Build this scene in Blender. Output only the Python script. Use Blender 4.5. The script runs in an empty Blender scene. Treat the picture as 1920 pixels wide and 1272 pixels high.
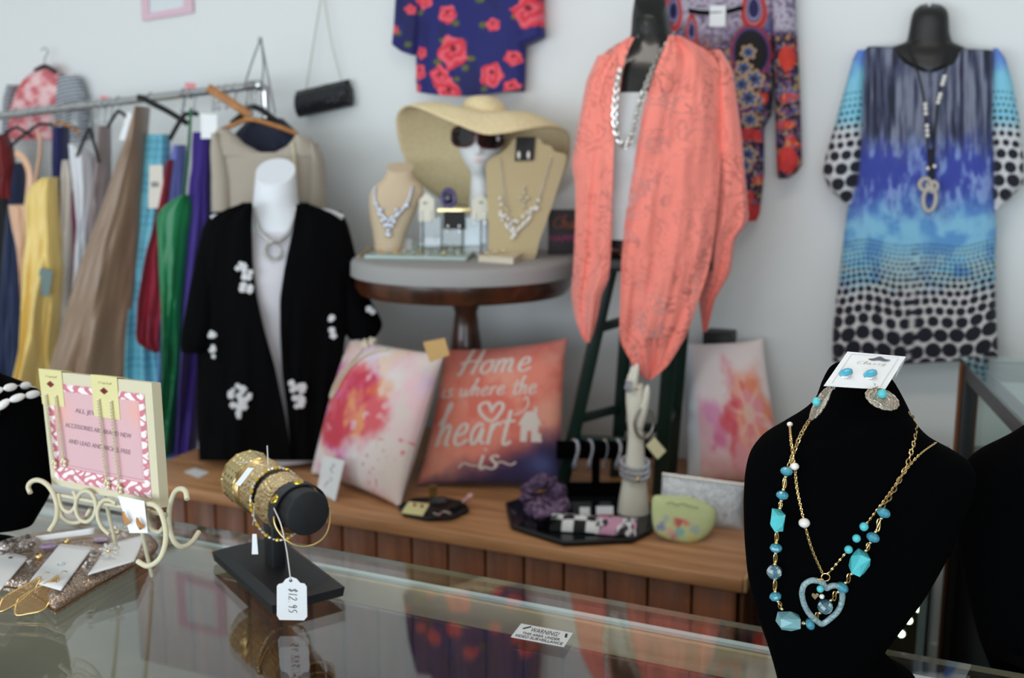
import bpy, bmesh, math, random
import numpy as np
from mathutils import Vector, Matrix

# ---------------------------------------------------------------- camera, world, lights, exposure
scene = bpy.context.scene
YAW, PITCH, FPX = math.radians(24.0), math.atan((636 - 270) / 2000.0), 2000.0
CAM = np.array([0.0, 0.0, 1.6])
cam_data = bpy.data.cameras.new('camera')
cam = bpy.data.objects.new('camera', cam_data)
scene.collection.objects.link(cam)
cam.location = CAM
cam.rotation_euler = (math.pi / 2 - PITCH, 0, YAW)
cam_data.sensor_width = 36.0
cam_data.lens = FPX / 1920 * 36.0
cam_data.clip_start = 0.05
cam_data.dof.use_dof = True
cam_data.dof.focus_distance = 1.22
cam_data.dof.aperture_fstop = 4.6
scene.camera = cam

world = bpy.data.worlds.new('world')
scene.world = world
world.use_nodes = True
world.node_tree.nodes['Background'].inputs[0].default_value = (0.80, 0.88, 1.0, 1)
world.node_tree.nodes['Background'].inputs[1].default_value = 0.5

def area(name, loc, target, sx, sy, power, col):
    L = bpy.data.lights.new(name, 'AREA')
    L.shape = 'RECTANGLE'; L.size = sx; L.size_y = sy; L.energy = power; L.color = col
    o = bpy.data.objects.new(name, L)
    scene.collection.objects.link(o)
    o.location = loc
    d = Vector(target) - Vector(loc)
    o.rotation_euler = d.to_track_quat('-Z', 'Y').to_euler()
    return o
area('shop_window_daylight', (-1.4, -3.8, 1.25), (-1.2, 2.5, 1.05), 8.4, 2.0, 300, (0.80, 0.92, 1.0))
area('ceiling_tube_light', (-2.6, 1.75, 2.96), (-2.6, 1.75, 0), 1.3, 0.35, 5, (0.80, 0.95, 1.0))
area('ceiling_tube_light', (-0.4, 1.45, 2.96), (-0.4, 1.45, 0), 1.3, 0.35, 12, (1.0, 0.93, 0.84))
area('ceiling_tube_light', (-1.2, -1.0, 2.96), (-1.2, -1.0, 0), 1.3, 0.35, 9, (1.0, 0.95, 0.88))

vs = scene.view_settings
vs.view_transform = 'Standard'
vs.look = 'None'
vs.gamma = 1.0
vs.use_curve_mapping = False
vs.exposure = -0.14

# ---------------------------------------------------------------- pixel rays and frames
FW = np.array([-math.sin(YAW) * math.cos(PITCH), math.cos(YAW) * math.cos(PITCH), -math.sin(PITCH)])
RT = np.array([math.cos(YAW), math.sin(YAW), 0.0])
UPV = np.cross(RT, FW)
FH = np.array([-math.sin(YAW), math.cos(YAW), 0.0])
UZ = np.array([0.0, 0.0, 1.0])
A = lambda *v: np.array(v, float)

def ray(px, py):
    px = np.asarray(px, float); py = np.asarray(py, float)
    return FW + RT * ((px - 960) / FPX)[..., None] + UPV * ((636 - py) / FPX)[..., None]
def pZ(px, py, z):
    d = ray(px, py); return CAM + d * ((z - CAM[2]) / d[..., 2])[..., None]
def pY(px, py, Y):
    d = ray(px, py); return CAM + d * (Y / d[..., 1])[..., None]
def pD(px, py, D):
    d = ray(px, py); return CAM + d * (D / (d @ FH))[..., None]

def nrm(v):
    v = np.asarray(v, float); return v / np.linalg.norm(v)

class Fr:
    """a plane in the place: origin o, right r, up u, normal n towards the shop counter"""
    def __init__(s, o, n, r=None, u=None):
        s.o = np.asarray(o, float); s.n = nrm(n)
        s.r = nrm(np.cross(UZ, s.n)) if r is None else nrm(r)
        s.u = nrm(np.cross(s.n, s.r)) if u is None else nrm(u)
    def p(s, px, py, off=0.0):
        d = ray(px, py)
        t = ((s.o - CAM) @ s.n + off) / (d @ s.n)
        return CAM + d * np.asarray(t)[..., None]
    def l(s, x, z, off=0.0):
        x = np.asarray(x, float)[..., None]; z = np.asarray(z, float)[..., None]; off = np.asarray(off, float)[..., None]
        return s.o + s.r * x + s.u * z + s.n * off
def f_wall(Y): return Fr((0, Y, 0), (0, -1, 0))
def f_face(D): return Fr(CAM + FH * D, -FH)

# ---------------------------------------------------------------- colours and materials
def lin(c):
    c = np.asarray(c, float) / 255.0
    return np.where(c <= 0.04045, c / 12.92, ((c + 0.055) / 1.055) ** 2.4)
def rgba(c):
    v = lin(c); return (float(v[0]), float(v[1]), float(v[2]), 1.0)

MATS = {}
def mat(name, col=(200, 200, 200), rough=0.6, metal=0.0, bump=0.0, bscale=60.0, spec=0.5, sheen=0.0, trans=0.0, ior=1.45,
        coat=0.0, var=0.0, vscale=8.0, emit=0.0, attr=False, bump_kind='noise', col2=None, stretch=(1, 1, 1)):
    if name in MATS: return MATS[name]
    m = bpy.data.materials.new(name); m.use_nodes = True; MATS[name] = m
    nt = m.node_tree; N = nt.nodes; L = nt.links
    b = N['Principled BSDF']
    b.inputs['Base Color'].default_value = rgba(col)
    b.inputs['Roughness'].default_value = rough
    b.inputs['Metallic'].default_value = metal
    b.inputs['Specular IOR Level'].default_value = spec
    b.inputs['Sheen Weight'].default_value = sheen
    b.inputs['Transmission Weight'].default_value = trans
    b.inputs['IOR'].default_value = ior
    b.inputs['Coat Weight'].default_value = coat
    if emit:
        b.inputs['Emission Color'].default_value = rgba(col); b.inputs['Emission Strength'].default_value = emit
    tc = N.new('ShaderNodeTexCoord'); mp = N.new('ShaderNodeMapping')
    mp.inputs['Scale'].default_value = stretch
    L.new(tc.outputs['Object'], mp.inputs['Vector'])
    if attr:
        a = N.new('ShaderNodeAttribute'); a.attribute_name = 'Col'
        L.new(a.outputs['Color'], b.inputs['Base Color'])
    elif var or col2 is not None:
        nz = N.new('ShaderNodeTexNoise'); nz.inputs['Scale'].default_value = vscale; nz.inputs['Detail'].default_value = 5
        L.new(mp.outputs[0], nz.inputs['Vector'])
        rp = N.new('ShaderNodeValToRGB')
        c = np.asarray(col, float); c2 = np.asarray(col2, float) if col2 is not None else np.clip(c * (1 - var), 0, 255)
        rp.color_ramp.elements[0].position = 0.35; rp.color_ramp.elements[0].color = rgba(c2)
        rp.color_ramp.elements[1].position = 0.65; rp.color_ramp.elements[1].color = rgba(c)
        L.new(nz.outputs['Fac'], rp.inputs[0]); L.new(rp.outputs[0], b.inputs['Base Color'])
    if bump:
        if bump_kind == 'voronoi':
            t = N.new('ShaderNodeTexVoronoi'); t.inputs['Scale'].default_value = bscale; out = t.outputs['Distance']
        else:
            t = N.new('ShaderNodeTexNoise'); t.inputs['Scale'].default_value = bscale; t.inputs['Detail'].default_value = 3; out = t.outputs['Fac']
        L.new(mp.outputs[0], t.inputs['Vector'])
        bp = N.new('ShaderNodeBump'); bp.inputs['Strength'].default_value = bump; bp.inputs['Distance'].default_value = 0.004
        L.new(out, bp.inputs['Height']); L.new(bp.outputs[0], b.inputs['Normal'])
    return m

def pane_mat(name, tint=(245, 250, 250), ior=1.5):
    """clear sheet glass: see-through with mirror reflections that grow at grazing angles"""
    m = bpy.data.materials.new(name); m.use_nodes = True; nt = m.node_tree; N = nt.nodes; L = nt.links
    N.remove(N['Principled BSDF'])
    t = N.new('ShaderNodeBsdfTransparent'); t.inputs[0].default_value = rgba(tint)
    g = N.new('ShaderNodeBsdfGlossy'); g.inputs['Roughness'].default_value = 0.005; g.inputs[0].default_value = (1, 1, 1, 1)
    f = N.new('ShaderNodeFresnel'); f.inputs[0].default_value = ior
    gm = N.new('ShaderNodeNewGeometry'); mr = N.new('ShaderNodeMapRange')       # the same index from both faces of the sheet
    mr.inputs['To Min'].default_value = ior; mr.inputs['To Max'].default_value = 1 / ior
    L.new(gm.outputs['Backfacing'], mr.inputs['Value']); L.new(mr.outputs[0], f.inputs[0])
    x = N.new('ShaderNodeMixShader')
    L.new(f.outputs[0], x.inputs[0]); L.new(t.outputs[0], x.inputs[1]); L.new(g.outputs[0], x.inputs[2])
    L.new(x.outputs[0], N['Material Output'].inputs[0]); MATS[name] = m
    return m

def glitter_mat(name, col, col2, scale=900, metal=0.9, rough=0.3):
    m = bpy.data.materials.new(name); m.use_nodes = True; nt = m.node_tree; N = nt.nodes; L = nt.links
    b = N['Principled BSDF']; b.inputs['Metallic'].default_value = metal; b.inputs['Roughness'].default_value = rough
    tc = N.new('ShaderNodeTexCoord'); v = N.new('ShaderNodeTexVoronoi'); v.inputs['Scale'].default_value = scale
    L.new(tc.outputs['Object'], v.inputs['Vector'])
    rp = N.new('ShaderNodeValToRGB'); rp.color_ramp.elements[0].color = rgba(col); rp.color_ramp.elements[1].color = rgba(col2)
    sep = N.new('ShaderNodeSeparateColor'); L.new(v.outputs['Color'], sep.inputs[0])
    L.new(sep.outputs[0], rp.inputs[0]); L.new(rp.outputs[0], b.inputs['Base Color'])
    vm = N.new('ShaderNodeVectorMath'); vm.operation = 'SUBTRACT'; vm.inputs[1].default_value = (0.5, 0.5, 0.5)
    L.new(v.outputs['Color'], vm.inputs[0])
    sc = N.new('ShaderNodeVectorMath'); sc.operation = 'SCALE'; sc.inputs['Scale'].default_value = 0.9; L.new(vm.outputs[0], sc.inputs[0])
    geo = N.new('ShaderNodeNewGeometry'); ad = N.new('ShaderNodeVectorMath'); ad.operation = 'ADD'
    L.new(geo.outputs['Normal'], ad.inputs[0]); L.new(sc.outputs[0], ad.inputs[1])
    nm = N.new('ShaderNodeVectorMath'); nm.operation = 'NORMALIZE'; L.new(ad.outputs[0], nm.inputs[0])
    L.new(nm.outputs[0], b.inputs['Normal']); MATS[name] = m
    return m

def lace_mat(name, col):
    """coral lace: opaque scrolls and petals on see-through net"""
    m = bpy.data.materials.new(name); m.use_nodes = True; nt = m.node_tree; N = nt.nodes; L = nt.links
    b = N['Principled BSDF']; b.inputs['Base Color'].default_value = rgba(col); b.inputs['Roughness'].default_value = 0.85
    b.inputs['Sheen Weight'].default_value = 0.3
    tc = N.new('ShaderNodeTexCoord')
    n1 = N.new('ShaderNodeTexNoise'); n1.inputs['Scale'].default_value = 13; n1.inputs['Detail'].default_value = 2; n1.inputs['Distortion'].default_value = 2.2
    L.new(tc.outputs['Object'], n1.inputs['Vector'])
    sb = N.new('ShaderNodeMath'); sb.operation = 'SUBTRACT'; sb.inputs[1].default_value = 0.5; L.new(n1.outputs['Fac'], sb.inputs[0])
    ab = N.new('ShaderNodeMath'); ab.operation = 'ABSOLUTE'; L.new(sb.outputs[0], ab.inputs[0])
    rp = N.new('ShaderNodeValToRGB')
    rp.color_ramp.elements[0].position = 0.014; rp.color_ramp.elements[0].color = (0.4, 0.4, 0.4, 1)
    rp.color_ramp.elements[1].position = 0.045; rp.color_ramp.elements[1].color = (0, 0, 0, 1)
    L.new(ab.outputs[0], rp.inputs[0])
    n2 = N.new('ShaderNodeTexNoise'); n2.inputs['Scale'].default_value = 5.0; L.new(tc.outputs['Object'], n2.inputs['Vector'])
    r2 = N.new('ShaderNodeValToRGB'); r2.color_ramp.elements[0].position = 0.38; r2.color_ramp.elements[1].position = 0.58
    L.new(n2.outputs['Fac'], r2.inputs[0])
    mu = N.new('ShaderNodeMath'); mu.operation = 'MULTIPLY'; L.new(rp.outputs[0], mu.inputs[0]); L.new(r2.outputs[0], mu.inputs[1])
    ad = N.new('ShaderNodeMath'); ad.operation = 'ADD'; ad.inputs[1].default_value = 0.05; L.new(mu.outputs[0], ad.inputs[0])
    t = N.new('ShaderNodeBsdfTransparent'); x = N.new('ShaderNodeMixShader')
    L.new(ad.outputs[0], x.inputs[0]); L.new(b.outputs[0], x.inputs[1]); L.new(t.outputs[0], x.inputs[2])
    L.new(x.outputs[0], N['Material Output'].inputs[0]); MATS[name] = m
    return m

def wood_mat(name, dark, light, scale=3.0, stretch=(1, 12, 12), rough=0.45, coat=0.0):
    m = bpy.data.materials.new(name); m.use_nodes = True; nt = m.node_tree; N = nt.nodes; L = nt.links
    b = N['Principled BSDF']; b.inputs['Roughness'].default_value = rough; b.inputs['Coat Weight'].default_value = coat
    tc = N.new('ShaderNodeTexCoord'); mp = N.new('ShaderNodeMapping'); mp.inputs['Scale'].default_value = stretch
    oi = N.new('ShaderNodeObjectInfo'); ad = N.new('ShaderNodeVectorMath'); ad.operation = 'ADD'
    L.new(tc.outputs['Object'], mp.inputs['Vector']); L.new(mp.outputs[0], ad.inputs[0])
    ml = N.new('ShaderNodeMath'); ml.operation = 'MULTIPLY'; ml.inputs[1].default_value = 30; L.new(oi.outputs['Random'], ml.inputs[0])
    L.new(ml.outputs[0], ad.inputs[1])
    nz = N.new('ShaderNodeTexNoise'); nz.inputs['Scale'].default_value = scale; nz.inputs['Detail'].default_value = 7; nz.inputs['Distortion'].default_value = 0.6
    L.new(ad.outputs[0], nz.inputs['Vector'])
    rp = N.new('ShaderNodeValToRGB'); rp.color_ramp.elements[0].position = 0.3; rp.color_ramp.elements[0].color = rgba(dark)
    rp.color_ramp.elements[1].position = 0.7; rp.color_ramp.elements[1].color = rgba(light)
    L.new(nz.outputs['Fac'], rp.inputs[0]); L.new(rp.outputs[0], b.inputs['Base Color']); MATS[name] = m
    return m

# ---------------------------------------------------------------- mesh building
COL = scene.collection
ROOT = {}                     # object name -> world base its children are built around

def link_mesh(name, V, F, material, smooth=True, colors=None):
    me = bpy.data.meshes.new(name)
    V = np.ascontiguousarray(V, dtype=np.float32).reshape(-1, 3)
    if isinstance(F, np.ndarray):
        nf, k = F.shape
        me.vertices.add(len(V)); me.vertices.foreach_set('co', V.ravel())
        me.loops.add(nf * k); me.loops.foreach_set('vertex_index', F.astype(np.int32).ravel())
        me.polygons.add(nf); me.polygons.foreach_set('loop_start', (np.arange(nf) * k).astype(np.int32))
        me.update(calc_edges=True)
    else:
        me.from_pydata([tuple(map(float, v)) for v in V], [], [tuple(int(i) for i in f) for f in F]); me.update()
    me.validate()
    if smooth:
        me.polygons.foreach_set('use_smooth', np.ones(len(me.polygons), dtype=bool))
        me.set_sharp_from_angle(angle=math.radians(48))
    if material: me.materials.append(material)
    if colors is not None:
        ca = me.color_attributes.new('Col', 'FLOAT_COLOR', 'POINT')
        c = np.ones((len(V), 4), dtype=np.float32); c[:, :3] = lin(np.clip(colors, 0, 255))
        ca.data.foreach_set('color', c.ravel())
    return me

def tag(o, label=None, cat=None, group=None, kind=None):
    if label: o['label'] = label
    if cat: o['category'] = cat
    if group: o['group'] = group
    if kind: o['kind'] = kind
    return o

def thing(name, label, cat, base, group=None):
    o = bpy.data.objects.new(name, None); COL.objects.link(o)
    o.empty_display_size = 0.05
    o.location = [float(v) for v in base]; ROOT[o.name] = np.asarray(base, float)
    return tag(o, label, cat, group)

def part(name, VF, material, parent, smooth=True, colors=None, label=None, kind=None, solid=0.0):
    V, F = VF
    base = ROOT[parent.name]
    me = link_mesh(name, np.asarray(V, float).reshape(-1, 3) - base, F, material, smooth, colors)
    o = bpy.data.objects.new(name, me); COL.objects.link(o); o.parent = parent
    ROOT[o.name] = base
    if solid:
        md = o.modifiers.new('thickness', 'SOLIDIFY'); md.thickness = solid; md.offset = 0.0
    return tag(o, label, None, None, kind)

def solo(name, VF, material, label=None, cat=None, group=None, smooth=True, colors=None, kind=None, solid=0.0):
    V, F = VF; V = np.asarray(V, float).reshape(-1, 3)
    base = A((V[:, 0].min() + V[:, 0].max()) / 2, (V[:, 1].min() + V[:, 1].max()) / 2, V[:, 2].min())
    me = link_mesh(name, V - base, F, material, smooth, colors)
    o = bpy.data.objects.new(name, me); COL.objects.link(o); o.location = [float(v) for v in base]
    ROOT[o.name] = base
    if solid:
        md = o.modifiers.new('thickness', 'SOLIDIFY'); md.thickness = solid; md.offset = 0.0
    return tag(o, label, cat, group, kind)

def inst(name, me, parent, loc, R=None, scale=(1, 1, 1)):
    """a piece sharing mesh data, placed at a world point under its thing"""
    o = bpy.data.objects.new(name, me); COL.objects.link(o); o.parent = parent
    M = Matrix.Translation(Vector([float(v) for v in (np.asarray(loc, float) - ROOT[parent.name])]))
    if R is not None: M = M @ Matrix([[float(R[i][j]) for j in range(3)] for i in range(3)]).to_4x4()
    o.matrix_local = M @ Matrix.Diagonal((scale[0], scale[1], scale[2], 1))
    ROOT[o.name] = np.asarray(loc, float)
    return o

def join(*items):
    Vs, Fs, n = [], [], 0
    for V, F in items:
        V = np.asarray(V, float).reshape(-1, 3)
        Vs.append(V); Fs += [[int(i) + n for i in f] for f in F]; n += len(V)
    return np.concatenate(Vs), Fs

def gridF(n, m, close_m=False, close_n=False):
    i = np.arange(n if close_n else n - 1); j = np.arange(m if close_m else m - 1)
    I, J = np.meshgrid(i, j, indexing='ij'); I2 = (I + 1) % n; J2 = (J + 1) % m
    return np.stack([I * m + J, I * m + J2, I2 * m + J2, I2 * m + J], -1).reshape(-1, 4)

def smooth_path(P, n, closed=False):
    """Catmull-Rom through the points"""
    P = np.asarray(P, float); k = len(P)
    segs = k if closed else k - 1
    t = np.linspace(0, segs, n, endpoint=not closed); i = np.minimum(t.astype(int), segs - 1); f = (t - i)[:, None]
    if closed: g = lambda a: P[a % k]
    else:
        Q = np.vstack([2 * P[0] - P[1], P, 2 * P[-1] - P[-2]]); g = lambda a: Q[np.clip(a + 1, 0, k + 1)]
    p0, p1, p2, p3 = g(i - 1), g(i), g(i + 1), g(i + 2)
    return 0.5 * (2 * p1 + (p2 - p0) * f + (2 * p0 - 5 * p1 + 4 * p2 - p3) * f ** 2 + (3 * p1 - p0 - 3 * p2 + p3) * f ** 3)

def tube(path, r, m=8, closed=False, caps=True, flat=None):
    P = np.asarray(path, float); n = len(P)
    r = np.broadcast_to(np.asarray(r, float), (n,))
    if closed: T = np.roll(P, -1, 0) - np.roll(P, 1, 0)
    else: T = np.gradient(P, axis=0)
    T /= np.linalg.norm(T, axis=1)[:, None] + 1e-12
    N = np.zeros_like(P); a = A(0, 0, 1) if abs(T[0, 2]) < 0.9 else A(1, 0, 0)
    N[0] = nrm(np.cross(np.cross(T[0], a), T[0]))
    for i in range(1, n):
        v = N[i - 1] - T[i] * (N[i - 1] @ T[i]); N[i] = v / (np.linalg.norm(v) + 1e-12)
    B = np.cross(T, N); th = np.linspace(0, 2 * math.pi, m, endpoint=False)
    fl = 1.0 if flat is None else flat
    V = P[:, None] + (N[:, None] * np.cos(th)[None, :, None] + B[:, None] * np.sin(th)[None, :, None] * fl) * r[:, None, None]
    F = gridF(n, m, True, closed).tolist()
    if not closed and caps: F += [list(range(m))[::-1], [(n - 1) * m + j for j in range(m)]]
    return V.reshape(-1, 3), F

def lathe(prof, o, axis=(0, 0, 1), m=32, caps=True, ref=None):
    ax = nrm(axis); a = A(1, 0, 0) if abs(ax[0]) < 0.9 else A(0, 1, 0)
    if ref is not None: a = np.asarray(ref, float)
    u = nrm(a - ax * (a @ ax)); v = np.cross(ax, u)
    th = np.linspace(0, 2 * math.pi, m, endpoint=False); pr = np.asarray(prof, float)
    V = np.asarray(o, float) + (u * np.cos(th)[:, None] + v * np.sin(th)[:, None])[None] * pr[:, 0][:, None, None] + ax * pr[:, 1][:, None, None]
    F = gridF(len(pr), m, True).tolist()
    if caps: F += [list(range(m))[::-1], [(len(pr) - 1) * m + j for j in range(m)]]
    return V.reshape(-1, 3), F

def ell(c, rad, R=None, n=10, m=16):
    ph = np.linspace(0, math.pi, n + 1)[1:-1]; th = np.linspace(0, 2 * math.pi, m, endpoint=False)
    V = np.stack([np.outer(np.sin(ph), np.cos(th)), np.outer(np.sin(ph), np.sin(th)), np.outer(np.cos(ph), np.ones(m))], -1).reshape(-1, 3)
    V = np.vstack([V, [0, 0, 1], [0, 0, -1]]) * np.broadcast_to(np.asarray(rad, float), (3,))
    if R is not None: V = V @ np.asarray(R, float).T
    F = gridF(n - 1, m, True).tolist(); k = (n - 1) * m
    F += [[k, j, (j + 1) % m] for j in range(m)] + [[k + 1, k - m + (j + 1) % m, k - m + j] for j in range(m)]
    return V + np.asarray(c, float), F

def torus(c, R, r, ax=(0, 0, 1), n=32, m=8, ry=None):
    ax = nrm(ax); a = A(0, 0, 1) if abs(ax[2]) < 0.9 else A(1, 0, 0)
    u = nrm(np.cross(a, ax)); v = np.cross(ax, u)
    th = np.linspace(0, 2 * math.pi, n, endpoint=False)
    P = np.asarray(c, float) + np.outer(np.cos(th), u) * R + np.outer(np.sin(th), v) * (R if ry is None else ry)
    return tube(P, r, m, closed=True)

def box(c, size, axes=None, bev=0.0, seg=2):
    bm = bmesh.new(); bmesh.ops.create_cube(bm, size=1.0)
    bmesh.ops.scale(bm, vec=[float(v) for v in size], verts=bm.verts)
    if bev: bmesh.ops.bevel(bm, geom=list(bm.edges), offset=float(bev), segments=seg, affect='EDGES', profile=0.5)
    V = np.array([v.co[:] for v in bm.verts]); bm.verts.index_update()
    F = [[v.index for v in f.verts] for f in bm.faces]; bm.free()
    if axes is not None: V = V @ np.asarray(axes, float)        # rows are the axes
    return V + np.asarray(c, float), F

def hull(pts):
    bm = bmesh.new()
    for p in pts: bm.verts.new([float(v) for v in p])
    bmesh.ops.convex_hull(bm, input=bm.verts)
    bm.verts.index_update(); V = np.array([v.co[:] for v in bm.verts]); F = [[v.index for v in f.verts] for f in bm.faces]; bm.free()
    return V, F

def prism(pts, off):
    """polygon pushed along a vector into a solid plate"""
    P = np.asarray(pts, float); n = len(P); Q = P + np.asarray(off, float)
    F = [list(range(n))[::-1], [n + i for i in range(n)]] + [[i, (i + 1) % n, n + (i + 1) % n, n + i] for i in range(n)]
    return np.vstack([P, Q]), F

def plate(c00, c10, c11, c01, th, n=None, nu=2, nv=2):
    c00, c10, c11, c01 = [np.asarray(v, float) for v in (c00, c10, c11, c01)]
    if n is None: n = nrm(np.cross(c10 - c00, c01 - c00))
    return prism([c00, c10, c11, c01], -n * th)

def quad_grid(c00, c10, c11, c01, nu, nv, off=0.0):
    u, v = np.meshgrid(np.linspace(0, 1, nu), np.linspace(0, 1, nv))
    P = (1 - u)[..., None] * (1 - v)[..., None] * c00 + u[..., None] * (1 - v)[..., None] * c10 + u[..., None] * v[..., None] * c11 + (1 - u)[..., None] * v[..., None] * c01
    n = nrm(np.cross(np.asarray(c10) - c00, np.asarray(c01) - c00))
    return (P + n * off).reshape(-1, 3), gridF(nv, nu), u.ravel(), v.ravel()

def rot_to(z, x=None):
    """3x3 with columns x,y,z, local z along the given direction"""
    z = nrm(z); a = A(0, 0, 1) if abs(z[2]) < 0.9 else A(1, 0, 0)
    if x is not None: a = np.cross(z, np.asarray(x, float))
    xx = nrm(np.cross(a, z)) if x is None else nrm(np.cross(a, z))
    return np.stack([xx, np.cross(z, xx), z], 1)

# value noise
def vn(x, y, seed=0):
    x = np.asarray(x, float); y = np.asarray(y, float)
    xi = np.floor(x).astype(int); yi = np.floor(y).astype(int); fx = x - xi; fy = y - yi
    fx = fx * fx * (3 - 2 * fx); fy = fy * fy * (3 - 2 * fy)
    def h(a, b):
        n = (a * 374761393 + b * 668265263 + seed * 1442695041) & 0x7fffffff
        n = ((n ^ (n >> 13)) * 1274126177) & 0x7fffffff
        return ((n ^ (n >> 16)) & 0xffff) / 65535.0
    return (h(xi, yi) * (1 - fx) + h(xi + 1, yi) * fx) * (1 - fy) + (h(xi, yi + 1) * (1 - fx) + h(xi + 1, yi + 1) * fx) * fy
def fbm(x, y, seed=0, o=4):
    s = 0; a = 0.5; t = 0
    for i in range(o): s = s + a * vn(x * 2 ** i, y * 2 ** i, seed + i * 7); t += a; a *= 0.5
    return s / t
def sst(a, b, x):
    t = np.clip((x - a) / (b - a), 0, 1); return t * t * (3 - 2 * t)
def mixc(c, d, f):
    return c * (1 - f)[..., None] + np.asarray(d, float) * f[..., None]

# ---------------------------------------------------------------- cloth: lofts and sheets
def rows_at(rows, N, smooth=3):
    R = np.asarray(rows, float); y = np.linspace(R[0, 0], R[-1, 0], N)
    out = np.stack([y] + [np.interp(y, R[:, 0], R[:, k]) for k in range(1, R.shape[1])], 1)
    for _ in range(smooth):
        o2 = out.copy(); o2[1:-1] = (out[:-2] + 2 * out[1:-1] + out[2:]) / 4; o2[:, 0] = out[:, 0]; out = o2
    return out

class Loft:
    """a closed body whose outline at each height is given; half depth b (metres), folds, slanted top"""
    def __init__(s, fr, rows, N=40, m=40, e=2.2, b=0.06, fold=0.0, k=5, seed=1, tilt=0.0, smooth=3, mb=None, tilt_px=70.0):
        s.fr = fr; s.e = e
        R = np.asarray(rows, float)
        if R.shape[1] == 3: R = np.hstack([R, np.full((len(R), 1), b)])
        s.R = rows_at(R, N, smooth); mb = mb or m // 2
        th = np.concatenate([np.linspace(0, math.pi, m, endpoint=False), np.linspace(math.pi, 2 * math.pi, mb, endpoint=False)])
        c, sn = np.cos(th), np.sin(th)
        X = np.sign(c) * np.abs(c) ** (2 / e); S = np.sign(sn) * np.abs(sn) ** (2 / e)
        y = s.R[:, 0]; sv = np.linspace(0, 1, N)
        PL = fr.p(s.R[:, 1], y); PR = fr.p(s.R[:, 2], y)
        C = (PL + PR) / 2; Hh = (PR - PL) / 2
        off = s.R[:, 3][:, None] * S[None]
        rip = 4.4 * (fbm(X[None] * k * 0.55 + seed * 3.1 + 0.5 * sv[:, None], sv[:, None] * 1.6 + seed, seed, 3) - 0.5)
        off = off + fold * rip * np.sign(S)[None] * np.sqrt(np.clip(1 - X ** 2, 0, 1))[None] * (0.15 + 0.85 * sv[:, None])
        V = C[:, None] + Hh[:, None] * X[None, :, None] + fr.n * off[..., None]
        if tilt:
            w = np.clip(1 - (y - y[0]) / tilt_px, 0, 1)[:, None]
            V = V + UZ * (-tilt * S[None] * s.R[:, 3][:, None] * w)[..., None]
        s.V = V; s.N = N; s.M = len(th)
        s.F = gridF(N, s.M, True).tolist() + [list(range(s.M))[::-1], [(N - 1) * s.M + j for j in range(s.M)]]
        s.px = (s.R[:, 1:2] + s.R[:, 2:3]) / 2 + (s.R[:, 2:3] - s.R[:, 1:2]) / 2 * X[None]
        s.py = np.repeat(y[:, None], s.M, 1); s.x = np.repeat(X[None], N, 0); s.s = np.repeat(sv[:, None], s.M, 1); s.front = np.repeat((S >= 0)[None], N, 0)
    @property
    def vf(s): return s.V.reshape(-1, 3), s.F
    def on(s, px, py, lift=0.0):
        """point on the front surface that lies behind this pixel"""
        px = np.asarray(px, float); py = np.asarray(py, float); y = s.R[:, 0]
        if y[0] > y[-1]: raise ValueError
        xl = np.interp(py, y, s.R[:, 1]); xr = np.interp(py, y, s.R[:, 2]); b = np.interp(py, y, s.R[:, 3])
        t = np.clip(np.abs((px - (xl + xr) / 2) / ((xr - xl) / 2 + 1e-9)), 0, 1)
        return s.fr.p(px, py, b * (1 - t ** s.e) ** (1 / s.e) + lift)

def sheet(fr, rows, N=50, m=30, xc=None, hw=None, bulge=0.08, fold=0.006, k=4, seed=1, lift=0.0, back=False, smooth=2):
    """an open piece of cloth hanging over a rounded body"""
    R = rows_at(rows, N, smooth); t = np.linspace(0, 1, m); sv = np.linspace(0, 1, N)
    PX = R[:, 1:2] + (R[:, 2:3] - R[:, 1:2]) * t[None]; PY = np.repeat(R[:, 0:1], m, 1)
    off = np.zeros_like(PX)
    if xc is not None:
        q = np.clip((PX - xc) / hw, -1, 1); off = bulge * np.sqrt(1 - np.abs(q) ** 2.2)
    rip = 4.4 * (fbm(t[None] * k * 1.3 + seed * 2.7 + 0.6 * sv[:, None], sv[:, None] * 1.8 + seed, seed, 3) - 0.5)
    off = off + fold * rip * (0.3 + 0.7 * sv[:, None]) + fold * 1.2 * (fbm(PX / 40, PY / 60, seed + 5) - 0.5)
    off = (-off if back else off) + lift
    V = fr.p(PX, PY, off)
    return (V.reshape(-1, 3), gridF(N, m)), PX.ravel(), PY.ravel()

# ---------------------------------------------------------------- writing
def text_geo(s, align='LEFT', shear=0.0, bold=0.0):
    cu = bpy.data.curves.new('lettering', 'FONT'); cu.body = s; cu.size = 1.0; cu.align_x = align; cu.shear = shear; cu.offset = bold; cu.resolution_u = 3
    o = bpy.data.objects.new('lettering', cu); COL.objects.link(o)
    me = bpy.data.meshes.new_from_object(o.evaluated_get(bpy.context.evaluated_depsgraph_get()))
    V = np.array([v.co[:] for v in me.vertices]).reshape(-1, 3); F = [list(p.vertices) for p in me.polygons]
    bpy.data.objects.remove(o); bpy.data.curves.remove(cu); bpy.data.meshes.remove(me)
    return V, F
def text_on(s, o, xd, yd, h, material, parent, align='CENTER', width=None, name='lettering', shear=0.0, bold=0.0, lift=0.0004):
    V, F = text_geo(s, align, shear, bold)
    n = nrm(np.cross(xd, yd)); xd, yd = nrm(xd), nrm(yd)
    sx = h / 0.7; w = V[:, 0].max() - V[:, 0].min()
    if width: sx = width / w
    W = np.asarray(o, float) + xd * (V[:, 0:1] * sx) + yd * (V[:, 1:2] * h / 0.7) + n * lift
    return part(name, (W, F), material, parent, smooth=False)

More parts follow.
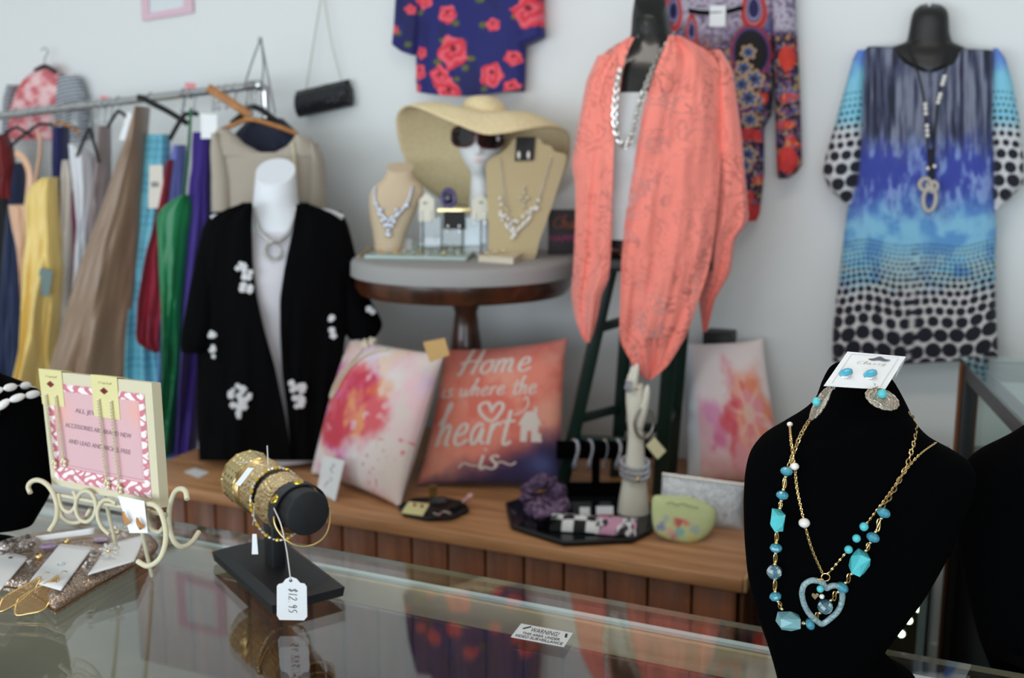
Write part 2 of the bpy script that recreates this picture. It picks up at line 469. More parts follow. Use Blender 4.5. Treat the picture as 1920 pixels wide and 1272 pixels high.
GLYPH = {
 'H': (1.05, [[(.0, .1), (.12, 0), (.25, .9), (.42, 1.9), (.3, 1.95)], [(.75, 0), (.88, .9), (1.02, 1.9)], [(-.05, .85), (.45, 1.0), (1.1, .95)]]),
 'o': (.75, [[(.45, 1), (.12, .75), (.1, .2), (.35, 0), (.6, .3), (.6, .8), (.42, 1), (.75, .9)]]),
 'm': (1.15, [[(.05, 0), (.12, 1)], [(.1, .55), (.3, 1), (.45, .85), (.43, 0)], [(.45, .55), (.65, 1), (.82, .85), (.8, .1), (1.0, .05)]]),
 'e': (.72, [[(.08, .45), (.5, .6), (.5, .95), (.28, 1), (.08, .55), (.15, .12), (.38, 0), (.7, .25)]]),
 'i': (.38, [[(.12, 1), (.1, .2), (.22, 0), (.4, .2)], [(.14, 1.35), (.17, 1.45)]]),
 's': (.6, [[(.5, .85), (.32, 1), (.12, .8), (.3, .55), (.48, .28), (.32, 0), (.03, .12)]]),
 'w': (1.0, [[(0, .95), (.08, .15), (.25, 0), (.42, .3), (.45, .9), (.5, .15), (.68, 0), (.85, .5), (.9, 1)]]),
 'h': (.72, [[(-.12, 1.0), (.1, 1.5), (.22, 1.95), (.1, 1.9), (.08, 0)], [(.09, .5), (.32, 1), (.48, .8), (.48, .12), (.65, 0)]]),
 'r': (.58, [[(.1, 0), (.12, 1)], [(.11, .6), (.3, .98), (.52, .92)]]),
 't': (.52, [[(.22, 1.6), (.16, .2), (.3, 0), (.5, .15)], [(-.1, 1.05), (.52, 1.1)]]),
 'a': (.78, [[(.52, .88), (.3, 1), (.08, .6), (.15, .08), (.35, .08), (.54, .85), (.54, .15), (.76, .1)]]),
 'C': (.9, [[(.8, 1.5), (.5, 1.75), (.1, 1.2), (.1, .4), (.45, 0), (.85, .3)]]),
 'y': (.6, [[(.05, 1), (.15, .3), (.3, .2), (.5, 1)], [(.5, 1), (.35, -.4), (.1, -.6)]]),
 'l': (.35, [[(.1, .1), (.25, 1.7), (.12, 1.6), (.12, .1), (.33, .1)]]),
 'g': (.65, [[(.5, .9), (.2, 1), (.1, .4), (.35, .2), (.52, .9), (.45, -.4), (.1, -.5)]]),
 '$': (.7, [[(.6, 1.2), (.3, 1.4), (.1, 1.1), (.3, .8), (.55, .5), (.35, .15), (.05, .3)], [(.35, 1.65), (.3, -.1)]]),
 '1': (.35, [[(.15, 1.5), (.15, 0)]]),
 '2': (.7, [[(.1, 1.2), (.35, 1.5), (.55, 1.2), (.3, .5), (.05, .05), (.65, .1)]]),
 '9': (.65, [[(.5, 1.2), (.3, 1.45), (.1, 1.1), (.3, .8), (.52, 1.2), (.45, 0)]]),
 '5': (.65, [[(.55, 1.45), (.2, 1.4), (.15, .85), (.5, .7), (.45, .15), (.1, .05)]]),
 '.': (.3, [[(.1, 0), (.14, .05)]]), ' ': (.55, []),
}
def stroke_text(s, w=0.12, gap=0.08, n=14, slant=0.12):
    """handwritten lettering as flat ribbons in letter units; returns V2, F and total width"""
    V, F, x = [], [], 0.0
    for ch in s:
        adv, st = GLYPH[ch]
        for pl in st:
            P = smooth_path(np.array(pl, float), n) if len(pl) > 2 else np.linspace(pl[0], pl[1], n)
            ribbon(P + A(x, 0) + np.stack([P[:, 1] * slant, P[:, 1] * 0], 1), w, V, F)
        x += adv + gap
    return np.array(V), F, x
def ribbon(P, w, V, F):
    T = np.gradient(P, axis=0); T /= np.linalg.norm(T, axis=1)[:, None] + 1e-9
    Nn = np.stack([-T[:, 1], T[:, 0]], 1); ww = np.broadcast_to(w, (len(P),)) * np.clip(0.75 + 0.45 * np.abs(T[:, 1]), 0, 1.2)
    L = P + Nn * ww[:, None] / 2; Rr = P - Nn * ww[:, None] / 2; b = len(V)
    for a_, c_ in zip(L, Rr): V += [a_, c_]
    F += [[b + 2 * i, b + 2 * i + 1, b + 2 * i + 3, b + 2 * i + 2] for i in range(len(P) - 1)]

# ---------------------------------------------------------------- jewellery pieces
def chain(P, link=0.006, wire=0.0007, wide=0.55, n=10, m=5, step=0.72):
    P = np.asarray(P, float); d = np.concatenate([[0], np.cumsum(np.linalg.norm(np.diff(P, axis=0), axis=1))])
    cnt = max(2, int(d[-1] / (link * step))); s = np.linspace(0, d[-1], cnt)
    Q = np.stack([np.interp(s, d, P[:, k]) for k in range(3)], 1)
    T = np.gradient(Q, axis=0); T /= np.linalg.norm(T, axis=1)[:, None] + 1e-12
    items = []
    for i in range(cnt):
        a = nrm(np.cross(T[i], -FH)); b = nrm(np.cross(T[i], a))
        sd = nrm(a + 0.35 * b) if i % 2 == 0 else nrm(b + 0.45 * a)
        th = np.linspace(0, 2 * math.pi, n, endpoint=False)
        items.append(tube(Q[i] + np.outer(np.cos(th), T[i]) * link * 0.5 + np.outer(np.sin(th), sd) * link * 0.5 * wide, wire, m, closed=True))
    return join(*items)
def gem_mesh(name, material, n=5, m=8, squash=0.75):
    V, F = ell((0, 0, 0), (1, 1, squash), None, n, m); return link_mesh(name, V, F, material, smooth=False)
def ball_mesh(name, material, n=8, m=12):
    V, F = ell((0, 0, 0), 1.0, None, n, m); return link_mesh(name, V, F, material)

# ================================================================ the setting
CT, PT, YW = 0.95, 0.60, 3.28          # counter top, platform top, back wall
wall_paint = mat('wall_paint', (230, 231, 231), 0.85, bump=0.03, bscale=90)
floor_m = mat('floor_tile', (196, 182, 162), 0.5, var=0.15, vscale=3)
def slab(name, lo, hi, m):
    lo, hi = A(*lo), A(*hi)
    return solo(name, box((lo + hi) / 2, hi - lo), m, kind='structure', smooth=False)
slab('floor', (-6, -4.2, -0.1), (3.2, YW, 0), floor_m)
slab('wall_back', (-6, YW, 0), (3.2, YW + 0.15, 3.0), wall_paint)
slab('wall_left', (-6.15, -4.2, 0), (-6, YW + 0.15, 3.0), wall_paint)
slab('wall_right', (3.2, -4.2, 0), (3.35, YW + 0.15, 3.0), wall_paint)
slab('ceiling', (-6, -4.2, 3.0), (3.2, YW + 0.15, 3.1), mat('ceiling_paint', (228, 228, 224), 0.9))
slab('wall_front', (-6, -4.35, 0), (3.2, -4.2, 0.6), wall_paint)
slab('trim_1', (-6, YW - 0.015, 0), (3.2, YW, 0.11), mat('trim_paint', (232, 230, 224), 0.5))

# ---------------------------------------------------------------- display platform along the wall
oak = wood_mat('platform_oak', (158, 108, 70), (202, 148, 104), 2.5, (1.2, 14, 14), 0.42)
slat_oak = wood_mat('platform_slat_oak', (92, 46, 18), (132, 72, 32), 3.0, (14, 14, 1.5), 0.45)
XL, XR, YF = -2.36, -0.462, 2.36
plat = thing('display_platform', 'long wooden display platform with grooved board front against the wall', 'platform', (XL / 2 + XR / 2, YF + 0.4, 0))
part('top', box(((XL + XR) / 2, (YF + YW) / 2 - 0.008, PT - 0.0175), (XR - XL, YW - YF - 0.02, 0.035), bev=0.004), oak, plat)
part('carcass', box(((XL + XR) / 2, (YF + YW) / 2 + 0.02, (PT - 0.035) / 2), (XR - XL - 0.05, YW - YF - 0.07, PT - 0.035)), mat('carcass_dark', (48, 28, 16), 0.8), plat, smooth=False)
npl = 17; wpl = (XR - XL - 0.03) / npl
pl_me = link_mesh('plank', *box((0, 0, 0), (wpl - 0.006, 0.014, PT - 0.037), bev=0.002, seg=1), slat_oak)
for i in range(npl):
    inst('plank', pl_me, plat, (XL + 0.015 + wpl * (i + 0.5), YF + 0.026, (PT - 0.037) / 2))
nps = 7; wps = (YW - YF - 0.06) / nps
ps_me = link_mesh('plank', *box((0, 0, 0), (0.014, wps - 0.006, PT - 0.037), bev=0.002, seg=1), slat_oak)
for sx in (XL + 0.012, XR - 0.012):
    for i in range(nps): inst('plank', ps_me, plat, (sx, YF + 0.05 + wps * (i + 0.5), (PT - 0.037) / 2))
part('end_trim', box((XR + 0.004, (YF + YW) / 2, PT - 0.0175), (0.008, YW - YF - 0.02, 0.037), bev=0.002), wood_mat('edge_strip', (176, 138, 92), (208, 172, 126), 4, (10, 1, 10)), plat)

# ---------------------------------------------------------------- glass counter in the foreground
glass = pane_mat('counter_glass', (243, 246, 245))
frame_wood = wood_mat('counter_frame_wood', (196, 166, 126), (222, 196, 158), 3, (1.2, 12, 12), 0.4)
dark_lam = mat('counter_laminate', (66, 65, 68), 0.4)
ctr = thing('glass_counter', 'glass topped display counter with wooden front rail in the foreground', 'counter', (-0.75, 0.9, 0))
CX0, CX1, CY0, CY1 = -2.15, 0.75, 0.30, 1.385
part('glass_top', box(((CX0 + CX1) / 2, (CY0 + CY1) / 2, CT - 0.004), (CX1 - CX0, CY1 - CY0, 0.008)), glass, ctr, smooth=False)
gt_ = ctr_glass = bpy.data.objects['glass_top'].data                      # polished pale edge all round the sheet
gt_.materials.append(mat('glass_edge', (120, 112, 92), 0.25))
for p_ in gt_.polygons:
    if abs(p_.normal.z) < 0.5: p_.material_index = 1
part('joint_strip', box(((CX0 + CX1) / 2, 1.342, CT - 0.0115), (CX1 - CX0, 0.011, 0.005)), mat('silicone_strip', (226, 236, 238), 0.35), ctr, smooth=False, label='pale glass joint strip')
part('front_rail', box(((CX0 + CX1) / 2, 1.3405, CT - 0.036), (CX1 - CX0, 0.022, 0.042), bev=0.002), frame_wood, ctr, label='light wooden rail under the glass')
part('front_pane', box(((CX0 + CX1) / 2, 1.340, 0.66), (CX1 - CX0, 0.006, 0.45)), glass, ctr, smooth=False)
part('base_cabinet', box(((CX0 + CX1) / 2, 0.86, 0.21), (CX1 - CX0, 0.97, 0.42), bev=0.004), frame_wood, ctr)
part('interior_deck', box(((CX0 + CX1) / 2, 0.86, 0.428), (CX1 - CX0 - 0.02, 0.93, 0.014)), dark_lam, ctr, smooth=False)
part('back_panel', box(((CX0 + CX1) / 2, 0.37, 0.68), (CX1 - CX0, 0.018, 0.50)), dark_lam, ctr, smooth=False)
for sx in (CX0 + 0.02, CX1 - 0.02):
    part('end_panel', box((sx, 0.86, 0.68), (0.02, 0.95, 0.52)), frame_wood, ctr, smooth=False)
part('glass_shelf', box(((CX0 + CX1) / 2, 0.80, 0.67), (CX1 - CX0 - 0.06, 0.72, 0.006)), glass, ctr, smooth=False)
ink = mat('printed_ink', (28, 28, 30), 0.6)
s00, s10, s11, s01 = A(-0.5435, 1.217, CT + 0.0006), A(-0.468, 1.219, CT + 0.0006), A(-0.4715, 1.2615, CT + 0.0006), A(-0.547, 1.2595, CT + 0.0006)
stk = part('warning_sticker', plate(s00, s10, s11, s01, 0.0005), mat('sticker_grey', (205, 207, 209), 0.45), ctr, smooth=False, label='grey video surveillance warning sticker on the glass')
sx_, sy_ = s10 - s00, s01 - s00
text_on('WARNING!', s00 + sx_ * 0.52 + sy_ * 0.56, sx_, sy_, 0.0125, ink, stk, width=0.040)
text_on('THIS AREA UNDER', s00 + sx_ * 0.50 + sy_ * 0.31, sx_, sy_, 0.0068, ink, stk, width=0.054, bold=0.01)
text_on('VIDEO SURVEILLANCE', s00 + sx_ * 0.50 + sy_ * 0.07, sx_, sy_, 0.0072, ink, stk, width=0.068, bold=0.01)
for a0, a1 in (((.10, .66), (.22, .90)), ((.90, .86), (.93, .60))):
    p, q = s00 + sx_ * a0[0] + sy_ * a0[1], s00 + sx_ * a1[0] + sy_ * a1[1]; w = nrm(np.cross(q - p, UZ)) * 0.0016
    part('camera_mark', (np.array([p - w, p + w, q + w, q - w]) + UZ * 0.0005, [[0, 1, 2, 3]]), ink, stk, smooth=False)

# ---------------------------------------------------------------- second glass case at the right
case_dark = mat('case_black_frame', (26, 25, 27), 0.45)
cs = thing('glass_display_case', 'dark framed glass showcase at the right below the blue dress', 'display case', (0.30, 2.3, 0))
ca = math.radians(11.7); cxa = A(math.cos(ca), -math.sin(ca) * -1, 0); cya = A(-math.sin(ca), math.cos(ca), 0)
cxa = nrm(A(cya[1], -cya[0], 0)); c0 = A(-0.012, 2.66, 0)
def cp(x, y, z): return c0 + cxa * x - cya * y + UZ * z          # x to the right, y towards the counter
cax = [cxa, cya, UZ]
CW, CL, CZ = 0.62, 1.02, 1.10
for x, y in ((0, 0), (CW, 0), (0, CL), (CW, CL)):
    part('post', box(cp(x, y, CZ / 2), (0.036, 0.036, CZ), cax, bev=0.003), case_dark, cs)
part('top_rail', box(cp(0, CL / 2, CZ - 0.02), (0.03, CL, 0.045), cax, bev=0.003), mat('case_grey_rail', (62, 62, 66), 0.4), cs)
part('top_rail', box(cp(CW, CL / 2, CZ - 0.02), (0.03, CL, 0.045), cax, bev=0.003), MATS['case_grey_rail'], cs)
part('top_rail', box(cp(CW / 2, 0, CZ - 0.02), (CW, 0.03, 0.045), cax, bev=0.003), MATS['case_grey_rail'], cs)
part('top_rail', box(cp(CW / 2, CL, CZ - 0.02), (CW, 0.03, 0.045), cax, bev=0.003), MATS['case_grey_rail'], cs)
part('top_pane', box(cp(CW / 2, CL / 2, CZ + 0.006), (CW + 0.05, CL + 0.05, 0.008), cax), pane_mat('case_glass', (212, 228, 224)), cs, smooth=False)
part('side_pane', box(cp(0.0, CL / 2, 0.94), (0.006, CL - 0.04, 0.28), cax), MATS['case_glass'], cs, smooth=False)
part('front_pane', box(cp(CW / 2, CL, 0.94), (CW - 0.04, 0.006, 0.28), cax), MATS['case_glass'], cs, smooth=False)
part('base', box(cp(CW / 2, CL / 2, 0.40), (CW, CL, 0.80), cax, bev=0.004), mat('case_base_gloss', (44, 52, 54), 0.22), cs)
part('back_panel', box(cp(CW - 0.02, CL / 2, 0.94), (0.012, CL - 0.04, 0.28), cax), mat('case_back', (70, 72, 78), 0.5), cs, smooth=False)
part('wood_trim', box(cp(-0.022, 0.0, CZ / 2), (0.006, 0.014, CZ), cax), mat('case_wood_trim', (120, 66, 30), 0.5), cs, smooth=False)
# ---------------------------------------------------------------- low dark showcase between the platform and the tall case
lc = thing('low_showcase', 'low dark glass fronted showcase with glowing balls for lamp reflections behind the velvet bust', 'display case', (-0.205, 2.6, 0))
LX0, LX1, LY0, LY1, LZ = -0.40, -0.06, 2.30, 2.92, 0.82
lteal = mat('case_teal_lining', (84, 98, 96), 0.5)
part('plinth', box(((LX0 + LX1) / 2, (LY0 + LY1) / 2, 0.09), (LX1 - LX0, LY1 - LY0, 0.18), bev=0.003), case_dark, lc)
part('back_panel', box(((LX0 + LX1) / 2, LY1 - 0.01, 0.5), (LX1 - LX0, 0.02, 0.64)), lteal, lc, smooth=False)
for x in (LX0 + 0.008, LX1 - 0.008): part('side_panel', box((x, (LY0 + LY1) / 2, 0.5), (0.016, LY1 - LY0, 0.64)), lteal, lc, smooth=False)
part('front_pane', box(((LX0 + LX1) / 2, LY0 + 0.004, 0.5), (LX1 - LX0, 0.006, 0.64)), MATS['case_glass'], lc, smooth=False)
part('top', box(((LX0 + LX1) / 2, (LY0 + LY1) / 2, LZ - 0.01), (LX1 - LX0 + 0.02, LY1 - LY0 + 0.02, 0.02), bev=0.003), case_dark, lc)
part('glass_shelf', box(((LX0 + LX1) / 2, (LY0 + LY1) / 2, 0.47), (LX1 - LX0 - 0.04, LY1 - LY0 - 0.05, 0.006)), MATS['case_glass'], lc, smooth=False)
refl_glow = mat('reflection_glow', (255, 246, 214), emit=9.0)  # emissive balls stand in for lamp reflections in the case glass
for px, py, gl in ((1722, 1142, 'highest'), (1704, 1164, 'middle'), (1690, 1189, 'lowest')):
    P = pY(px, py, LY0 + 0.05)
    lp = part('lamp_reflection', ell(P, (0.0075, 0.0075, 0.0075)), refl_glow, lc, label='glowing ball standing in for a lamp reflection, %s of three' % gl)
    part('glow_collar', lathe([(0.011, 0.0), (0.011, 0.014), (0.005, 0.03)], P, A(0, 1, 0), 16), case_dark, lp)  # collar and stem are added only to hold the glowing ball
    part('stem', tube([P + A(0, .02, 0), A(P[0], P[1] + .02, LZ - .02)], .003, 6), case_dark, lp)
part_b = thing('brown_bowl', 'brown half round bowl on the showcase shelf behind the velvet bust', 'bowl', cp(0.16, 0.25, 0.802))
part('body', lathe([(0.02, 0), (0.05, 0.006), (0.085, 0.04), (0.098, 0.075), (0.092, 0.075), (0.06, 0.02), (0.0, 0.012)], cp(0.16, 0.25, 0.802), m=32), mat('bowl_brown', (112, 70, 24), 0.5), part_b)
part('foot', lathe([(0.03, -0.002), (0.032, 0.006), (0.025, 0.008)], cp(0.16, 0.25, 0.802), m=24), MATS['bowl_brown'], part_b)

# ================================================================ velvet busts on the counter
velvet = mat('black_velvet', (4, 4, 5), 0.95, spec=0.03)
gold = mat('polished_gold', (232, 200, 140), 0.26, 1.0)
pale_gold = mat('pale_gold', (236, 212, 160), 0.25, 1.0)
silver = mat('bright_silver', (214, 212, 208), 0.22, 1.0)
turq = mat('turquoise_stone', (98, 204, 208), 0.35, col2=(74, 180, 190), vscale=60)
turq_pale = mat('turquoise_matrix', (118, 204, 208), 0.35, col2=(150, 160, 170), vscale=45)
aqua_glass = mat('aqua_bead_glass', (78, 158, 178), 0.12, col2=(52, 128, 152), vscale=90, spec=0.8)
crystal_blue = mat('blue_crystal', (120, 180, 200), 0.03, trans=0.75, ior=1.6, spec=1.0)
pearl = mat('pearl', (232, 226, 218), 0.25, coat=0.6)

fb = f_face(1.205)
B = Loft(fb, [(738, 1552, 1688, .052), (748, 1543, 1696, .056), (775, 1534, 1706, .056), (792, 1502, 1716, .056), (806, 1455, 1724, .056), (825, 1428, 1748, .058), (850, 1409, 1800, .06), (872, 1402, 1822, .062), (900, 1398, 1824, .064), (950, 1396, 1806, .066),
              (1018, 1398, 1780, .064), (1077, 1403, 1748, .060), (1112, 1410, 1728, .056), (1167, 1424, 1688, .05), (1210, 1440, 1656, .044), (1250, 1452, 1640, .04), (1296, 1464, 1632, .04)], N=90, m=56, e=2.3, tilt=0.55, smooth=4)
bust = thing('necklace_bust', 'black velvet necklace bust wearing two turquoise necklaces on the counter', 'display bust', pZ(1560, 1300, CT))
part('torso', B.vf, velvet, bust)
bc = fb.p(1602, 1300); bc[2] = CT
part('base', lathe([(0.070, 0.0), (0.072, 0.006), (0.070, 0.014), (0.05, 0.026), (0.03, 0.045)], bc, m=40), velvet, bust)

# right bust, cut by the frame
fb2 = f_face(1.30)
B2 = Loft(fb2, [(735, 1968, 2090, .05), (790, 1958, 2100, .05), (835, 1880, 2170, .055), (850, 1836, 2200, .06), (875, 1812, 2225, .062), (930, 1797, 2236, .064), (1000, 1797, 2225, .062), (1100, 1812, 2190, .056), (1200, 1838, 2150, .046), (1262, 1862, 2120, .04)], N=60, m=40, tilt=0.5)
b2 = thing('necklace_bust', 'bare black velvet bust cut off by the right edge of the photo', 'display bust', pZ(1990, 1262, CT))
part('torso', B2.vf, velvet, b2)
c2 = fb2.p(1990, 1262); c2[2] = CT
part('base', lathe([(0.098, 0.0), (0.100, 0.006), (0.098, 0.014), (0.06, 0.030), (0.03, 0.045)], c2, m=40), velvet, b2)

# left bust with white bead necklace
fb3 = f_face(1.60)
B3 = Loft(fb3, [(640, -150, -40, .05), (700, -160, -30, .05), (722, -215, 42, .055), (736, -245, 74, .058), (770, -255, 88, .062), (850, -250, 98, .062), (930, -225, 92, .054), (985, -200, 60, .045)], N=60, m=40, tilt=0.5)
b3 = thing('necklace_bust', 'black velvet bust with white bead necklaces at the left edge behind the pink sign', 'display bust', pZ(-70, 985, CT))
part('torso', B3.vf, velvet, b3)
c3 = fb3.p(-75, 985); c3[2] = CT
part('base', lathe([(0.088, 0.0), (0.09, 0.006), (0.088, 0.012), (0.05, 0.026), (0.028, 0.04)], c3, m=40), velvet, b3)
white_bead = mat('white_bead', (228, 224, 224), 0.3, coat=0.4)
wb_me = ball_mesh('bead', white_bead)
for nm, pts, lb in (('upper', [(-190, 742), (-120, 760), (-60, 752), (-22, 738), (10, 729), (40, 723), (68, 727)], 'white oval bead necklace lying highest on the left black bust'),
                    ('lower', [(-200, 800), (-140, 835), (-70, 830), (-20, 790), (8, 757), (38, 745), (66, 740), (88, 748)], 'white oval bead necklace hanging lower on the left black bust')):
    P = smooth_path(np.array(pts, float), 400); d = np.concatenate([[0], np.cumsum(np.linalg.norm(np.diff(P, axis=0), axis=1))])
    t = thing('bead_necklace', lb, 'necklace', B3.on(A(-22), A(760), 0.008)[0], 'white bead necklaces on the left bust')
    s = np.arange(10, d[-1], 29.5); X = np.interp(s, d, P[:, 0]); Y = np.interp(s, d, P[:, 1])
    Q = B3.on(X, Y, 0.007); T = np.gradient(Q, axis=0)
    for q, tt in zip(Q, T): inst('bead', wb_me, t, q, rot_to(tt), (0.0062, 0.0062, 0.0118))
    part('cord', tube(B3.on(P[::6, 0], P[::6, 1], 0.006), 0.0006, 5), white_bead, t)

# ---------------------------------------------------------------- turquoise bead necklace
def on_b(pts, lift): p = np.asarray(pts, float); return B.on(p[:, 0], p[:, 1], lift)
roundel = gem_mesh('roundel_bead', aqua_glass, 6, 10, 0.72)
crystal = gem_mesh('crystal_bead', crystal_blue, 7, 10, 1.0)
tball = ball_mesh('turquoise_bead', turq)
spacer = ball_mesh('gold_spacer', pale_gold, 6, 8)
sv, sf = hull([(x, y, z) for x in (-1, 1) for y in (-.55, .55) for z in (-.62, .62)] + [(x, y, z) for x in (-.55, .55) for y in (-1, 1) for z in (-.62, .62)] + [(x, y, z) for x in (-.5, .5) for y in (-.5, .5) for z in (-1.05, 1.05)])
rng = np.random.default_rng(4)
stone = link_mesh('turquoise_nugget', *hull([(-.95, -.3, -.75), (-.8, .6, -.8), (.9, .5, -.7), (.85, -.55, -.8), (-1, .35, .1), (-.35, -.95, .25), (1, -.2, .3), (.3, .95, .15), (-.75, -.4, .85), (-.6, .6, .8), (.8, .55, .9), (.65, -.5, .85), (-.3, -.9, -.5)]), turq, smooth=False)
stone2 = link_mesh('turquoise_nugget', stone.vertices and np.array([v.co[:] for v in stone.vertices]), [list(p.vertices) for p in stone.polygons], turq_pale, smooth=False)
nk = thing('turquoise_necklace', 'long necklace of turquoise nuggets and aqua beads on the velvet bust', 'necklace', on_b([(1478, 1165)], 0.004)[0])
PXM = 1.19 / 2000.0
seq = [('r', 1475, 884, 12), ('r', 1467, 929, 12), ('s', 1458, 976, 22), ('r', 1455, 1028, 12), ('c', 1452, 1073, 15), ('r', 1454, 1119, 12), ('S', 1478, 1165, 25), ('r', 1519, 1171, 12),
       ('c', 1547, 1138, 15), ('r', 1579, 1102, 13), ('s', 1611, 1056, 25), ('r', 1637, 1008, 13), ('r', 1657, 962, 13)]
P2 = np.array([(a[1], a[2]) for a in seq], float)
Q = np.array([on_b([(a[1], a[2])], 0.010 if a[0] in 'sS' else 0.008)[0] for a in seq]); T = np.gradient(Q, axis=0)
for a, q, tt in zip(seq, Q, T):
    r = a[3] * PXM
    if a[0] == 'r': inst('roundel_bead', roundel, nk, q, rot_to(tt), (r, r, r))
    elif a[0] == 'c': inst('crystal_bead', crystal, nk, q, rot_to(tt), (r, r, r))
    else: inst('turquoise_nugget', stone if a[0] == 's' else stone2, nk, q, rot_to(tt, FH) if a[0] == 's' else rot_to(tt + 0.2 * RT, FH), (r * 0.86, r * 0.72, r * 0.98))
links = []
for i in range(len(Q) - 1):
    for f in (0.42, 0.58):
        pass
    d = nrm(Q[i + 1] - Q[i]); L_ = np.linalg.norm(Q[i + 1] - Q[i])
    ra = seq[i][3] * PXM * (0.75 if seq[i][0] == 'r' else 1.0); rb = seq[i + 1][3] * PXM * (0.75 if seq[i + 1][0] == 'r' else 1.0)
    a_, b_ = Q[i] + d * ra, Q[i + 1] - d * rb
    inst('gold_spacer', spacer, nk, a_ + d * 0.0012, rot_to(d), (0.0022, 0.0022, 0.002)); inst('gold_spacer', spacer, nk, b_ - d * 0.0012, rot_to(d), (0.0022, 0.0022, 0.002))
    mid = (a_ + b_) / 2; g = max(0.004, np.linalg.norm(b_ - a_) - 0.004)
    links.append(tube([a_, b_], 0.0006, 5))
    links.append(torus(mid, g * 0.5, 0.00065, FH, 14, 5, ry=0.0019) if abs(d @ RT) > 0.7 else torus(mid, 0.0019, 0.00065, FH, 14, 5, ry=g * 0.5))
part('gold_links', join(*links), gold, nk)
ch_l = smooth_path(on_b([(1546, 742), (1536, 765), (1520, 785), (1502, 815), (1488, 850), (1480, 872)], 0.003), 80)
ch_r = smooth_path(on_b([(1655, 950), (1665, 938), (1682, 908), (1697, 880), (1708, 850), (1716, 818), (1716, 795), (1706, 778)], 0.003), 80)
part('chain', chain(ch_l, 0.0062, 0.0008), mat('antique_gold_chain', (206, 178, 130), 0.3, 1.0), nk)
part('chain', chain(ch_r, 0.0075, 0.00085, 0.8), MATS['antique_gold_chain'], nk)

# ---------------------------------------------------------------- heart pendant necklace
hk = thing('heart_necklace', 'fine gold chain necklace with pearls and a clear blue glass heart', 'necklace', on_b([(1548, 1150)], 0.004)[0])
for pts, ln in (([(1481, 797), (1483, 825), (1486, 852), (1490, 875)], 60), ([(1490, 875), (1495, 920), (1508, 981)], 60), ([(1508, 981), (1522, 1030), (1542, 1076)], 60),
                ([(1553, 1076), (1570, 1056), (1586, 1037)], 40), ([(1626, 981), (1660, 935), (1696, 885), (1725, 852), (1754, 831)], 120)):
    part('chain', chain(smooth_path(on_b(pts, 0.0045), ln), 0.0040, 0.00062, 0.6), gold, hk)
pm = ball_mesh('pearl', pearl)
for x, y, r in ((1481, 796, 6), (1490, 875, 8.5), (1508, 981, 11)):
    q = on_b([(x, y)], 0.006)[0]; inst('pearl', pm, hk, q, rot_to(UZ), (r * PXM, r * PXM, r * PXM * 0.85))
for x, y, r in ((1591, 1031, 8), (1606, 1010, 8), (1620, 988, 8.5)):
    inst('turquoise_bead', tball, hk, on_b([(x, y)], 0.006)[0], rot_to(UZ), (r * PXM,) * 3)
part('ring', torus(on_b([(1548, 1083)], 0.006)[0], 0.0046, 0.0007, FH + 0.2 * RT, 20, 6), gold, hk)
hz = np.array([(330, 950), (312, 925), (285, 912), (245, 912), (213, 938), (204, 985), (220, 1045), (250, 1092), (288, 1125), (308, 1136), (345, 1112), (385, 1075), (408, 1030), (413, 975), (400, 945), (372, 936), (348, 942)], float) / 2.766 + A(1430, 760)
heart_glass = mat('speckled_glass', (150, 198, 206), 0.08, trans=0.6, ior=1.5, spec=0.9, bump=0.6, bscale=260, col2=(226, 242, 244), vscale=300)
part('glass_heart', tube(smooth_path(on_b(hz, 0.009), 90, True), 0.0034, 10, closed=True), heart_glass, hk)
inst('turquoise_bead', tball, hk, on_b([(1538, 1105)], 0.014)[0], rot_to(UZ), (7 * PXM,) * 3)
inst('pearl', pm, hk, on_b([(1541, 1119)], 0.013)[0], rot_to(UZ), (5 * PXM,) * 3)
hc = on_b([(1528, 1117)], 0.012)[0]
part('heart_charm', join(prism([hc + (RT * x + UZ * z) * 0.0042 for x, z in ((0, -1.1), (.9, -.1), (.95, .5), (.5, .8), (0, .4), (-.5, .8), (-.95, .5), (-.9, -.1))], -FH * 0.001), box(on_b([(1537, 1088)], 0.009)[0], (0.008, 0.004, 0.004), [RT, FH, UZ], bev=0.0008)), pale_gold, hk, smooth=False)

# ---------------------------------------------------------------- earrings on their card at the bust's neck
white_card = mat('white_card', (236, 237, 240), 0.5)
ck = [pD(1544.5, 723.6, 1.165), pD(1659.6, 730.6, 1.165), pD(1698.6, 669, 1.225), pD(1589, 659.5, 1.225)]
ec = thing('earring_card', 'white earring card leaning on top of the velvet bust', 'card', ck[0])
cb = part('card', plate(*ck, 0.0006), white_card, ec, smooth=False)
cx_, cy_ = ck[1] - ck[0], ck[3] - ck[0]; cn = nrm(np.cross(cx_, cy_))
def on_c(u, v, l=0.0): return ck[0] + cx_ * u + cy_ * v + cn * l
part('fold_tab', plate(ck[2], on_c(1.0, 0.62), on_c(1.0, 0.60) + A(0, 0.004, -0.004) - cn * 0.010, ck[2] - cn * 0.010, 0.0005), white_card, cb, smooth=False)
slot = smooth_path(np.array([(.42, .82), (.50, .84), (.58, .90), (.64, .88), (.70, .84), (.80, .82), (.72, .78), (.60, .80), (.50, .78)]), 40, True)
part('hang_slot', (np.array([on_c(u, v, 0.0004) for u, v in slot]), [list(range(40))]), mat('slot_shadow', (92, 96, 108), 0.8), cb, smooth=False)
Vt, Ft, wt = stroke_text('Classy', 0.10) if all(c in GLYPH for c in 'Classy') else stroke_text('Crystal', 0.1)
part('lettering', (np.array([on_c(0.27 + v[0] / wt * 0.50, 0.66 + v[1] * 0.05, 0.0004) for v in Vt]), Ft), mat('gold_print', (190, 184, 168), 0.5), cb, smooth=False)
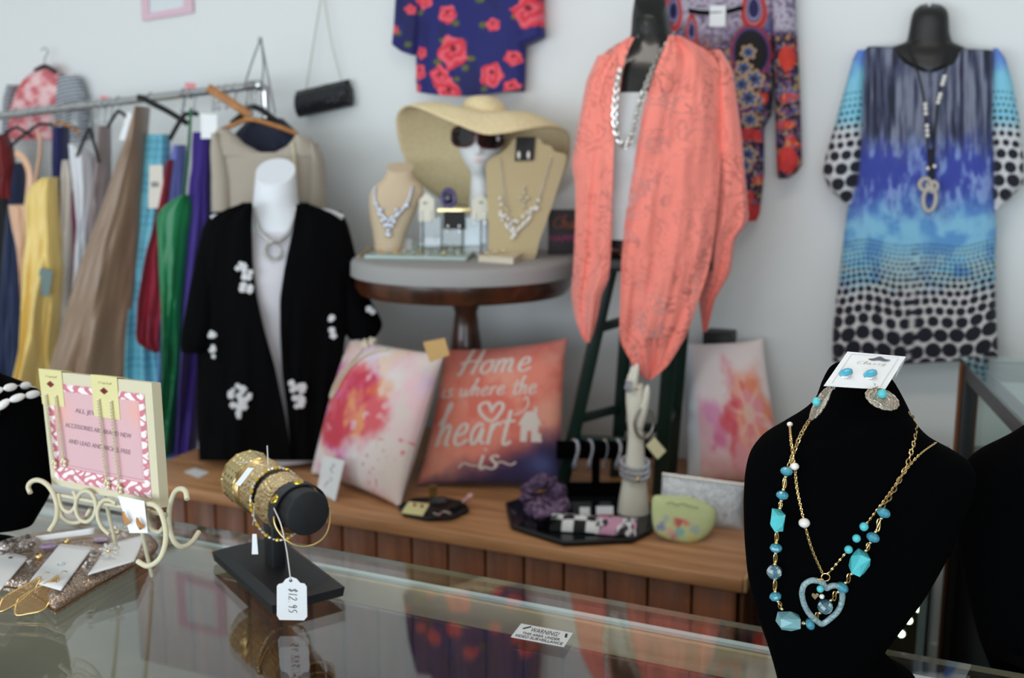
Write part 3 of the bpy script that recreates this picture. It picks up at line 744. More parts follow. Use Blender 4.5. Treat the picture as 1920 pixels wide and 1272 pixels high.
for a0, a1 in (((.10, .08), (.10, .92)), ((.90, .08), (.90, .92)), ((.10, .92), (.90, .92))):
    part('printed_line', tube([on_c(*a0, 0.0003), on_c(*a1, 0.0003)], 0.00025, 4), mat('grey_print', (196, 200, 206), 0.6), cb)
def earring(name, label, top, med, rx, axis_n, edge):
    t = thing(name, label, 'earring', med - UZ * 0.012, 'turquoise earrings on the bust card')
    # teardrop stud
    R = rot_to(nrm(cn - FH * 0.2))
    part('setting', ell(top, (0.0086, 0.0064, 0.0022), np.stack([nrm(RT + UZ * 0.35), nrm(np.cross(cn, nrm(RT + UZ * 0.35))), cn], 1), 8, 18), silver, t)
    part('turquoise_stud', ell(top + cn * 0.0020, (0.0076, 0.0054, 0.0030), np.stack([nrm(RT + UZ * 0.35), nrm(np.cross(cn, nrm(RT + UZ * 0.35))), cn], 1), 8, 18), mat('turquoise_cabochon', (84, 178, 204), 0.3, col2=(58, 150, 180), vscale=130), t)
    part('jump_ring', chain(smooth_path([top - UZ * 0.006, (top + med) / 2, med + UZ * 0.005], 16), 0.004, 0.0007), silver, t)
    n = 160; th = np.linspace(0, 2 * math.pi, n, endpoint=False)
    e1, e2 = axis_n; rr = 1 + 0.05 * np.abs(np.sin(th * 7))
    rings = []
    for f, l in ((1.0, -0.0006), (1.0, 0.0007), (0.93, 0.0012), (0.9, 0.0004), (0.75, 0.0012), (0.66, 0.0004), (0.5, 0.0012), (0.42, 0.0005), (0.2, 0.001)):
        wob = rr if f > 0.7 else 1 + 0.08 * np.sin(th * 7 + 1)
        rings.append(med + np.outer(np.cos(th) * wob, e1) * f + np.outer(np.sin(th) * wob, e2) * f + np.cross(nrm(e1), nrm(e2)) * l)
    V = np.array(rings); F = gridF(len(rings), n, True).tolist() + [list(range(n))[::-1], [(len(rings) - 1) * n + j for j in range(n)]]
    part('scalloped_medallion', (V.reshape(-1, 3), F), mat('oxidised_silver', (176, 166, 154), 0.32, 1.0, bump=0.5, bscale=420), t)
    part('turquoise_bead', ell(med + np.cross(nrm(e1), nrm(e2)) * 0.002 + e2 * 0.45, 0.0052), turq, t)
earring('turquoise_earring', 'turquoise earring with scalloped silver medallion facing out on the white card', on_c(.62, .34, 0.002), pD(1654, 749, 1.150), 0.019, (0.0185 * nrm(RT - UZ * 0.22 - FH * 0.1), 0.0130 * nrm(UZ + RT * 0.1 + FH * 0.9)), False)
earring('turquoise_earring', 'turquoise earring hanging edge-on at the left of the white card', on_c(.22, .33, 0.002), pD(1538, 757, 1.150), 0.019, (0.0205 * nrm(UZ + 0.55 * RT + 0.1 * FH), 0.010 * nrm(FH - RT * 0.25)), True)

# ================================================================ bracelet stand
matte = mat('matte_black', (27, 28, 31), 0.5)
Lx = nrm(A(-0.854, 0.519, 0)); Sx = nrm(A(0.519, 0.854, 0))
bcen = A(-0.946, 1.2465, CT)
st = thing('bracelet_stand', 'black T-bar bracelet stand loaded with gold bangles on the counter', 'jewelry stand', bcen)
Bx = [Lx, Sx, UZ]
hv = []
for hl, hs, z in ((.119, .054, .004), (.121, .056, .018), (.106, .044, .026)): hv += [bcen + Lx * a * hl + Sx * b * hs + UZ * z for a, b in ((-1, -1), (1, -1), (1, 1), (-1, 1))]
hf = [[3, 2, 1, 0], [8, 9, 10, 11]] + [[k * 4 + i, k * 4 + (i + 1) % 4, k * 4 + 4 + (i + 1) % 4, k * 4 + 4 + i] for k in (0, 1) for i in range(4)]
part('base', (np.array(hv), hf), matte, st, smooth=False)
for a, b in ((-1, -1), (1, -1), (1, 1), (-1, 1)):
    part('foot', lathe([(0.006, 0), (0.006, 0.0045)], bcen + Lx * a * 0.1 + Sx * b * 0.04, m=12), matte, st)
part('post', box(bcen + UZ * 0.075, (0.034, 0.022, 0.11), Bx, bev=0.003), matte, st)
CYL = 0.0325
cax0 = A(*pD(579, 964, 1.432))
LEN = 0.235
part('bar', lathe([(0.0, 0), (CYL - 0.004, 0), (CYL - 0.001, 0.0012), (CYL, 0.004), (CYL, LEN - 0.004), (CYL - 0.003, LEN), (0.0, LEN)], cax0, Lx, 48, caps=False), matte, st)
u1, u2 = nrm(np.cross(UZ, Lx)), UZ       # across, up

def band(t0, t1, R, th=0.0012, disp=None, n=140, k=24, drop=None, a0=0.0, a1=2 * math.pi):
    """a bangle hanging on the bar between two distances from its front end"""
    drop = (R - CYL) if drop is None else drop
    full = a1 - a0 > 6.28; an = np.linspace(a0, a1, n, endpoint=not full); tt = np.linspace(t0, t1, k)
    def surf(r):
        return cax0 - UZ * drop + Lx * tt[:, None, None] + (u1 * np.cos(an)[:, None] + u2 * np.sin(an)[:, None])[None] * r[..., None]
    dd = np.zeros((k, n)) if disp is None else disp(an[None] + 0 * tt[:, None], tt[:, None] + 0 * an[None])
    outer = surf(R + th + dd); inner = surf(np.full((k, n), R))
    V = np.concatenate([outer, inner[::-1]], 0)
    F = gridF(2 * k, n, full, True).tolist()
    if not full: F += [[i * n for i in range(2 * k)], [i * n + n - 1 for i in range(2 * k)][::-1]]
    return V.reshape(-1, 3), F
hammer = lambda sd: (lambda a, t: 0.0022 * (fbm(a * 7, t * 150, sd, 3) - 0.5) + 0.0010 * np.abs(np.sin(a * 18 + 5 * vn(a * 3, t * 60, sd))))
gold_h = mat('hammered_gold', (246, 214, 160), 0.24, 1.0, bump=0.35, bscale=160)
G = 'gold bangles on the bracelet stand'
def tagcard(t, p0, p1, corners, string=True, name='price_tag', txt=None):
    part('tag_string', tube(smooth_path([p0, (np.asarray(p0) + p1) / 2 + A(0.001, 0, -0.001), p1], 12), 0.0007, 5), mat('white_string', (214, 206, 200), 0.8), t)
    return part(name, plate(*corners, 0.0007), white_card, t, smooth=False, label='white paper price tag')

dots = lambda a, t: 0.0015 * np.exp(-(((a * 12 / (2 * math.pi) * 2) % 1 - 0.5) ** 2 * 14 + (((t - 0.188) / 0.0125 + 0.5 * np.floor(a * 24 / (2 * math.pi))) % 1 - 0.5) ** 2 * 14)) + 0.0018 * (sst(0.0028, 0.0, np.abs(t - 0.1845)) + sst(0.0028, 0.0, np.abs(t - 0.2325)))
o = solo('dotted_cuff', band(0.183, 0.234, 0.0405, disp=dots, n=240, k=44), mat('cuff_gold', (228, 204, 148), 0.26, 1.0), 'wide gold cuff with raised dots at the far end of the bracelet stand', 'bracelet', G)
o = solo('ridged_bangle', band(0.168, 0.182, 0.0402, disp=lambda a, t: 0.0012 * np.abs(np.sin((t - 0.168) * 660)), n=120, k=24), gold, 'narrow ridged gold bangle beside the dotted cuff on the bracelet stand', 'bracelet', G)
o = solo('hammered_cuff', band(0.118, 0.166, 0.0385, disp=hammer(3), n=240, k=40), gold_h, 'wide hammered gold cuff with a white tag on the bracelet stand', 'bracelet', G)
t1 = o
o = solo('hammered_cuff', band(0.052, 0.102, 0.0385, disp=hammer(9), n=240, k=40), gold_h, 'wide hammered gold cuff next to the black leather strap on the bracelet stand', 'bracelet', G)
tp = f_face(1.45)
tagcard(t1, tp.p(473, 868), tp.p(448, 866, .012), [tp.p(450, 912, .045), tp.p(441, 908, .045), tp.p(465, 877, .045), tp.p(476, 878, .045)])

# crystal bracelet hanging loosely
cb_ = thing('crystal_bracelet', 'loose bracelet of yellow and clear crystals hanging on the bracelet stand', 'bracelet', cax0 + Lx * 0.11 - UZ * 0.07, G)
yel = gem_mesh('crystal', mat('yellow_crystal', (214, 178, 50), 0.1, 0.3, spec=1.0), 5, 8); clr = gem_mesh('crystal', mat('clear_crystal', (224, 220, 210), 0.08, 0.35, spec=1.0), 5, 8)
nn = 46
loop = []
for i in range(nn):
    a = 2 * math.pi * i / nn; q = cax0 + Lx * (0.110 + 0.012 * math.sin(a + 0.4)) - UZ * 0.0115 + u1 * math.cos(a) * 0.041 + u2 * math.sin(a) * (0.0475 if math.sin(a) > 0 else 0.058)
    loop.append(q)
    s_ = 0.0042 if i % 3 == 0 else 0.0029
    inst('crystal', yel if i % 3 == 0 else clr, cb_, q, rot_to(q - (cax0 + Lx * 0.11)), (s_,) * 3)
part('backing_band', tube(np.array(loop), 0.0014, 6, closed=True), pale_gold, cb_)
tagcard(cb_, tp.p(474, 985), tp.p(476, 950, .05), [tp.p(472, 1040, .05), tp.p(484, 1040, .05), tp.p(481, 1002, .05), tp.p(473, 1002, .05)])
part('tag_string', tube(smooth_path([tp.p(503, 872, .03), tp.p(502, 855, .03), tp.p(501, 836, .03)], 10), 0.0009, 6), MATS['white_string'], cb_)

# black leather strap with gold wire hoop
lb = thing('leather_bangle', 'black leather strap bangle with brass studs and thin gold hoop, price tag hanging', 'bracelet', cax0 + Lx * 0.03 - UZ * 0.055, G)
part('strap', band(0.026, 0.046, 0.0400, th=0.0022, n=80, k=8, a0=math.radians(-30), a1=math.radians(200), drop=0.006), mat('black_leather', (38, 40, 46), 0.45, bump=0.1, bscale=300), lb)
part('hoop', tube([cax0 + Lx * (0.003 + 0.02 * math.cos(a) ** 4) - UZ * 0.006 + u1 * math.cos(a) * 0.0425 + u2 * math.sin(a) * 0.0425 for a in np.linspace(math.radians(178), math.radians(366), 60)], 0.0015, 8), mat('hoop_gold', (240, 206, 140), 0.35, 0.9), lb)
def on_strap(ang, t, l=0.0): return cax0 - UZ * 0.006 + Lx * t + (u1 * math.cos(ang) + u2 * math.sin(ang)) * (0.0424 + l)
for ang, t in ((math.radians(92), 0.036), (math.radians(34), 0.036)):
    nv = nrm(u1 * math.cos(ang) + u2 * math.sin(ang))
    sd = part('stud', lathe([(0.0078, -0.001), (0.0078, 0.001), (0.0066, 0.0022), (0.005, 0.0016), (0.002, 0.0026), (0.0, 0.0026)], on_strap(ang, t), nv, 24, caps=False), mat('brass', (222, 190, 84), 0.18, 1.0), lb)
    part('slot_bar', box(on_strap(ang, t, 0.0022), (0.0016, 0.010, 0.0014), [nrm(np.cross(nv, Lx)), Lx, nv]), MATS['brass'], sd)
tf = f_face(1.36)
TG = [tf.p(519, 1100), tf.p(519, 1155), tf.p(524, 1163), tf.p(570, 1164), tf.p(576, 1157), tf.p(575, 1101), tf.p(571, 1095), tf.p(563, 1094), tf.p(556, 1086), tf.p(545, 1082), tf.p(535, 1087), tf.p(530, 1094), tf.p(522, 1096)]
ptg = part('price_tag', prism(np.array(TG)[::-1], FH * 0.0008), white_card, lb, smooth=False, label='white price tag reading 12.95')
part('eyelet', lathe([(0.0022, -0.0004), (0.0022, 0.0006)], tf.p(545, 1089, 0.0002), -FH, 14), mat('slot_dark', (70, 68, 66), 0.7), ptg)
part('tag_string', tube(smooth_path([on_strap(math.radians(20), 0.026, 0.001), tf.p(527, 985), tf.p(537, 1030), tf.p(542, 1065), tf.p(545, 1089)], 30), 0.00095, 6), MATS['white_string'], lb)
Vt, Ft, wt = stroke_text('$12.95', 0.11, 0.16)
xd_, yd_ = (tf.p(547, 1152) - tf.p(547, 1104)), (tf.p(557, 1104) - tf.p(540, 1104))
part('handwriting', (np.array([tf.p(541, 1103, 0.0005) + xd_ * (v[0] / wt) + yd_ * (v[1] / 1.6) for v in Vt]), Ft), mat('pen_ink', (84, 80, 84), 0.7), ptg, smooth=False)

# ================================================================ pink sign on a scroll easel
cream = mat('cream_paint', (208, 199, 170), 0.5)
SG = [pD(97, 908, 1.505), pD(300, 953, 1.385), pD(284, 718, 1.43)]; SG.append(Fr(SG[0], np.cross(SG[1] - SG[0], SG[2] - SG[0])).p(74, 694))       # bl br tr tl
sn = nrm(np.cross(SG[1] - SG[0], SG[3] - SG[0])); sx, sy = SG[1] - SG[0], SG[3] - SG[0]
def on_s(u, v, l=0.0):
    return (SG[0] * (1 - u) * (1 - v) + SG[1] * u * (1 - v) + SG[2] * u * v + SG[3] * (1 - u) * v) + sn * l
sg = thing('framed_sign', 'cream framed pink printed sign leaning on a scroll easel', 'sign', SG[0])
part('board', plate(*SG, 0.016), cream, sg, smooth=False)
V, F, U, W = quad_grid(on_s(.045, .055), on_s(.935, .06), on_s(.935, .90), on_s(.045, .90), 170, 140, 0.0006)
bd = np.minimum(np.minimum(U * 2.2, (1 - U) * 2.6), np.minimum(W * 1.1, (1 - W) * 2.0))
dam = np.abs(np.sin(U * 26 + 1.5 * np.sin(W * 34)) * np.sin(W * 26 + 1.4 * np.sin(U * 28))) 
col = np.zeros((len(U), 3)) + A(212, 170, 175)
col = mixc(col, (240, 160, 130), 0.55 * np.exp(-(((U - .06) / .16) ** 2 + ((W - .72) / .16) ** 2)) + 0.45 * np.exp(-(((U - .92) / .1) ** 2 + ((W - .82) / .14) ** 2)))
col = mixc(col, (202, 118, 130), sst(.155, .15, bd)); col = mixc(col, (238, 226, 226), sst(.15, .146, bd) * sst(.34, .42, dam)); col = mixc(col, (202, 118, 130), sst(.035, .03, bd) * sst(.3, .5, vn(U * 60, W * 60, 3)) * 0.5)
col = mixc(col, (190, 128, 150), sst(.006, .003, np.abs(bd - .18)))
part('printed_sheet', (V, F), mat('sign_print', attr=True, rough=0.5), sg, colors=col, label='pink sheet with damask border and grey lettering')
sh = sg.children[-1] if sg.children else sg
grey_ink = mat('grey_ink', (150, 122, 132), 0.6)
for s_, v, w in (('ALL JEWELRY &', .685, .40), ('ACCESSORIES ARE BRAND NEW', .545, .62), ('AND LEAD AND NICKEL FREE', .41, .58)):
    text_on(s_, on_s(.50, v - .02, 0.001), sx, sy, 0.0065, grey_ink, sg, width=w * np.linalg.norm(sx), shear=0.15)

# earrings hung over the sign
card_y = mat('pale_yellow_card', (216, 206, 150), 0.5)
def hung_card(u0, u1, v0, label, strands, gr):
    t = thing('earring_card', label, 'earring card', on_s((u0 + u1) / 2, v0, 0.003), gr)
    c = [on_s(u0, v0, .0015), on_s(u1, v0, .0015), on_s(u1, 1.012, .0015), on_s(u0, 1.012, .0015)]
    cd = part('card', plate(*c, 0.0006), card_y, t, smooth=False)
    part('fold_flap', plate(on_s(u0, 1.013, .0015), on_s(u1, 1.013, .0015), on_s(u1, 1.008, -.018), on_s(u0, 1.008, -.018), 0.0006), card_y, cd, smooth=False)
    Vt, Ft, wt = stroke_text('Crystal', 0.12)
    part('lettering', (np.array([on_s(u0 + (u1 - u0) * (.28 + .5 * v[0] / wt), .945 + v[1] * .010, .002) for v in Vt]), Ft), mat('olive_print', (150, 132, 90), 0.6), cd, smooth=False)
    um, vm = (u0 + u1) / 2 - 0.005, .885
    part('red_mark', join(*[prism([on_s(um + a + x * .018, vm + b + y * .016, .002) for x, y in ((-1, 0), (0, -1), (1, 0), (0, 1))], sn * 0.0002) for a, b in ((0, 0), (-.018, 0), (.018, 0), (0, .014), (0, -.014))]), mat('dark_red_print', (128, 40, 36), 0.6), cd, smooth=False)
    for us, v1, vend in strands:
        P = smooth_path([on_s(us, v1, .004), on_s(us + .012, (v1 + vend) / 2, .006), on_s(us + .02, vend, .006)], 26)
        e = part('crystal_strand', join(*[ell(p, (0.0023,) * 3, None, 4, 6) for p in P], tube(P, 0.0006, 5)), mat('champagne_crystal', (232, 222, 192), 0.15, 0.6), t, smooth=False)
        part('drop', join(*[ell(P[-1] + nrm(sx) * a - UZ * b, (r, r, r), None, 5, 8) for a, b, r in ((0, .004, .003), (.004, .007, .0032), (-.003, .008, .0028), (.003, .013, .0034))]), MATS['champagne_crystal'], e, smooth=False)
GS = 'crystal earring cards hung over the pink sign'
hung_card(.0, .215, .70, 'pale yellow card with long crystal earrings on the sign, hung at its left corner', ((.06, .78, .24), (.155, .78, .27)), GS)
hung_card(.485, .715, .66, 'pale yellow card with long crystal earrings hung over the middle of the sign', ((.55, .80, .16), (.66, .80, .14)), GS)
for v_ in (.32, .20):
    pass

# scroll easel of cream wire
es = thing('scroll_easel', 'cream painted wire easel with scrolls holding the pink sign', 'easel', (SG[0] + SG[1]) / 2 * A(1, 1, 0) + UZ * CT)
SF = Fr(SG[0] + sn * 0.006, sn)
def wire(pts, n=50, off=0.0, r=0.0036, name='scroll', closed=False):
    p = np.array(pts, float); of = np.interp(np.linspace(0, 1, len(p)), np.linspace(0, 1, len(np.atleast_1d(off))), np.atleast_1d(off)) if np.ndim(off) else off
    return part(name, tube(smooth_path(SF.p(p[:, 0], p[:, 1], of), n, closed), r, 10, closed=closed), cream, es)
wire([(57, 925), (53, 913), (60, 903), (73, 901), (88, 909), (100, 926), (107, 950), (105, 975), (92, 997)], off=[.012, .01, .006, .004, .02])
wire([(110, 926), (113, 945), (122, 958), (133, 960), (141, 950), (143, 935), (138, 922)], r=0.003)
wire([(112, 950), (118, 970), (135, 980), (155, 976), (170, 955)], off=-0.01, r=0.003)
wire([(161 + 19 * math.cos(a), 950 + 29 * math.sin(a)) for a in np.linspace(0, 2 * math.pi, 16, endpoint=False)], r=0.003, closed=True)
wire([(218, 945), (205, 938), (193, 940), (184, 955), (184, 972), (192, 990), (206, 1003)], r=0.003)
wire([(278, 955), (276, 975), (284, 992), (298, 998), (306, 990)], r=0.003)
wire([(268, 968), (268, 953), (277, 946), (290, 948), (301, 960), (309, 985), (311, 1012), (305, 1038), (294, 1054), (276, 1062), (258, 1053)], off=[.012, .012, .014, .03, .035], r=0.0036)
wire([(351, 937), (348, 922), (339, 917), (329, 922), (321, 940), (317, 965), (319, 995), (328, 1018), (343, 1026), (360, 1017), (373, 998)], off=[.01, .0, -.01, -.02, -.06], r=0.0036)
wire([(100, 926), (160, 938), (230, 951), (312, 966)], off=-0.004, r=0.003, name='cross_bar')
for u in (.15, .45):
    q = on_s(u, -.02, -0.004)
    part('back_leg', tube(smooth_path([on_s(u, .6, -.020), on_s(u, .3, -.05), on_s(u, .1, -.085) * A(1, 1, 0) + UZ * (CT + 0.004)], 20), 0.003, 8), cream, es)

# earring card stuck in the easel
e2 = thing('earring_card', 'small white card with amber earrings tucked into the easel scrolls', 'earring card', SF.p(240, 1000, .03))
q4 = [SF.p(243, 1000, .026), SF.p(277, 1000, .026), SF.p(270, 940, .018), SF.p(221, 930, .018)]
part('card', plate(*q4, 0.0006), white_card, e2, smooth=False)
amber = mat('amber_drop', (196, 138, 84), 0.25, 0.4)
for a, b in (((231, 960), (240, 982)), ((257, 972), (266, 990))):
    part('earring', tube(smooth_path([SF.p(a[0], a[1], .028), SF.p((a[0] + b[0]) / 2 - 2, (a[1] + b[1]) / 2, .03), SF.p(*b, .03)], 14), np.linspace(0.0015, 0.0042, 14), 8), amber, e2)

# ================================================================ glitter clutch and loose jewellery on the counter
glit = glitter_mat('rose_glitter', (112, 92, 84), (236, 214, 196), 900, 0.85, 0.35)
CZ0 = CT + 0.026
outl = smooth_path(np.array([(-90, 1096), (-95, 1075), (-30, 1035), (60, 1008), (170, 1000), (270, 1006), (292, 1018), (288, 1034), (240, 1066), (170, 1104), (112, 1140), (98, 1142), (78, 1122), (40, 1104), (-20, 1098)], float), 80, True)
tp_ = pZ(outl[:, 0], outl[:, 1], CT + 0.012); cen = tp_.mean(0)
rg = []
for f, z in ((0.90, CT + 0.0008), (0.985, CT + 0.004), (1.0, CT + 0.011), (0.985, CT + 0.018), (0.9, CT + 0.025), (0.7, CT + 0.028), (0.3, CT + 0.029)):
    q = cen + (tp_ - cen) * f; q[:, 2] = z; rg.append(q)
rg = np.array(rg); Fq = gridF(len(rg), 80, True).tolist() + [list(range(80))[::-1], [(len(rg) - 1) * 80 + j for j in range(80)]]
gc = thing('glitter_clutch', 'rose gold glitter clutch lying flat under the earring cards', 'clutch', cen * A(1, 1, 0) + UZ * CT)
part('body', (rg.reshape(-1, 3), Fq), glit, gc)
zp = cen + (tp_ - cen) * 1.004; zp[:, 2] = CT + 0.011
part('zip', tube(zp, 0.0016, 6, closed=True), mat('bronze_zip', (128, 92, 52), 0.35, 0.8), gc)

def flat_card(name, pts, z, label, thick=0.0007, group='white jewellery cards on the glitter clutch', hole=None, writing=None, material=None):
    P = np.array([pZ(x, y, zz) for (x, y), zz in zip(pts, z)])
    t = thing(name, label, 'card', P.mean(0), group)
    V, F, U, W = quad_grid(P[0], P[1], P[2], P[3], 14, 10)
    n = nrm(np.cross(P[1] - P[0], P[3] - P[0])); n = n if n[2] > 0 else -n
    c = part('card', (V + n * 0.0, F), material or white_card, t, solid=thick)
    if hole: part('hole', lathe([(0.0032, 0), (0.0032, 0.0006)], pZ(hole[0], hole[1], z[1]) + n * 0.0006, n, 16), mat('slot_dark', (70, 68, 66), 0.7), c)
    return t, P, n, c
t, P, n, c = flat_card('earring_card', [(55, 1091), (114, 1108), (174, 1027), (113, 1020)], (CT + .031, CT + .033, CT + .036, CT + .036), 'white card holding the gold filigree leaf earrings on the glitter clutch', hole=(138, 1031))
foil = mat('foil_print', (206, 224, 230), 0.15, 0.6)
part('logo', torus(P.mean(0) + n * 0.0012, 0.005, 0.0006, n, 20, 5), foil, c)
flat_card('earring_card', [(-60, 1100), (0, 1108), (54, 1045), (0, 1032)], (CT + .034,) * 4, 'white card at the lower left edge of the photo on the glitter clutch', hole=(20, 1047))
flat_card('folded_card', [(66, 1006), (79, 1014), (176, 1002), (178, 990)], (CT + .040, CT + .034, CT + .036, CT + .046), 'folded white card lying behind the purple stone necklace', hole=(159, 998))
flat_card('flower_card', [(164, 1079), (252, 1053), (273, 1003), (205, 1020)], (CT + .031, CT + .031, CT + .034, CT + .034), 'white card under the crystal flower earring beside the easel')

leaf1 = [(30, 1153), (31, 1131), (39, 1120), (68, 1103), (94, 1090), (109, 1081), (104, 1101), (90, 1133), (79, 1145), (55, 1151)]
leaf2 = [(0, 1147), (3, 1127), (14, 1116), (47, 1098), (75, 1083), (69, 1098), (60, 1109), (30, 1133)]
fil = mat('filigree_gold', (204, 168, 120), 0.3, 1.0)
for pts, lb in ((leaf1, 'gold filigree leaf earring nearest to the counter edge on the left'), (leaf2, 'gold filigree leaf earring behind the nearer leaf earring')):
    p = np.array(pts, float); zz = CT + 0.006 + 0.032 * (1153 - p[:, 1]) / 72
    P3 = np.array([pZ(a, b, z) for (a, b), z in zip(p, zz)])
    t = thing('leaf_earring', lb, 'earring', P3.mean(0) * A(1, 1, 0) + UZ * (CT + 0.003), 'gold filigree leaf earrings')
    ol = smooth_path(P3, 60, True); part('rim', tube(ol, 0.0016, 8, closed=True), gold, t)
    cc = P3.mean(0); d1 = nrm(P3[5 if len(P3) > 8 else 4] - P3[0]); nn_ = nrm(np.cross(P3[2] - P3[0], P3[-2] - P3[0])); d2 = np.cross(nn_, d1)
    poly = np.stack([(ol - cc) @ d1, (ol - cc) @ d2], 1)
    def inside(x, y):
        a, b = poly, np.roll(poly, -1, 0); k = (a[:, 1] > y) != (b[:, 1] > y)
        return (np.sum(k & (x < (b[:, 0] - a[:, 0]) * (y - a[:, 1]) / (b[:, 1] - a[:, 1] + 1e-12) + a[:, 0])) % 2) == 1
    wires = []
    for sgn in (1, -1):
        for c0_ in np.arange(-0.07, 0.07, 0.0042):
            run = []
            for s_ in np.arange(-0.06, 0.06, 0.0012):
                x, y = s_, c0_ + sgn * s_ * 0.9
                if inside(x, y): run.append(cc + d1 * x + d2 * y)
                else:
                    if len(run) > 2: wires.append(tube([run[0], run[-1]], 0.0006, 4))
                    run = []
    part('filigree', join(*wires), fil, t)
    part('hook', tube(smooth_path([P3[5 if len(P3) > 8 else 4], P3[5 if len(P3) > 8 else 4] + A(0.004, 0.006, 0.006), P3[5 if len(P3) > 8 else 4] + A(0.006, 0.012, 0.003)], 12), 0.0006, 6), gold, t)

clear_gem = gem_mesh('crystal', mat('rose_clear_crystal', (222, 208, 202), 0.06, 0.15, spec=1.0, trans=0.45, ior=1.6), 5, 8, 0.8)
smoke_gem = gem_mesh('crystal', mat('smoke_crystal', (120, 110, 106), 0.1, 0.4, spec=1.0), 5, 8, 0.8)
rs = random.Random(7)
def cluster(name, label, cat, pts, z, r, link_m=silver):
    P = np.array([pZ(x, y, z) for x, y in pts]); t = thing(name, label, cat, P.mean(0) * A(1, 1, 0) + UZ * (z - r))
    for q in P:
        f = rs.uniform(.7, 1.15); inst('crystal', clear_gem if rs.random() < .75 else smoke_gem, t, q + UZ * rs.uniform(0, .006), rot_to(A(rs.uniform(-.5, .5), rs.uniform(-.5, .5), 1)), (r * f, r * f, r * f))
    part('setting', join(*[ell(q - UZ * r * .5, (r * .9, r * .9, r * .4), None, 5, 8) for q in P]), link_m, t)
    return t
cluster('crystal_necklace', 'necklace of clustered pale crystals at the left edge of the counter', 'necklace', [(4 + 9.5 * i + rs.uniform(-3, 3), 1024 - 2.2 * i + 7 * j + rs.uniform(-2, 2)) for i in range(7) for j in range(3)] + [(-12, 1030), (-22, 1036)], CT + .036, .0048)
cluster('crystal_bracelet', 'row of small crystals lying between the two white cards', 'bracelet', [(176 - 3.4 * i + 4 * j, 1036 + 6.5 * i) for i in range(6) for j in range(2)] + [(52 + 3 * i, 1050 + 6 * i) for i in range(4)], CT + .035, .0034)
fl = thing('crystal_flower_earring', 'large clear crystal flower earrings beside the easel', 'earring', pZ(215, 1015, CT + .034))
for fx, fy, R_ in ((222, 997, 21), (205, 1032, 19)):
    c_ = pZ(fx, fy, CT + .046)
    for k in range(7):
        a = 2 * math.pi * k / 7 + fx; dv = RT * math.cos(a) + nrm(UZ + FH * .5) * math.sin(a) * .75
        V, F = ell(c_ + dv * R_ * 0.00052, (1, 1, 1), None, 6, 8)
        V = c_ + dv * R_ * 0.00052 + (V - (c_ + dv * R_ * 0.00052)) @ np.stack([dv * .0068, np.cross(dv, FH) * .004, FH * .002])
        part('petal', (V, F), mat('clear_petal', (226, 220, 214), 0.04, trans=0.7, ior=1.5, spec=1.0), fl, smooth=False)
    part('centre', ell(c_ - FH * .003, .0034), pale_gold, fl)
# purple agate necklace
ag = thing('agate_necklace', 'purple agate stone and gold bead on a string beside the folded card', 'necklace', pZ(90, 1022, CT + .03))
part('agate', ell(pZ(91, 1024, CT + .036), (.014, .009, .005), np.stack([RT, FH, UZ], 1), 8, 16), mat('purple_agate', (132, 106, 140), 0.2, col2=(176, 156, 178), vscale=70, coat=.5), ag)
part('agate', ell(pZ(190, 1012, CT + .033), (.013, .008, .004), np.stack([RT, FH, UZ], 1), 8, 16), MATS['purple_agate'], ag)
part('gold_bead', ell(pZ(125, 1016, CT + .036), .0052), gold, ag)
part('gold_bead', ell(pZ(73, 1044, CT + .034), (.0065, .0055, .005)), gold, ag)
part('string', tube(smooth_path([pZ(73, 1044, CT + .033), pZ(91, 1024, CT + .033), pZ(125, 1016, CT + .033), pZ(160, 1010, CT + .032), pZ(190, 1012, CT + .032)], 30), .0012, 6), mat('tan_cord', (150, 120, 90), .7), ag)

# ================================================================ white mannequin with black kimono
plastic_w = mat('white_plastic', (232, 234, 240), 0.35)
fm = f_face(3.30)
wz = lambda px, py, D: float(pD(px, py, D)[2])
WM = Loft(fm, [(322, 480, 553, .052), (350, 477, 556, .056), (385, 475, 558, .056), (405, 462, 572, .06), (425, 428, 602, .066), (450, 414, 620, .075), (520, 420, 612, .095), (600, 440, 598, .085), (680, 440, 604, .09), (780, 428, 616, .10), (856, 432, 612, .10)], N=70, m=44, e=2.1, tilt=0.75)
mq = thing('white_mannequin', 'white headless torso mannequin wearing the black kimono', 'mannequin', pD(520, 868, 3.30))
part('torso', WM.vf, plastic_w, mq)
pb = fm.p(520, 868); pb[2] = PT
part('base', lathe([(0.07, 0), (0.072, 0.006), (0.066, 0.012), (0.02, 0.016), (0.018, 0.06)], pb, m=36), plastic_w, mq)
tank_m = mat('white_jersey', (226, 222, 230), 0.85, bump=0.05, bscale=300)
TK = Loft(fm, [(432, 432, 600, .081), (450, 411, 622, .082), (520, 416, 616, .102), (600, 437, 601, .092), (680, 437, 607, .096), (780, 425, 619, .106), (850, 424, 620, .106)], N=50, m=40, e=2.1, fold=.003, k=6)
solo('white_tank_top', TK.vf, tank_m, 'white tank top under the black kimono', 'tank top')
blackc = mat('black_crepe', (7, 7, 9), 0.95, spec=0.1, bump=0.08, bscale=200)
km = thing('black_kimono', 'black open kimono jacket with white flower embroidery on the white mannequin', 'jacket', pD(520, 870, 3.25))
kl, _, _ = sheet(fm, [(383, 452, 474), (392, 420, 474), (405, 398, 473), (430, 388, 472), (500, 380, 474), (560, 374, 482), (620, 370, 496), (690, 370, 516), (780, 370, 534), (864, 374, 548)], N=60, m=34, xc=516, hw=150, bulge=.125, fold=.014, k=3, seed=3)
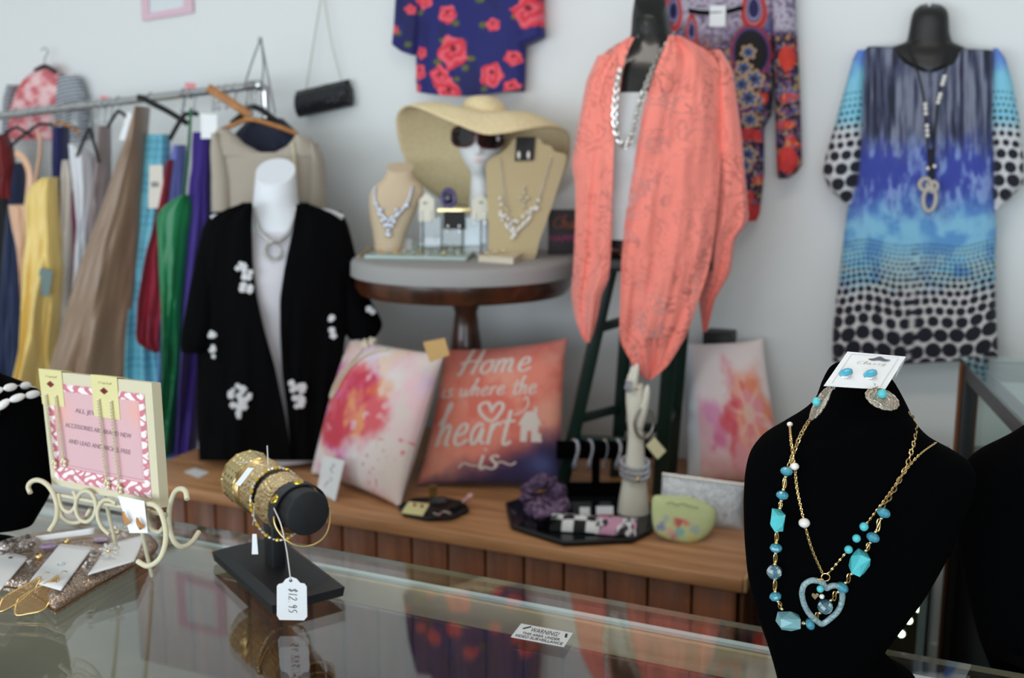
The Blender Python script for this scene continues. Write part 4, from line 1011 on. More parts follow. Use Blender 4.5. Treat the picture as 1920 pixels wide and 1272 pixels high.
kr, _, _ = sheet(fm, [(383, 556, 578), (392, 555, 608), (405, 553, 634), (430, 549, 650), (500, 534, 655), (560, 525, 655), (620, 525, 650), (700, 529, 636), (780, 540, 622), (864, 546, 606)], N=60, m=34, xc=516, hw=150, bulge=.125, fold=.010, k=3, seed=5)
kb, _, _ = sheet(fm, [(380, 455, 575), (400, 410, 625), (430, 390, 645), (560, 376, 655), (700, 370, 640), (864, 376, 606)], N=40, m=30, xc=516, hw=150, bulge=.11, fold=.008, k=5, seed=8, back=True)
part('front_panel', kl, blackc, km, solid=.003); part('front_panel', kr, blackc, km, solid=.003); part('back_panel', kb, blackc, km, solid=.003)
s1 = Loft(fm, [(398, 398, 430, .04), (420, 384, 432, .055), (470, 372, 428, .065), (530, 360, 424, .072), (600, 348, 420, .078), (640, 341, 412, .08), (655, 345, 396, .075)], N=36, m=26, fold=.010, k=3, seed=2)
s2 = Loft(fm, [(398, 606, 640, .04), (420, 604, 652, .055), (470, 612, 664, .065), (530, 622, 678, .07), (560, 628, 692, .072), (612, 640, 721, .075), (634, 656, 704, .07)], N=36, m=26, fold=.010, k=3, seed=4)
part('sleeve', s1.vf, blackc, km); part('sleeve', s2.vf, blackc, km)
wl = mat('white_lace', (226, 226, 230), 0.85, bump=0.3, bscale=250)
rs = random.Random(3)
def surf_k(px, py, extra=.005):
    q = min(1, abs(px - 516) / 150); return .125 * math.sqrt(1 - q ** 2.2) + extra
def applique(cx, cy, w, h, n, seed, off):
    r_ = random.Random(seed); items = []
    for i in range(n):
        a, rr = r_.uniform(0, 6.28), math.sqrt(r_.random()); x, y = cx + w * rr * math.cos(a), cy + h * rr * math.sin(a)
        o_ = off if off is not None else surf_k(x, y, .012)
        c = fm.p(x, y, o_); R_ = r_.uniform(4.0, 7) * 3.2 / 2000
        for k in range(5):
            b = 2 * math.pi * k / 5 + i; items.append(ell(c + (RT * math.cos(b) + UZ * math.sin(b)) * R_ * .6, (R_ * .55, R_ * .25, R_ * .5), np.stack([RT, FH, UZ], 1), 5, 8))
    part('flower_embroidery', join(*items), wl, km, label='white embroidered flowers')
applique(458, 508, 13, 18, 11, 1, None); applique(460, 540, 10, 11, 7, 2, None)
applique(450, 740, 20, 17, 13, 3, None); applique(446, 770, 15, 16, 10, 4, None); applique(556, 730, 15, 18, 11, 5, None); applique(565, 760, 10, 14, 7, 6, None)
applique(398, 622, 5, 20, 5, 7, .086); applique(400, 655, 4, 14, 4, 8, .082); applique(622, 598, 4, 14, 4, 9, .105); applique(624, 622, 4, 9, 3, 10, .10); applique(697, 578, 6, 10, 3, 11, .075)
for pts in ([(396, 408), (420, 400), (442, 394)], [(592, 392), (618, 397), (643, 408)]):
    part('lace_trim', tube(smooth_path([fm.p(x, y, .045) for x, y in pts], 14), np.linspace(.004, .009, 14) if pts[0][0] > 500 else np.linspace(.006, .003, 14), 8), wl, km)
nl = thing('ring_necklace', 'chunky silver bead necklace with a ring pendant on the white mannequin', 'necklace', TK.on(513, 490, .01))
sg_me = gem_mesh('bead', mat('grey_silver_bead', (186, 184, 178), .3, .7), 5, 8, .8)
for pts in ([(476, 392), (480, 415), (488, 435), (500, 447), (508, 454)], [(554, 392), (549, 415), (541, 435), (529, 447), (518, 454)]):
    P = smooth_path(np.array(pts, float), 13)
    for x, y in P: inst('bead', sg_me, nl, WM.on(x, y, .016 + .03 * max(0, (y - 430) / 30)), rot_to(UZ), (.0075, .0065, .0085))
part('pendant_ring', torus(TK.on(513, 471, .016), .025, .0042, FH + .15 * RT, 36, 8), mat('antique_silver', (164, 160, 150), .35, .8), nl)
part('chain', tube([WM.on(508, 452, .05), WM.on(513, 456, .05), WM.on(518, 452, .05)], .003, 6), MATS['antique_silver'], nl)

# ================================================================ stool, black mannequin, coral lace shawl
green_p = mat('dark_green_paint', (18, 42, 36), 0.35)
SD = 2.97; sc0 = pD(1222, 480, SD)
stl = thing('bar_stool', 'dark green wooden bar stool carrying the black mannequin', 'stool', sc0 * A(1, 1, 0) + UZ * PT)
SZ = float(sc0[2]) 
sax = [RT, FH, UZ]
part('seat', box(sc0 * A(1, 1, 0) + UZ * (SZ - .012), (.29, .27, .034), sax, bev=.008), mat('black_seat', (24, 24, 26), .5), stl)
feet = {}
for key, (tx, ty), (bx_, by_) in (((-1, -1), (-.118, -.04), (-.245, .035)), ((1, -1), (.052, -.10), (.035, -.01)), ((1, 1), (.112, .07), (.090, .15)), ((-1, 1), (-.045, .115), (-.072, .17))):
    sxx, syy = key; cc0 = sc0 * A(1, 1, 0)
    top = cc0 + UZ * (SZ - .03) + RT * tx + FH * ty; bot = cc0 + UZ * PT + RT * bx_ + FH * by_
    d = bot - top; ax = nrm(-d); xx = nrm(RT - ax * (RT @ ax)); yy = np.cross(ax, xx)
    part('leg', box((top + bot) / 2, (.036, .034, np.linalg.norm(d)), [xx, yy, ax], bev=.003), green_p, stl)
    feet[(sxx, syy)] = (top, bot)
def rung(a, b, f, r=.014):
    p = feet[a][0] * (1 - f) + feet[a][1] * f; q = feet[b][0] * (1 - f) + feet[b][1] * f
    d = q - p; ax = nrm(d); yy = nrm(np.cross(UZ, ax))
    part('rung', box((p + q) / 2, (np.linalg.norm(d), .018, .026), [ax, yy, np.cross(ax, yy)], bev=.003), green_p, stl)
for f, prs in ((.26, (((-1, -1), (-1, 1)), ((1, -1), (1, 1)))), (.67, (((-1, -1), (-1, 1)), ((1, -1), (1, 1)))), (.36, (((-1, 1), (1, 1)),)), (.76, (((-1, 1), (1, 1)), ((-1, -1), (1, -1))))):
    for a, b in prs: rung(a, b, f)

gloss_b = mat('glossy_black', (14, 14, 16), 0.22, coat=.3)
fp = f_face(2.94)
BM = Loft(fp, [(2, 1190, 1248, .045), (30, 1185, 1255, .048), (70, 1183, 1260, .05), (88, 1170, 1275, .055), (105, 1130, 1320, .062), (130, 1106, 1345, .072), (200, 1108, 1345, .09), (260, 1120, 1335, .10), (340, 1135, 1312, .085), (420, 1130, 1318, .09), (462, 1128, 1320, .09)], N=70, m=44, e=2.1, tilt=.9)
bmq = thing('black_mannequin', 'glossy black torso mannequin standing on the green stool', 'mannequin', pD(1222, 475, 2.94))
part('torso', BM.vf, gloss_b, bmq)
part('base', lathe([(.095, 0), (.097, .008), (.09, .014), (.05, .022)], sc0 * A(1, 1, 0) + UZ * (SZ + .0055) - FH * .02, m=36), wood_mat('stand_wood', (170, 128, 80), (206, 168, 116), 4), bmq)
TB = Loft(fp, [(176, 1122, 1330, .090), (200, 1105, 1348, .096), (260, 1117, 1338, .106), (340, 1131, 1316, .092), (420, 1127, 1321, .096), (446, 1125, 1322, .097)], N=40, m=40, e=2.1, fold=.002, k=7, seed=3)
solo('ribbed_tank_top', TB.vf, mat('cool_white_jersey', (216, 220, 222), .85, bump=.05, bscale=300), 'white tank top on the black mannequin under the coral shawl', 'tank top')

lace = lace_mat('coral_lace', (255, 142, 128))
sw = thing('lace_shawl', 'coral pink lace shawl with long pointed fronts on the black mannequin', 'shawl', pD(1215, 712, 2.6))
pr, _, _ = sheet(fp, [(66, 1254, 1276), (80, 1250, 1300), (95, 1244, 1330), (120, 1233, 1348), (200, 1206, 1356), (300, 1190, 1352), (420, 1171, 1342), (500, 1164, 1330), (560, 1163, 1312), (620, 1161, 1292), (645, 1164, 1278), (690, 1190, 1250), (712, 1209, 1221)], N=90, m=50, xc=1228, hw=150, bulge=.135, fold=.020, k=3.2, seed=3)
pl_, _, _ = sheet(fp, [(70, 1176, 1190), (85, 1160, 1182), (110, 1136, 1172), (150, 1112, 1165), (200, 1100, 1158), (250, 1090, 1152), (310, 1080, 1150), (350, 1080, 1149), (430, 1078, 1148), (500, 1075, 1144), (530, 1072, 1140), (548, 1070, 1128), (590, 1076, 1121), (625, 1088, 1113), (643, 1097, 1106)], N=80, m=36, xc=1228, hw=155, bulge=.125, fold=.017, k=2.4, seed=6)
bk, _, _ = sheet(fp, [(66, 1190, 1258), (90, 1140, 1325), (130, 1106, 1356), (300, 1092, 1368), (420, 1096, 1362), (470, 1100, 1350)], N=50, m=40, xc=1228, hw=155, bulge=.12, fold=.010, k=5, seed=9, back=True)
slr = Loft(fp, [(96, 1322, 1350, .05), (130, 1326, 1371, .07), (250, 1330, 1387, .08), (350, 1332, 1396, .08), (412, 1322, 1403, .078), (428, 1320, 1392, .076), (445, 1318, 1376, .07), (510, 1314, 1369, .06), (560, 1311, 1340, .035), (622, 1317, 1325, .008)], N=60, m=30, fold=.022, k=3.5, seed=5, smooth=1)
sll = Loft(fp, [(105, 1120, 1150, .05), (150, 1100, 1140, .07), (230, 1085, 1130, .075), (308, 1071, 1125, .075), (345, 1078, 1120, .07), (420, 1080, 1115, .05), (470, 1084, 1108, .03)], N=50, m=26, fold=.010, k=2.5, seed=7, smooth=1)
part('front_panel', pr, lace, sw); part('front_panel', pl_, lace, sw); part('back_panel', bk, lace, sw)
part('sleeve', slr.vf, lace, sw); part('sleeve', sll.vf, lace, sw)
cn_ = thing('silver_chain_necklace', 'long chunky silver chain necklace on the black mannequin', 'necklace', TB.on(1172, 275, .01))
P = smooth_path(np.array([(1172, 98), (1165, 120), (1158, 150), (1154, 185), (1152, 215), (1155, 245), (1163, 266), (1172, 275), (1182, 262), (1190, 235), (1198, 200), (1208, 170), (1222, 135), (1240, 100), (1262, 66)], float), 160)
part('chain', chain(fp.p(P[:, 0], P[:, 1], np.clip(.06 + .09 * (P[:, 1] - 66) / 120, .06, .125) + .012), .017, .0026, .75, 12, 6, .62), silver, cn_)

# ================================================================ round pedestal table and what stands on it
TD = 3.25; tc = pD(868, 481, TD); TZ = float(tc[2]); TR_ = 0.340
tb0 = tc * A(1, 1, 0)
tbl = thing('pedestal_table', 'round pedestal table with grey cloth top and dark wooden apron', 'table', tb0 + UZ * PT)
part('cloth_top', lathe([(0, TZ), (TR_ - .02, TZ), (TR_ - .006, TZ - .004), (TR_, TZ - .014), (TR_ + .001, TZ - .050), (TR_ - .006, TZ - .053)], tb0, m=72, caps=False), mat('grey_cloth', (160, 157, 157), .75, bump=.05, bscale=120), tbl)
walnut = wood_mat('dark_walnut', (44, 20, 10), (88, 44, 22), 3, (6, 6, 2), .3, .3)
part('apron', lathe([(0, TZ - .05), (TR_ - .012, TZ - .05), (TR_ - .010, TZ - .085), (TR_ - .022, TZ - .105), (TR_ - .06, TZ - .112), (0, TZ - .112)], tb0, m=72, caps=False), walnut, tbl)
ped = tb0 + RT * .008
part('pedestal', lathe([(.045, TZ - .112), (.044, TZ - .15), (.035, TZ - .17), (.040, TZ - .22), (.052, TZ - .30), (.050, TZ - .42), (.03, TZ - .5), (.045, PT + .10), (.05, PT + .05)], ped, m=32), walnut, tbl)
for k in range(3):
    a = 2 * math.pi * k / 3 + .75; d = A(math.cos(a), math.sin(a), 0)
    part('foot', tube(smooth_path([ped + UZ * (PT + .08), ped + d * .08 + UZ * (PT + .07), ped + d * .12 + UZ * (PT + .035), ped + d * .15 + UZ * (PT + .016)], 16), np.linspace(.026, .015, 16), 10), walnut, tbl)

def on_t(px, py): return pZ(px, py, TZ)
# ---- foam head, hat, sunglasses
hd = thing('foam_head', 'white foam display head wearing the sun hat and sunglasses', 'mannequin head', tb0 + FH * .11 + UZ * TZ)
fh_ = f_face(3.36)
HD = Loft(fh_, [(212, 882, 928, .04), (222, 870, 940, .075), (240, 861, 947, .09), (262, 858, 948, .095), (285, 862, 942, .095), (300, 868, 932, .092), (312, 876, 922, .086), (322, 883, 917, .070), (332, 884, 920, .046), (350, 882, 922, .042), (400, 879, 925, .043), (440, 872, 932, .050), (468, 866, 938, .058), (494, 864, 940, .06)], N=80, m=48, e=2.0, smooth=3)
V = HD.V.copy()
px, py = HD.px, HD.py; fr_ = HD.front & True
nx = 899
nose = .018 * np.exp(-((px - nx) / 7) ** 2) * sst(258, 284, py) * sst(292, 286, py)
lip = .006 * np.exp(-((px - nx) / 11) ** 2) * np.exp(-((py - 301) / 4.0) ** 2) - .004 * np.exp(-((px - nx) / 12) ** 2) * np.exp(-((py - 294) / 3) ** 2)
eye = -.010 * (np.exp(-((px - 880) / 9) ** 2) + np.exp(-((px - 920) / 9) ** 2)) * np.exp(-((py - 262) / 8) ** 2)
V = V + fh_.n * ((nose + lip + eye) * fr_)[..., None]
lipm = np.exp(-((px - nx) / 10) ** 2) * np.exp(-((py - 300) / 4) ** 2) * fr_
col = mixc(np.zeros(px.shape + (3,)) + A(236, 236, 238), (226, 190, 190), np.clip(lipm, 0, .8))
part('head_and_neck', (V.reshape(-1, 3), HD.F), mat('foam_white', attr=True, rough=.7), hd, colors=col.reshape(-1, 3))
part('base', lathe([(.05, 0), (.052, .003), (.048, .006)], fh_.p(902, 494) * A(1, 1, 0) + UZ * TZ, m=28), MATS['foam_white'] if False else plastic_w, hd)
straw = mat('straw', (238, 218, 176), .8, bump=.25, bscale=180, col2=(226, 204, 158), vscale=120)
ht = thing('sun_hat', 'wide brimmed floppy straw sun hat on the white foam head', 'hat', pD(905, 240, 3.34))
edge = np.array([(905, 251, -90), (845, 228, -112), (795, 206, -135), (765, 198, -152), (746, 212, -172), (743, 240, 172), (755, 290, 150), (785, 340, 128), (830, 375, 108), (880, 392, 92), (940, 395, 76), (1000, 385, 58), (1040, 352, 40), (1062, 310, 22), (1069, 270, 4), (1062, 246, -14), (1030, 237, -35), (985, 243, -58), (945, 250, -74)], float)
E2 = smooth_path(edge[:, :2], 120, True)
an = smooth_path(np.stack([np.cos(np.radians(edge[:, 2])), np.sin(np.radians(edge[:, 2]))], 1), 120, True)
ED = np.array([pD(x, y, 3.34 + .20 * s_) for (x, y), s_ in zip(E2, an[:, 1])])
hc_ = pD(908, 222, 3.34)
inn = hc_ + an[:, :1] * RT * .072 + an[:, 1:] * FH * .085 - UZ * (.012 * an[:, 1:] + .0)
nb = 16; rows = []
for f in np.linspace(0, 1, nb):
    q = inn * (1 - f) + ED * f; q = q + UZ * (.028 * math.sin(math.pi * f) * (1 - f * .3)); rows.append(q)
crown = []
for ph_ in np.linspace(0, math.pi / 2, 12):
    cc_ = hc_ + UZ * (.062 * math.sin(ph_)) - RT * .006 * math.sin(ph_); crown.append(cc_ + (inn - hc_) * max(.001, math.cos(ph_)) ** .55)
Vb = np.array(crown[::-1] + rows[1:]); Fb = gridF(len(Vb), 120, True)
bri = np.array(rows); part('brim', (bri.reshape(-1, 3), gridF(nb, 120, True)), straw, ht, solid=.004)
part('crown', (np.array(crown).reshape(-1, 3), gridF(12, 120, True)), straw, ht, solid=.004)
gl = thing('sunglasses', 'dark oversized sunglasses with maroon frame on the foam head', 'sunglasses', fh_.p(900, 276, .1))
lens_m = mat('dark_lens', (22, 18, 24), .06, coat=.5); frm = mat('maroon_frame', (78, 20, 32), .25)
for cx, cy, rx, ry in ((867, 256, 20, 19), (920, 261, 25, 17)):
    th = np.linspace(0, 2 * math.pi, 36, endpoint=False)
    ox = np.sign(np.cos(th)) * np.abs(np.cos(th)) ** .75 * rx; oy = np.sign(np.sin(th)) * np.abs(np.sin(th)) ** .75 * ry
    off_ = .108 - .000030 * (cx + ox - 899) ** 2
    rim = np.array([fh_.p(cx + a, cy + b, o_) for a, b, o_ in zip(ox, oy, off_)])
    part('rim', tube(rim, .0035, 8, closed=True), frm, gl)
    part('lens', (np.vstack([rim, rim.mean(0) - FH * .006]), [[i, (i + 1) % 36, 36] for i in range(36)]), lens_m, gl)
part('bridge', tube(smooth_path([fh_.p(885, 254, .106), fh_.p(891, 251, .112), fh_.p(897, 255, .108)], 10), .003, 8), frm, gl)
for a, b in (((847, 252), (858, 254)), ((944, 256), (950, 262))):
    part('temple', tube(smooth_path([fh_.p(*a, .06), fh_.p(a[0], a[1], .02), fh_.p(*b, -.06)], 12), .0025, 6), frm, gl)

# ---- left beige bust with crystal bib necklace
burlap = mat('beige_linen', (208, 186, 158), .9, bump=.15, bscale=400)
fl_ = f_face(3.32)
LB = Loft(fl_, [(314, 725, 776, .03), (334, 722, 777, .034), (346, 705, 792, .036), (358, 694, 797, .04), (380, 691, 787, .042), (410, 693, 774, .038), (440, 699, 760, .032), (474, 704, 752, .03)], N=44, m=36, tilt=.5)
lbt = thing('small_bust', 'small beige linen necklace bust on the round table', 'display bust', fl_.p(728, 476))
part('torso', LB.vf, burlap, lbt); q = fl_.p(728, 474); part('base', lathe([(.05, 0), (.05, .006), (.04, .01)], q * A(1, 1, 0) + UZ * TZ, m=28), burlap, lbt)
sparkle = gem_mesh('crystal', mat('bib_crystal', (206, 208, 220), .12, .75), 5, 8, .8)
bn = thing('bib_necklace', 'sparkling crystal bib necklace on the small beige bust', 'necklace', LB.on(729, 440, .006))
P = smooth_path(np.array([(703, 352), (702, 372), (708, 390), (718, 405), (729, 414), (742, 406), (756, 392), (768, 372), (773, 352)], float), 34)
for x, y in P: inst('crystal', sparkle, bn, LB.on(x, y, .006), rot_to(-FH), (.0058, .0058, .005))
for x, y in [(718, 414), (729, 422), (740, 415), (712, 402), (747, 402), (723, 424), (735, 424), (729, 432), (726, 440), (731, 441), (715, 394), (744, 394), (706, 384), (764, 386), (724, 410), (735, 409)]:
    inst('crystal', sparkle, bn, LB.on(x, y, .008), rot_to(-FH), (.0075, .0075, .006))
part('setting', tube(LB.on(P[:, 0], P[:, 1], .003), .0022, 6), silver, bn)

# ---- right burlap board bust with pearl bib and earring card
fr2 = f_face(3.17)
ol = smooth_path(np.array([(920, 485), (916, 420), (912, 340), (911, 310), (920, 297), (938, 288), (952, 276), (962, 262), (975, 257), (1000, 257), (1012, 260), (1018, 270), (1032, 274), (1040, 284), (1056, 288), (1062, 298), (1050, 340), (1030, 400), (1012, 450), (999, 489), (960, 488)], float), 90, True)
lean = lambda y: -.07 * (487 - np.asarray(y, float)) / 230
bo = np.array([fr2.p(x, y, lean(y)) for x, y in ol]); zb = bo[:, 2].min()
rb = thing('burlap_bust', 'tall flat burlap covered necklace board leaning on the round table', 'display bust', fr2.p(960, 488))
part('board', prism(bo[::-1], FH * .014), mat('burlap_cloth', (192, 174, 136), .95, bump=.3, bscale=500), rb, smooth=False)
part('easel_leg', plate(fr2.p(940, 484, -.10), fr2.p(985, 484, -.10), fr2.p(975, 340, -.062), fr2.p(948, 340, -.062), .004), MATS['burlap_cloth'], rb, smooth=False)
def on_rb(x, y, l=0): return fr2.p(x, y, float(lean(y)) + l)
pn = thing('pearl_bib_necklace', 'silver chain necklace with pearl bib on the burlap board', 'necklace', on_rb(963, 450, .004))
for pts in ([(938, 298), (943, 340), (948, 375), (956, 396)], [(1034, 296), (1024, 330), (1014, 365), (1004, 385)]):
    part('chain', chain(np.array([on_rb(x, y, .004) for x, y in smooth_path(np.array(pts, float), 40)]), .007, .0009), silver, pn)
pk = ball_mesh('pearl', pearl, 6, 8)
rs = random.Random(5)
for i in range(46):
    f = rs.random(); x = 938 + f * 70; ymid = 392 + 34 * (1 - abs((x - 966) / 36) ** 1.4) if abs(x - 966) < 36 else 388
    y = ymid + rs.uniform(-16, 14) * (1 - abs(x - 968) / 60); inst('pearl', pk, pn, on_rb(x, y, .006 + rs.uniform(0, .004)), rot_to(UZ), (.0056 * rs.uniform(.7, 1.2),) * 3)
for x, y, r in ((962, 430, .008), (965, 440, .008), (961, 446, .007), (938, 372, .006), (940, 384, .006), (1010, 376, .006)): inst('pearl', pk, pn, on_rb(x, y, .009), rot_to(UZ), (r,) * 3)
part('pendant_charm', join(*[ell(on_rb(x, y, .006), .005, None, 5, 8) for x, y in ((983, 352), (983, 362), (976, 372), (990, 372), (983, 378), (983, 388))]), silver, pn)
kc = thing('earring_card', 'black earring card with pearl drops pinned to the top of the burlap board', 'earring card', on_rb(985, 300, .006), 'black earring cards on the round table')
blk_card = mat('black_card', (22, 21, 23), .6)
part('card', plate(on_rb(965, 302, .007), on_rb(1001, 301, .007), on_rb(1004, 257, .007), on_rb(968, 257, .007), .001), blk_card, kc, smooth=False)
for x in (973, 991): part('pearl_drop', ell(on_rb(x, 291, .012), (.0052, .0045, .0125), np.stack([RT, FH, UZ], 1), 8, 10), pearl, kc)

# ---- acrylic earring rack with house shaped cards
fa = f_face(3.27)
clear_ac = pane_mat('clear_acrylic', (240, 244, 246), 1.45)
ar = thing('acrylic_earring_rack', 'clear acrylic earring rack with gold bar on the round table', 'jewelry stand', fa.p(850, 478))
part('gold_bar', box((fa.p(820, 395) + fa.p(884, 395)) / 2, (np.linalg.norm(fa.p(884, 395) - fa.p(820, 395)), .01, .016), sax, bev=.002), pale_gold, ar)
for x in (793, 828, 868, 902): part('rod', tube([fa.p(x, 408), fa.p(x, 466) * A(1, 1, 0) + UZ * (TZ + .002)], .0025, 8), mat('dark_rod', (70, 68, 70), .4), ar)
part('panel', plate(fa.p(788, 466, -.004), fa.p(910, 466, -.004), fa.p(910, 408, -.004), fa.p(788, 408, -.004), .003), clear_ac, ar, smooth=False)
part('foot_plate', box((fa.p(788, 466) + fa.p(910, 466)) / 2 * A(1, 1, 0) + UZ * (TZ + .002), (.18, .05, .004), sax), clear_ac, ar, smooth=False)
def house_card(pts, label, slot, drops):
    c = np.array([fa.p(x, y, .01) for x, y in pts]); t = thing('earring_card', label, 'earring card', c[0], 'house shaped earring cards on the acrylic rack')
    cd = part('card', prism(c[::-1], FH * .0012), mat('ivory_card', (228, 222, 206), .6), t, smooth=False)
    part('slot', box(fa.p(*slot, .0108), (.012, .0008, .004), sax), MATS['slot_dark'], cd, smooth=False)
    for x, y in drops: part('crystal_drop', join(ell(fa.p(x, y, .013), .0045, None, 5, 8), ell(fa.p(x, y + 8, .013), (.003, .003, .006), None, 5, 8), ell(fa.p(x, y + 16, .013), (.0045, .0045, .006), None, 5, 8)), silver, t, smooth=False)
house_card([(785, 415), (814, 415), (814, 374), (799, 361), (786, 375)], 'ivory house shaped earring card at the left of the acrylic rack', (797, 381), [(790, 398), (807, 398)])
house_card([(884, 412), (915, 412), (916, 376), (900, 364), (885, 377)], 'ivory house shaped earring card at the right of the acrylic rack', (902, 380), [(890, 402), (909, 402)])
kc2 = thing('earring_card', 'black earring card hanging in the middle of the acrylic rack', 'earring card', fa.p(852, 432, .01), 'black earring cards on the round table')
part('card', plate(fa.p(831, 430, .012), fa.p(873, 430, .012), fa.p(872, 397, .012), fa.p(832, 397, .012), .001), blk_card, kc2, smooth=False)
for x in (840, 861): part('crystal_drop', join(ell(fa.p(x, 424, .015), .005, None, 5, 8), ell(fa.p(x, 433, .015), .006, None, 5, 8)), silver, kc2, smooth=False)
pc = thing('purple_cuff', 'dark purple glass cuff bracelet standing on the acrylic rack', 'bracelet', fa.p(841, 389))
part('ring', torus(fa.p(841, 372, .0), .021, .0065, FH + .45 * RT, 30, 10, ry=.026), mat('purple_glass', (52, 36, 110), .08, coat=.6), pc)
part('stone', ell(fa.p(841, 372, .006), (.013, .006, .018), np.stack([RT, FH, UZ], 1)), mat('dark_plum', (34, 24, 48), .08, coat=.5), pc)
for P_ in [(800, 430), (806, 446), (885, 432), (905, 440), (858, 448)]: pass
# ---- trays
mint = mat('mint_tray', (186, 204, 200), .45)
mt = thing('jewellery_tray', 'pale mint tray heaped with earring cards and rings on the round table', 'tray', on_t(790, 478))
c4 = [on_t(686, 487), on_t(872, 491), on_t(905, 462), on_t(735, 462)]
part('bottom', plate(*[c + UZ * .006 for c in c4], .005), mint, mt, smooth=False)
for i in range(4):
    a, b = c4[i] + UZ * .008, c4[(i + 1) % 4] + UZ * .008; part('rim', tube([a, b], .005, 8), mint, mt)
rs = random.Random(11)
for x0, x1, y0, h, lb in ((731, 772, 468, 17, 'white folded card standing at the left of the mint tray'), (795, 826, 465, 18, 'white folded card standing in the middle of the mint tray')):
    b0, b1 = on_t(x0, y0 + 6) + UZ * .008, on_t(x1, y0 + 6) + UZ * .008
    t = thing('folded_card', lb, 'card', (b0 + b1) / 2)
    part('front_leaf', plate(b0, b1, b1 + UZ * .034 + FH * .012, b0 + UZ * .034 + FH * .012, .0007), white_card, t, smooth=False)
    part('back_leaf', plate(b1 + FH * .026, b0 + FH * .026, b0 + UZ * .034 + FH * .013, b1 + UZ * .034 + FH * .013, .0007), white_card, t, smooth=False)
RG = 'rings and brooches heaped in the mint tray'
g_list = [(716, 478, 'g'), (728, 482, 's'), (742, 484, 'g'), (758, 482, 's'), (775, 484, 's'), (788, 480, 'g'), (802, 485, 's'), (818, 482, 's'), (832, 484, 'g'), (845, 480, 's'), (858, 482, 's'), (850, 470, 's'), (868, 472, 'g'), (880, 468, 'g'), (835, 470, 'a'), (782, 470, 's'), (890, 464, 'g')]
g_list.sort(); cnt_ = {}
ORD = ('first', 'second', 'third', 'fourth', 'fifth', 'sixth', 'seventh', 'eighth', 'ninth', 'tenth', 'eleventh', 'twelfth', 'thirteenth', 'fourteenth', 'fifteenth')
for x, y, k in g_list:
    cnt_[k] = cnt_.get(k, -1) + 1
    q = on_t(x, y) + UZ * .008; R_ = rs.uniform(.009, .012)
    t = thing('ring', {'g': '%s gold dress ring from the left in the mint tray', 's': '%s silver crystal ring from the left in the mint tray', 'a': '%s amber ring in the mint tray'}[k] % ORD[cnt_[k]], 'ring', q, RG)
    part('band', torus(q + UZ * .004, R_ * .8, .0018, (rs.uniform(-.6, .6), rs.uniform(-.6, .6), 1), 18, 6), pale_gold if k == 'g' else silver, t)
    part('stone', ell(q + UZ * .010, (R_ * .6, R_ * .6, R_ * .4), None, 5, 8), {'g': pale_gold, 's': MATS['clear_crystal'], 'a': amber}[k], t, smooth=False)
bx4 = [on_t(897, 492), on_t(962, 497), on_t(988, 480), on_t(922, 478)]
rbx = thing('ring_box', 'small cream ring box with lid off at the front of the round table', 'box', (bx4[0] + bx4[2]) / 2)
part('body', plate(*[c + UZ * .016 for c in bx4], .015), mat('cream_box', (218, 206, 184), .6), rbx, smooth=False)
for i in range(4): part('rim', tube([bx4[i] + UZ * .018, bx4[(i + 1) % 4] + UZ * .018], .0022, 6), MATS['cream_box'], rbx)
for k in range(5):
    q = bx4[0] * (1 - (k + 1) / 6) + bx4[2] * ((k + 1) / 6) + UZ * .0165
    t = thing('ring', '%s small pearl ring from the front in the cream box' % ORD[k], 'ring', q, 'pearl rings in the cream box'); part('band', torus(q + UZ * .003, .006, .0012, (.3, 0, 1), 14, 5), pale_gold, t); part('stone', ell(q + UZ * .008, .004), pearl, t)
gt = thing('gold_brooch', 'gold brooch with beads at the left rim of the round table', 'brooch', on_t(690, 478))
part('spray', join(*[tube(smooth_path([on_t(672, 484) + UZ * .004, on_t(685 + 3 * i, 474 - i) + UZ * .008, on_t(695 + 4 * i, 466 + 3 * i) + UZ * .012], 10), .0025, 6) for i in range(4)]), gold, gt)
part('bead', ell(on_t(703, 472) + UZ * .014, .009), mat('cloudy_glass', (206, 204, 190), .15, .4), gt)
# ---- black word sign
bs4 = [pD(1028, 490, 3.30), pD(1098, 490, 3.30), pD(1098, 394, 3.30), pD(1028, 394, 3.30)]
bs4[0][2] = bs4[1][2] = TZ + .001
bsn = thing('word_block', 'black box sign with orange script and pink capitals behind the coral shawl', 'sign', (bs4[0] + bs4[1]) / 2)
blk = part('block', plate(*bs4, .03), mat('maroon_black', (30, 16, 22), .5), bsn, smooth=False)
Vt, Ft, wt = stroke_text('Cha', .13) if 'C' in GLYPH else None
part('script_lettering', (np.array([pD(1036, 428, 3.299) + RT * (v[0] / wt * .075) + UZ * (v[1] * .020) for v in Vt]), Ft), mat('orange_paint', (150, 74, 34), .6), blk, smooth=False)
text_on('HAPPE', pD(1029, 453, 3.299), RT, UZ, .020, mat('magenta_paint', (168, 50, 110), .6), blk, align='LEFT', width=.082)

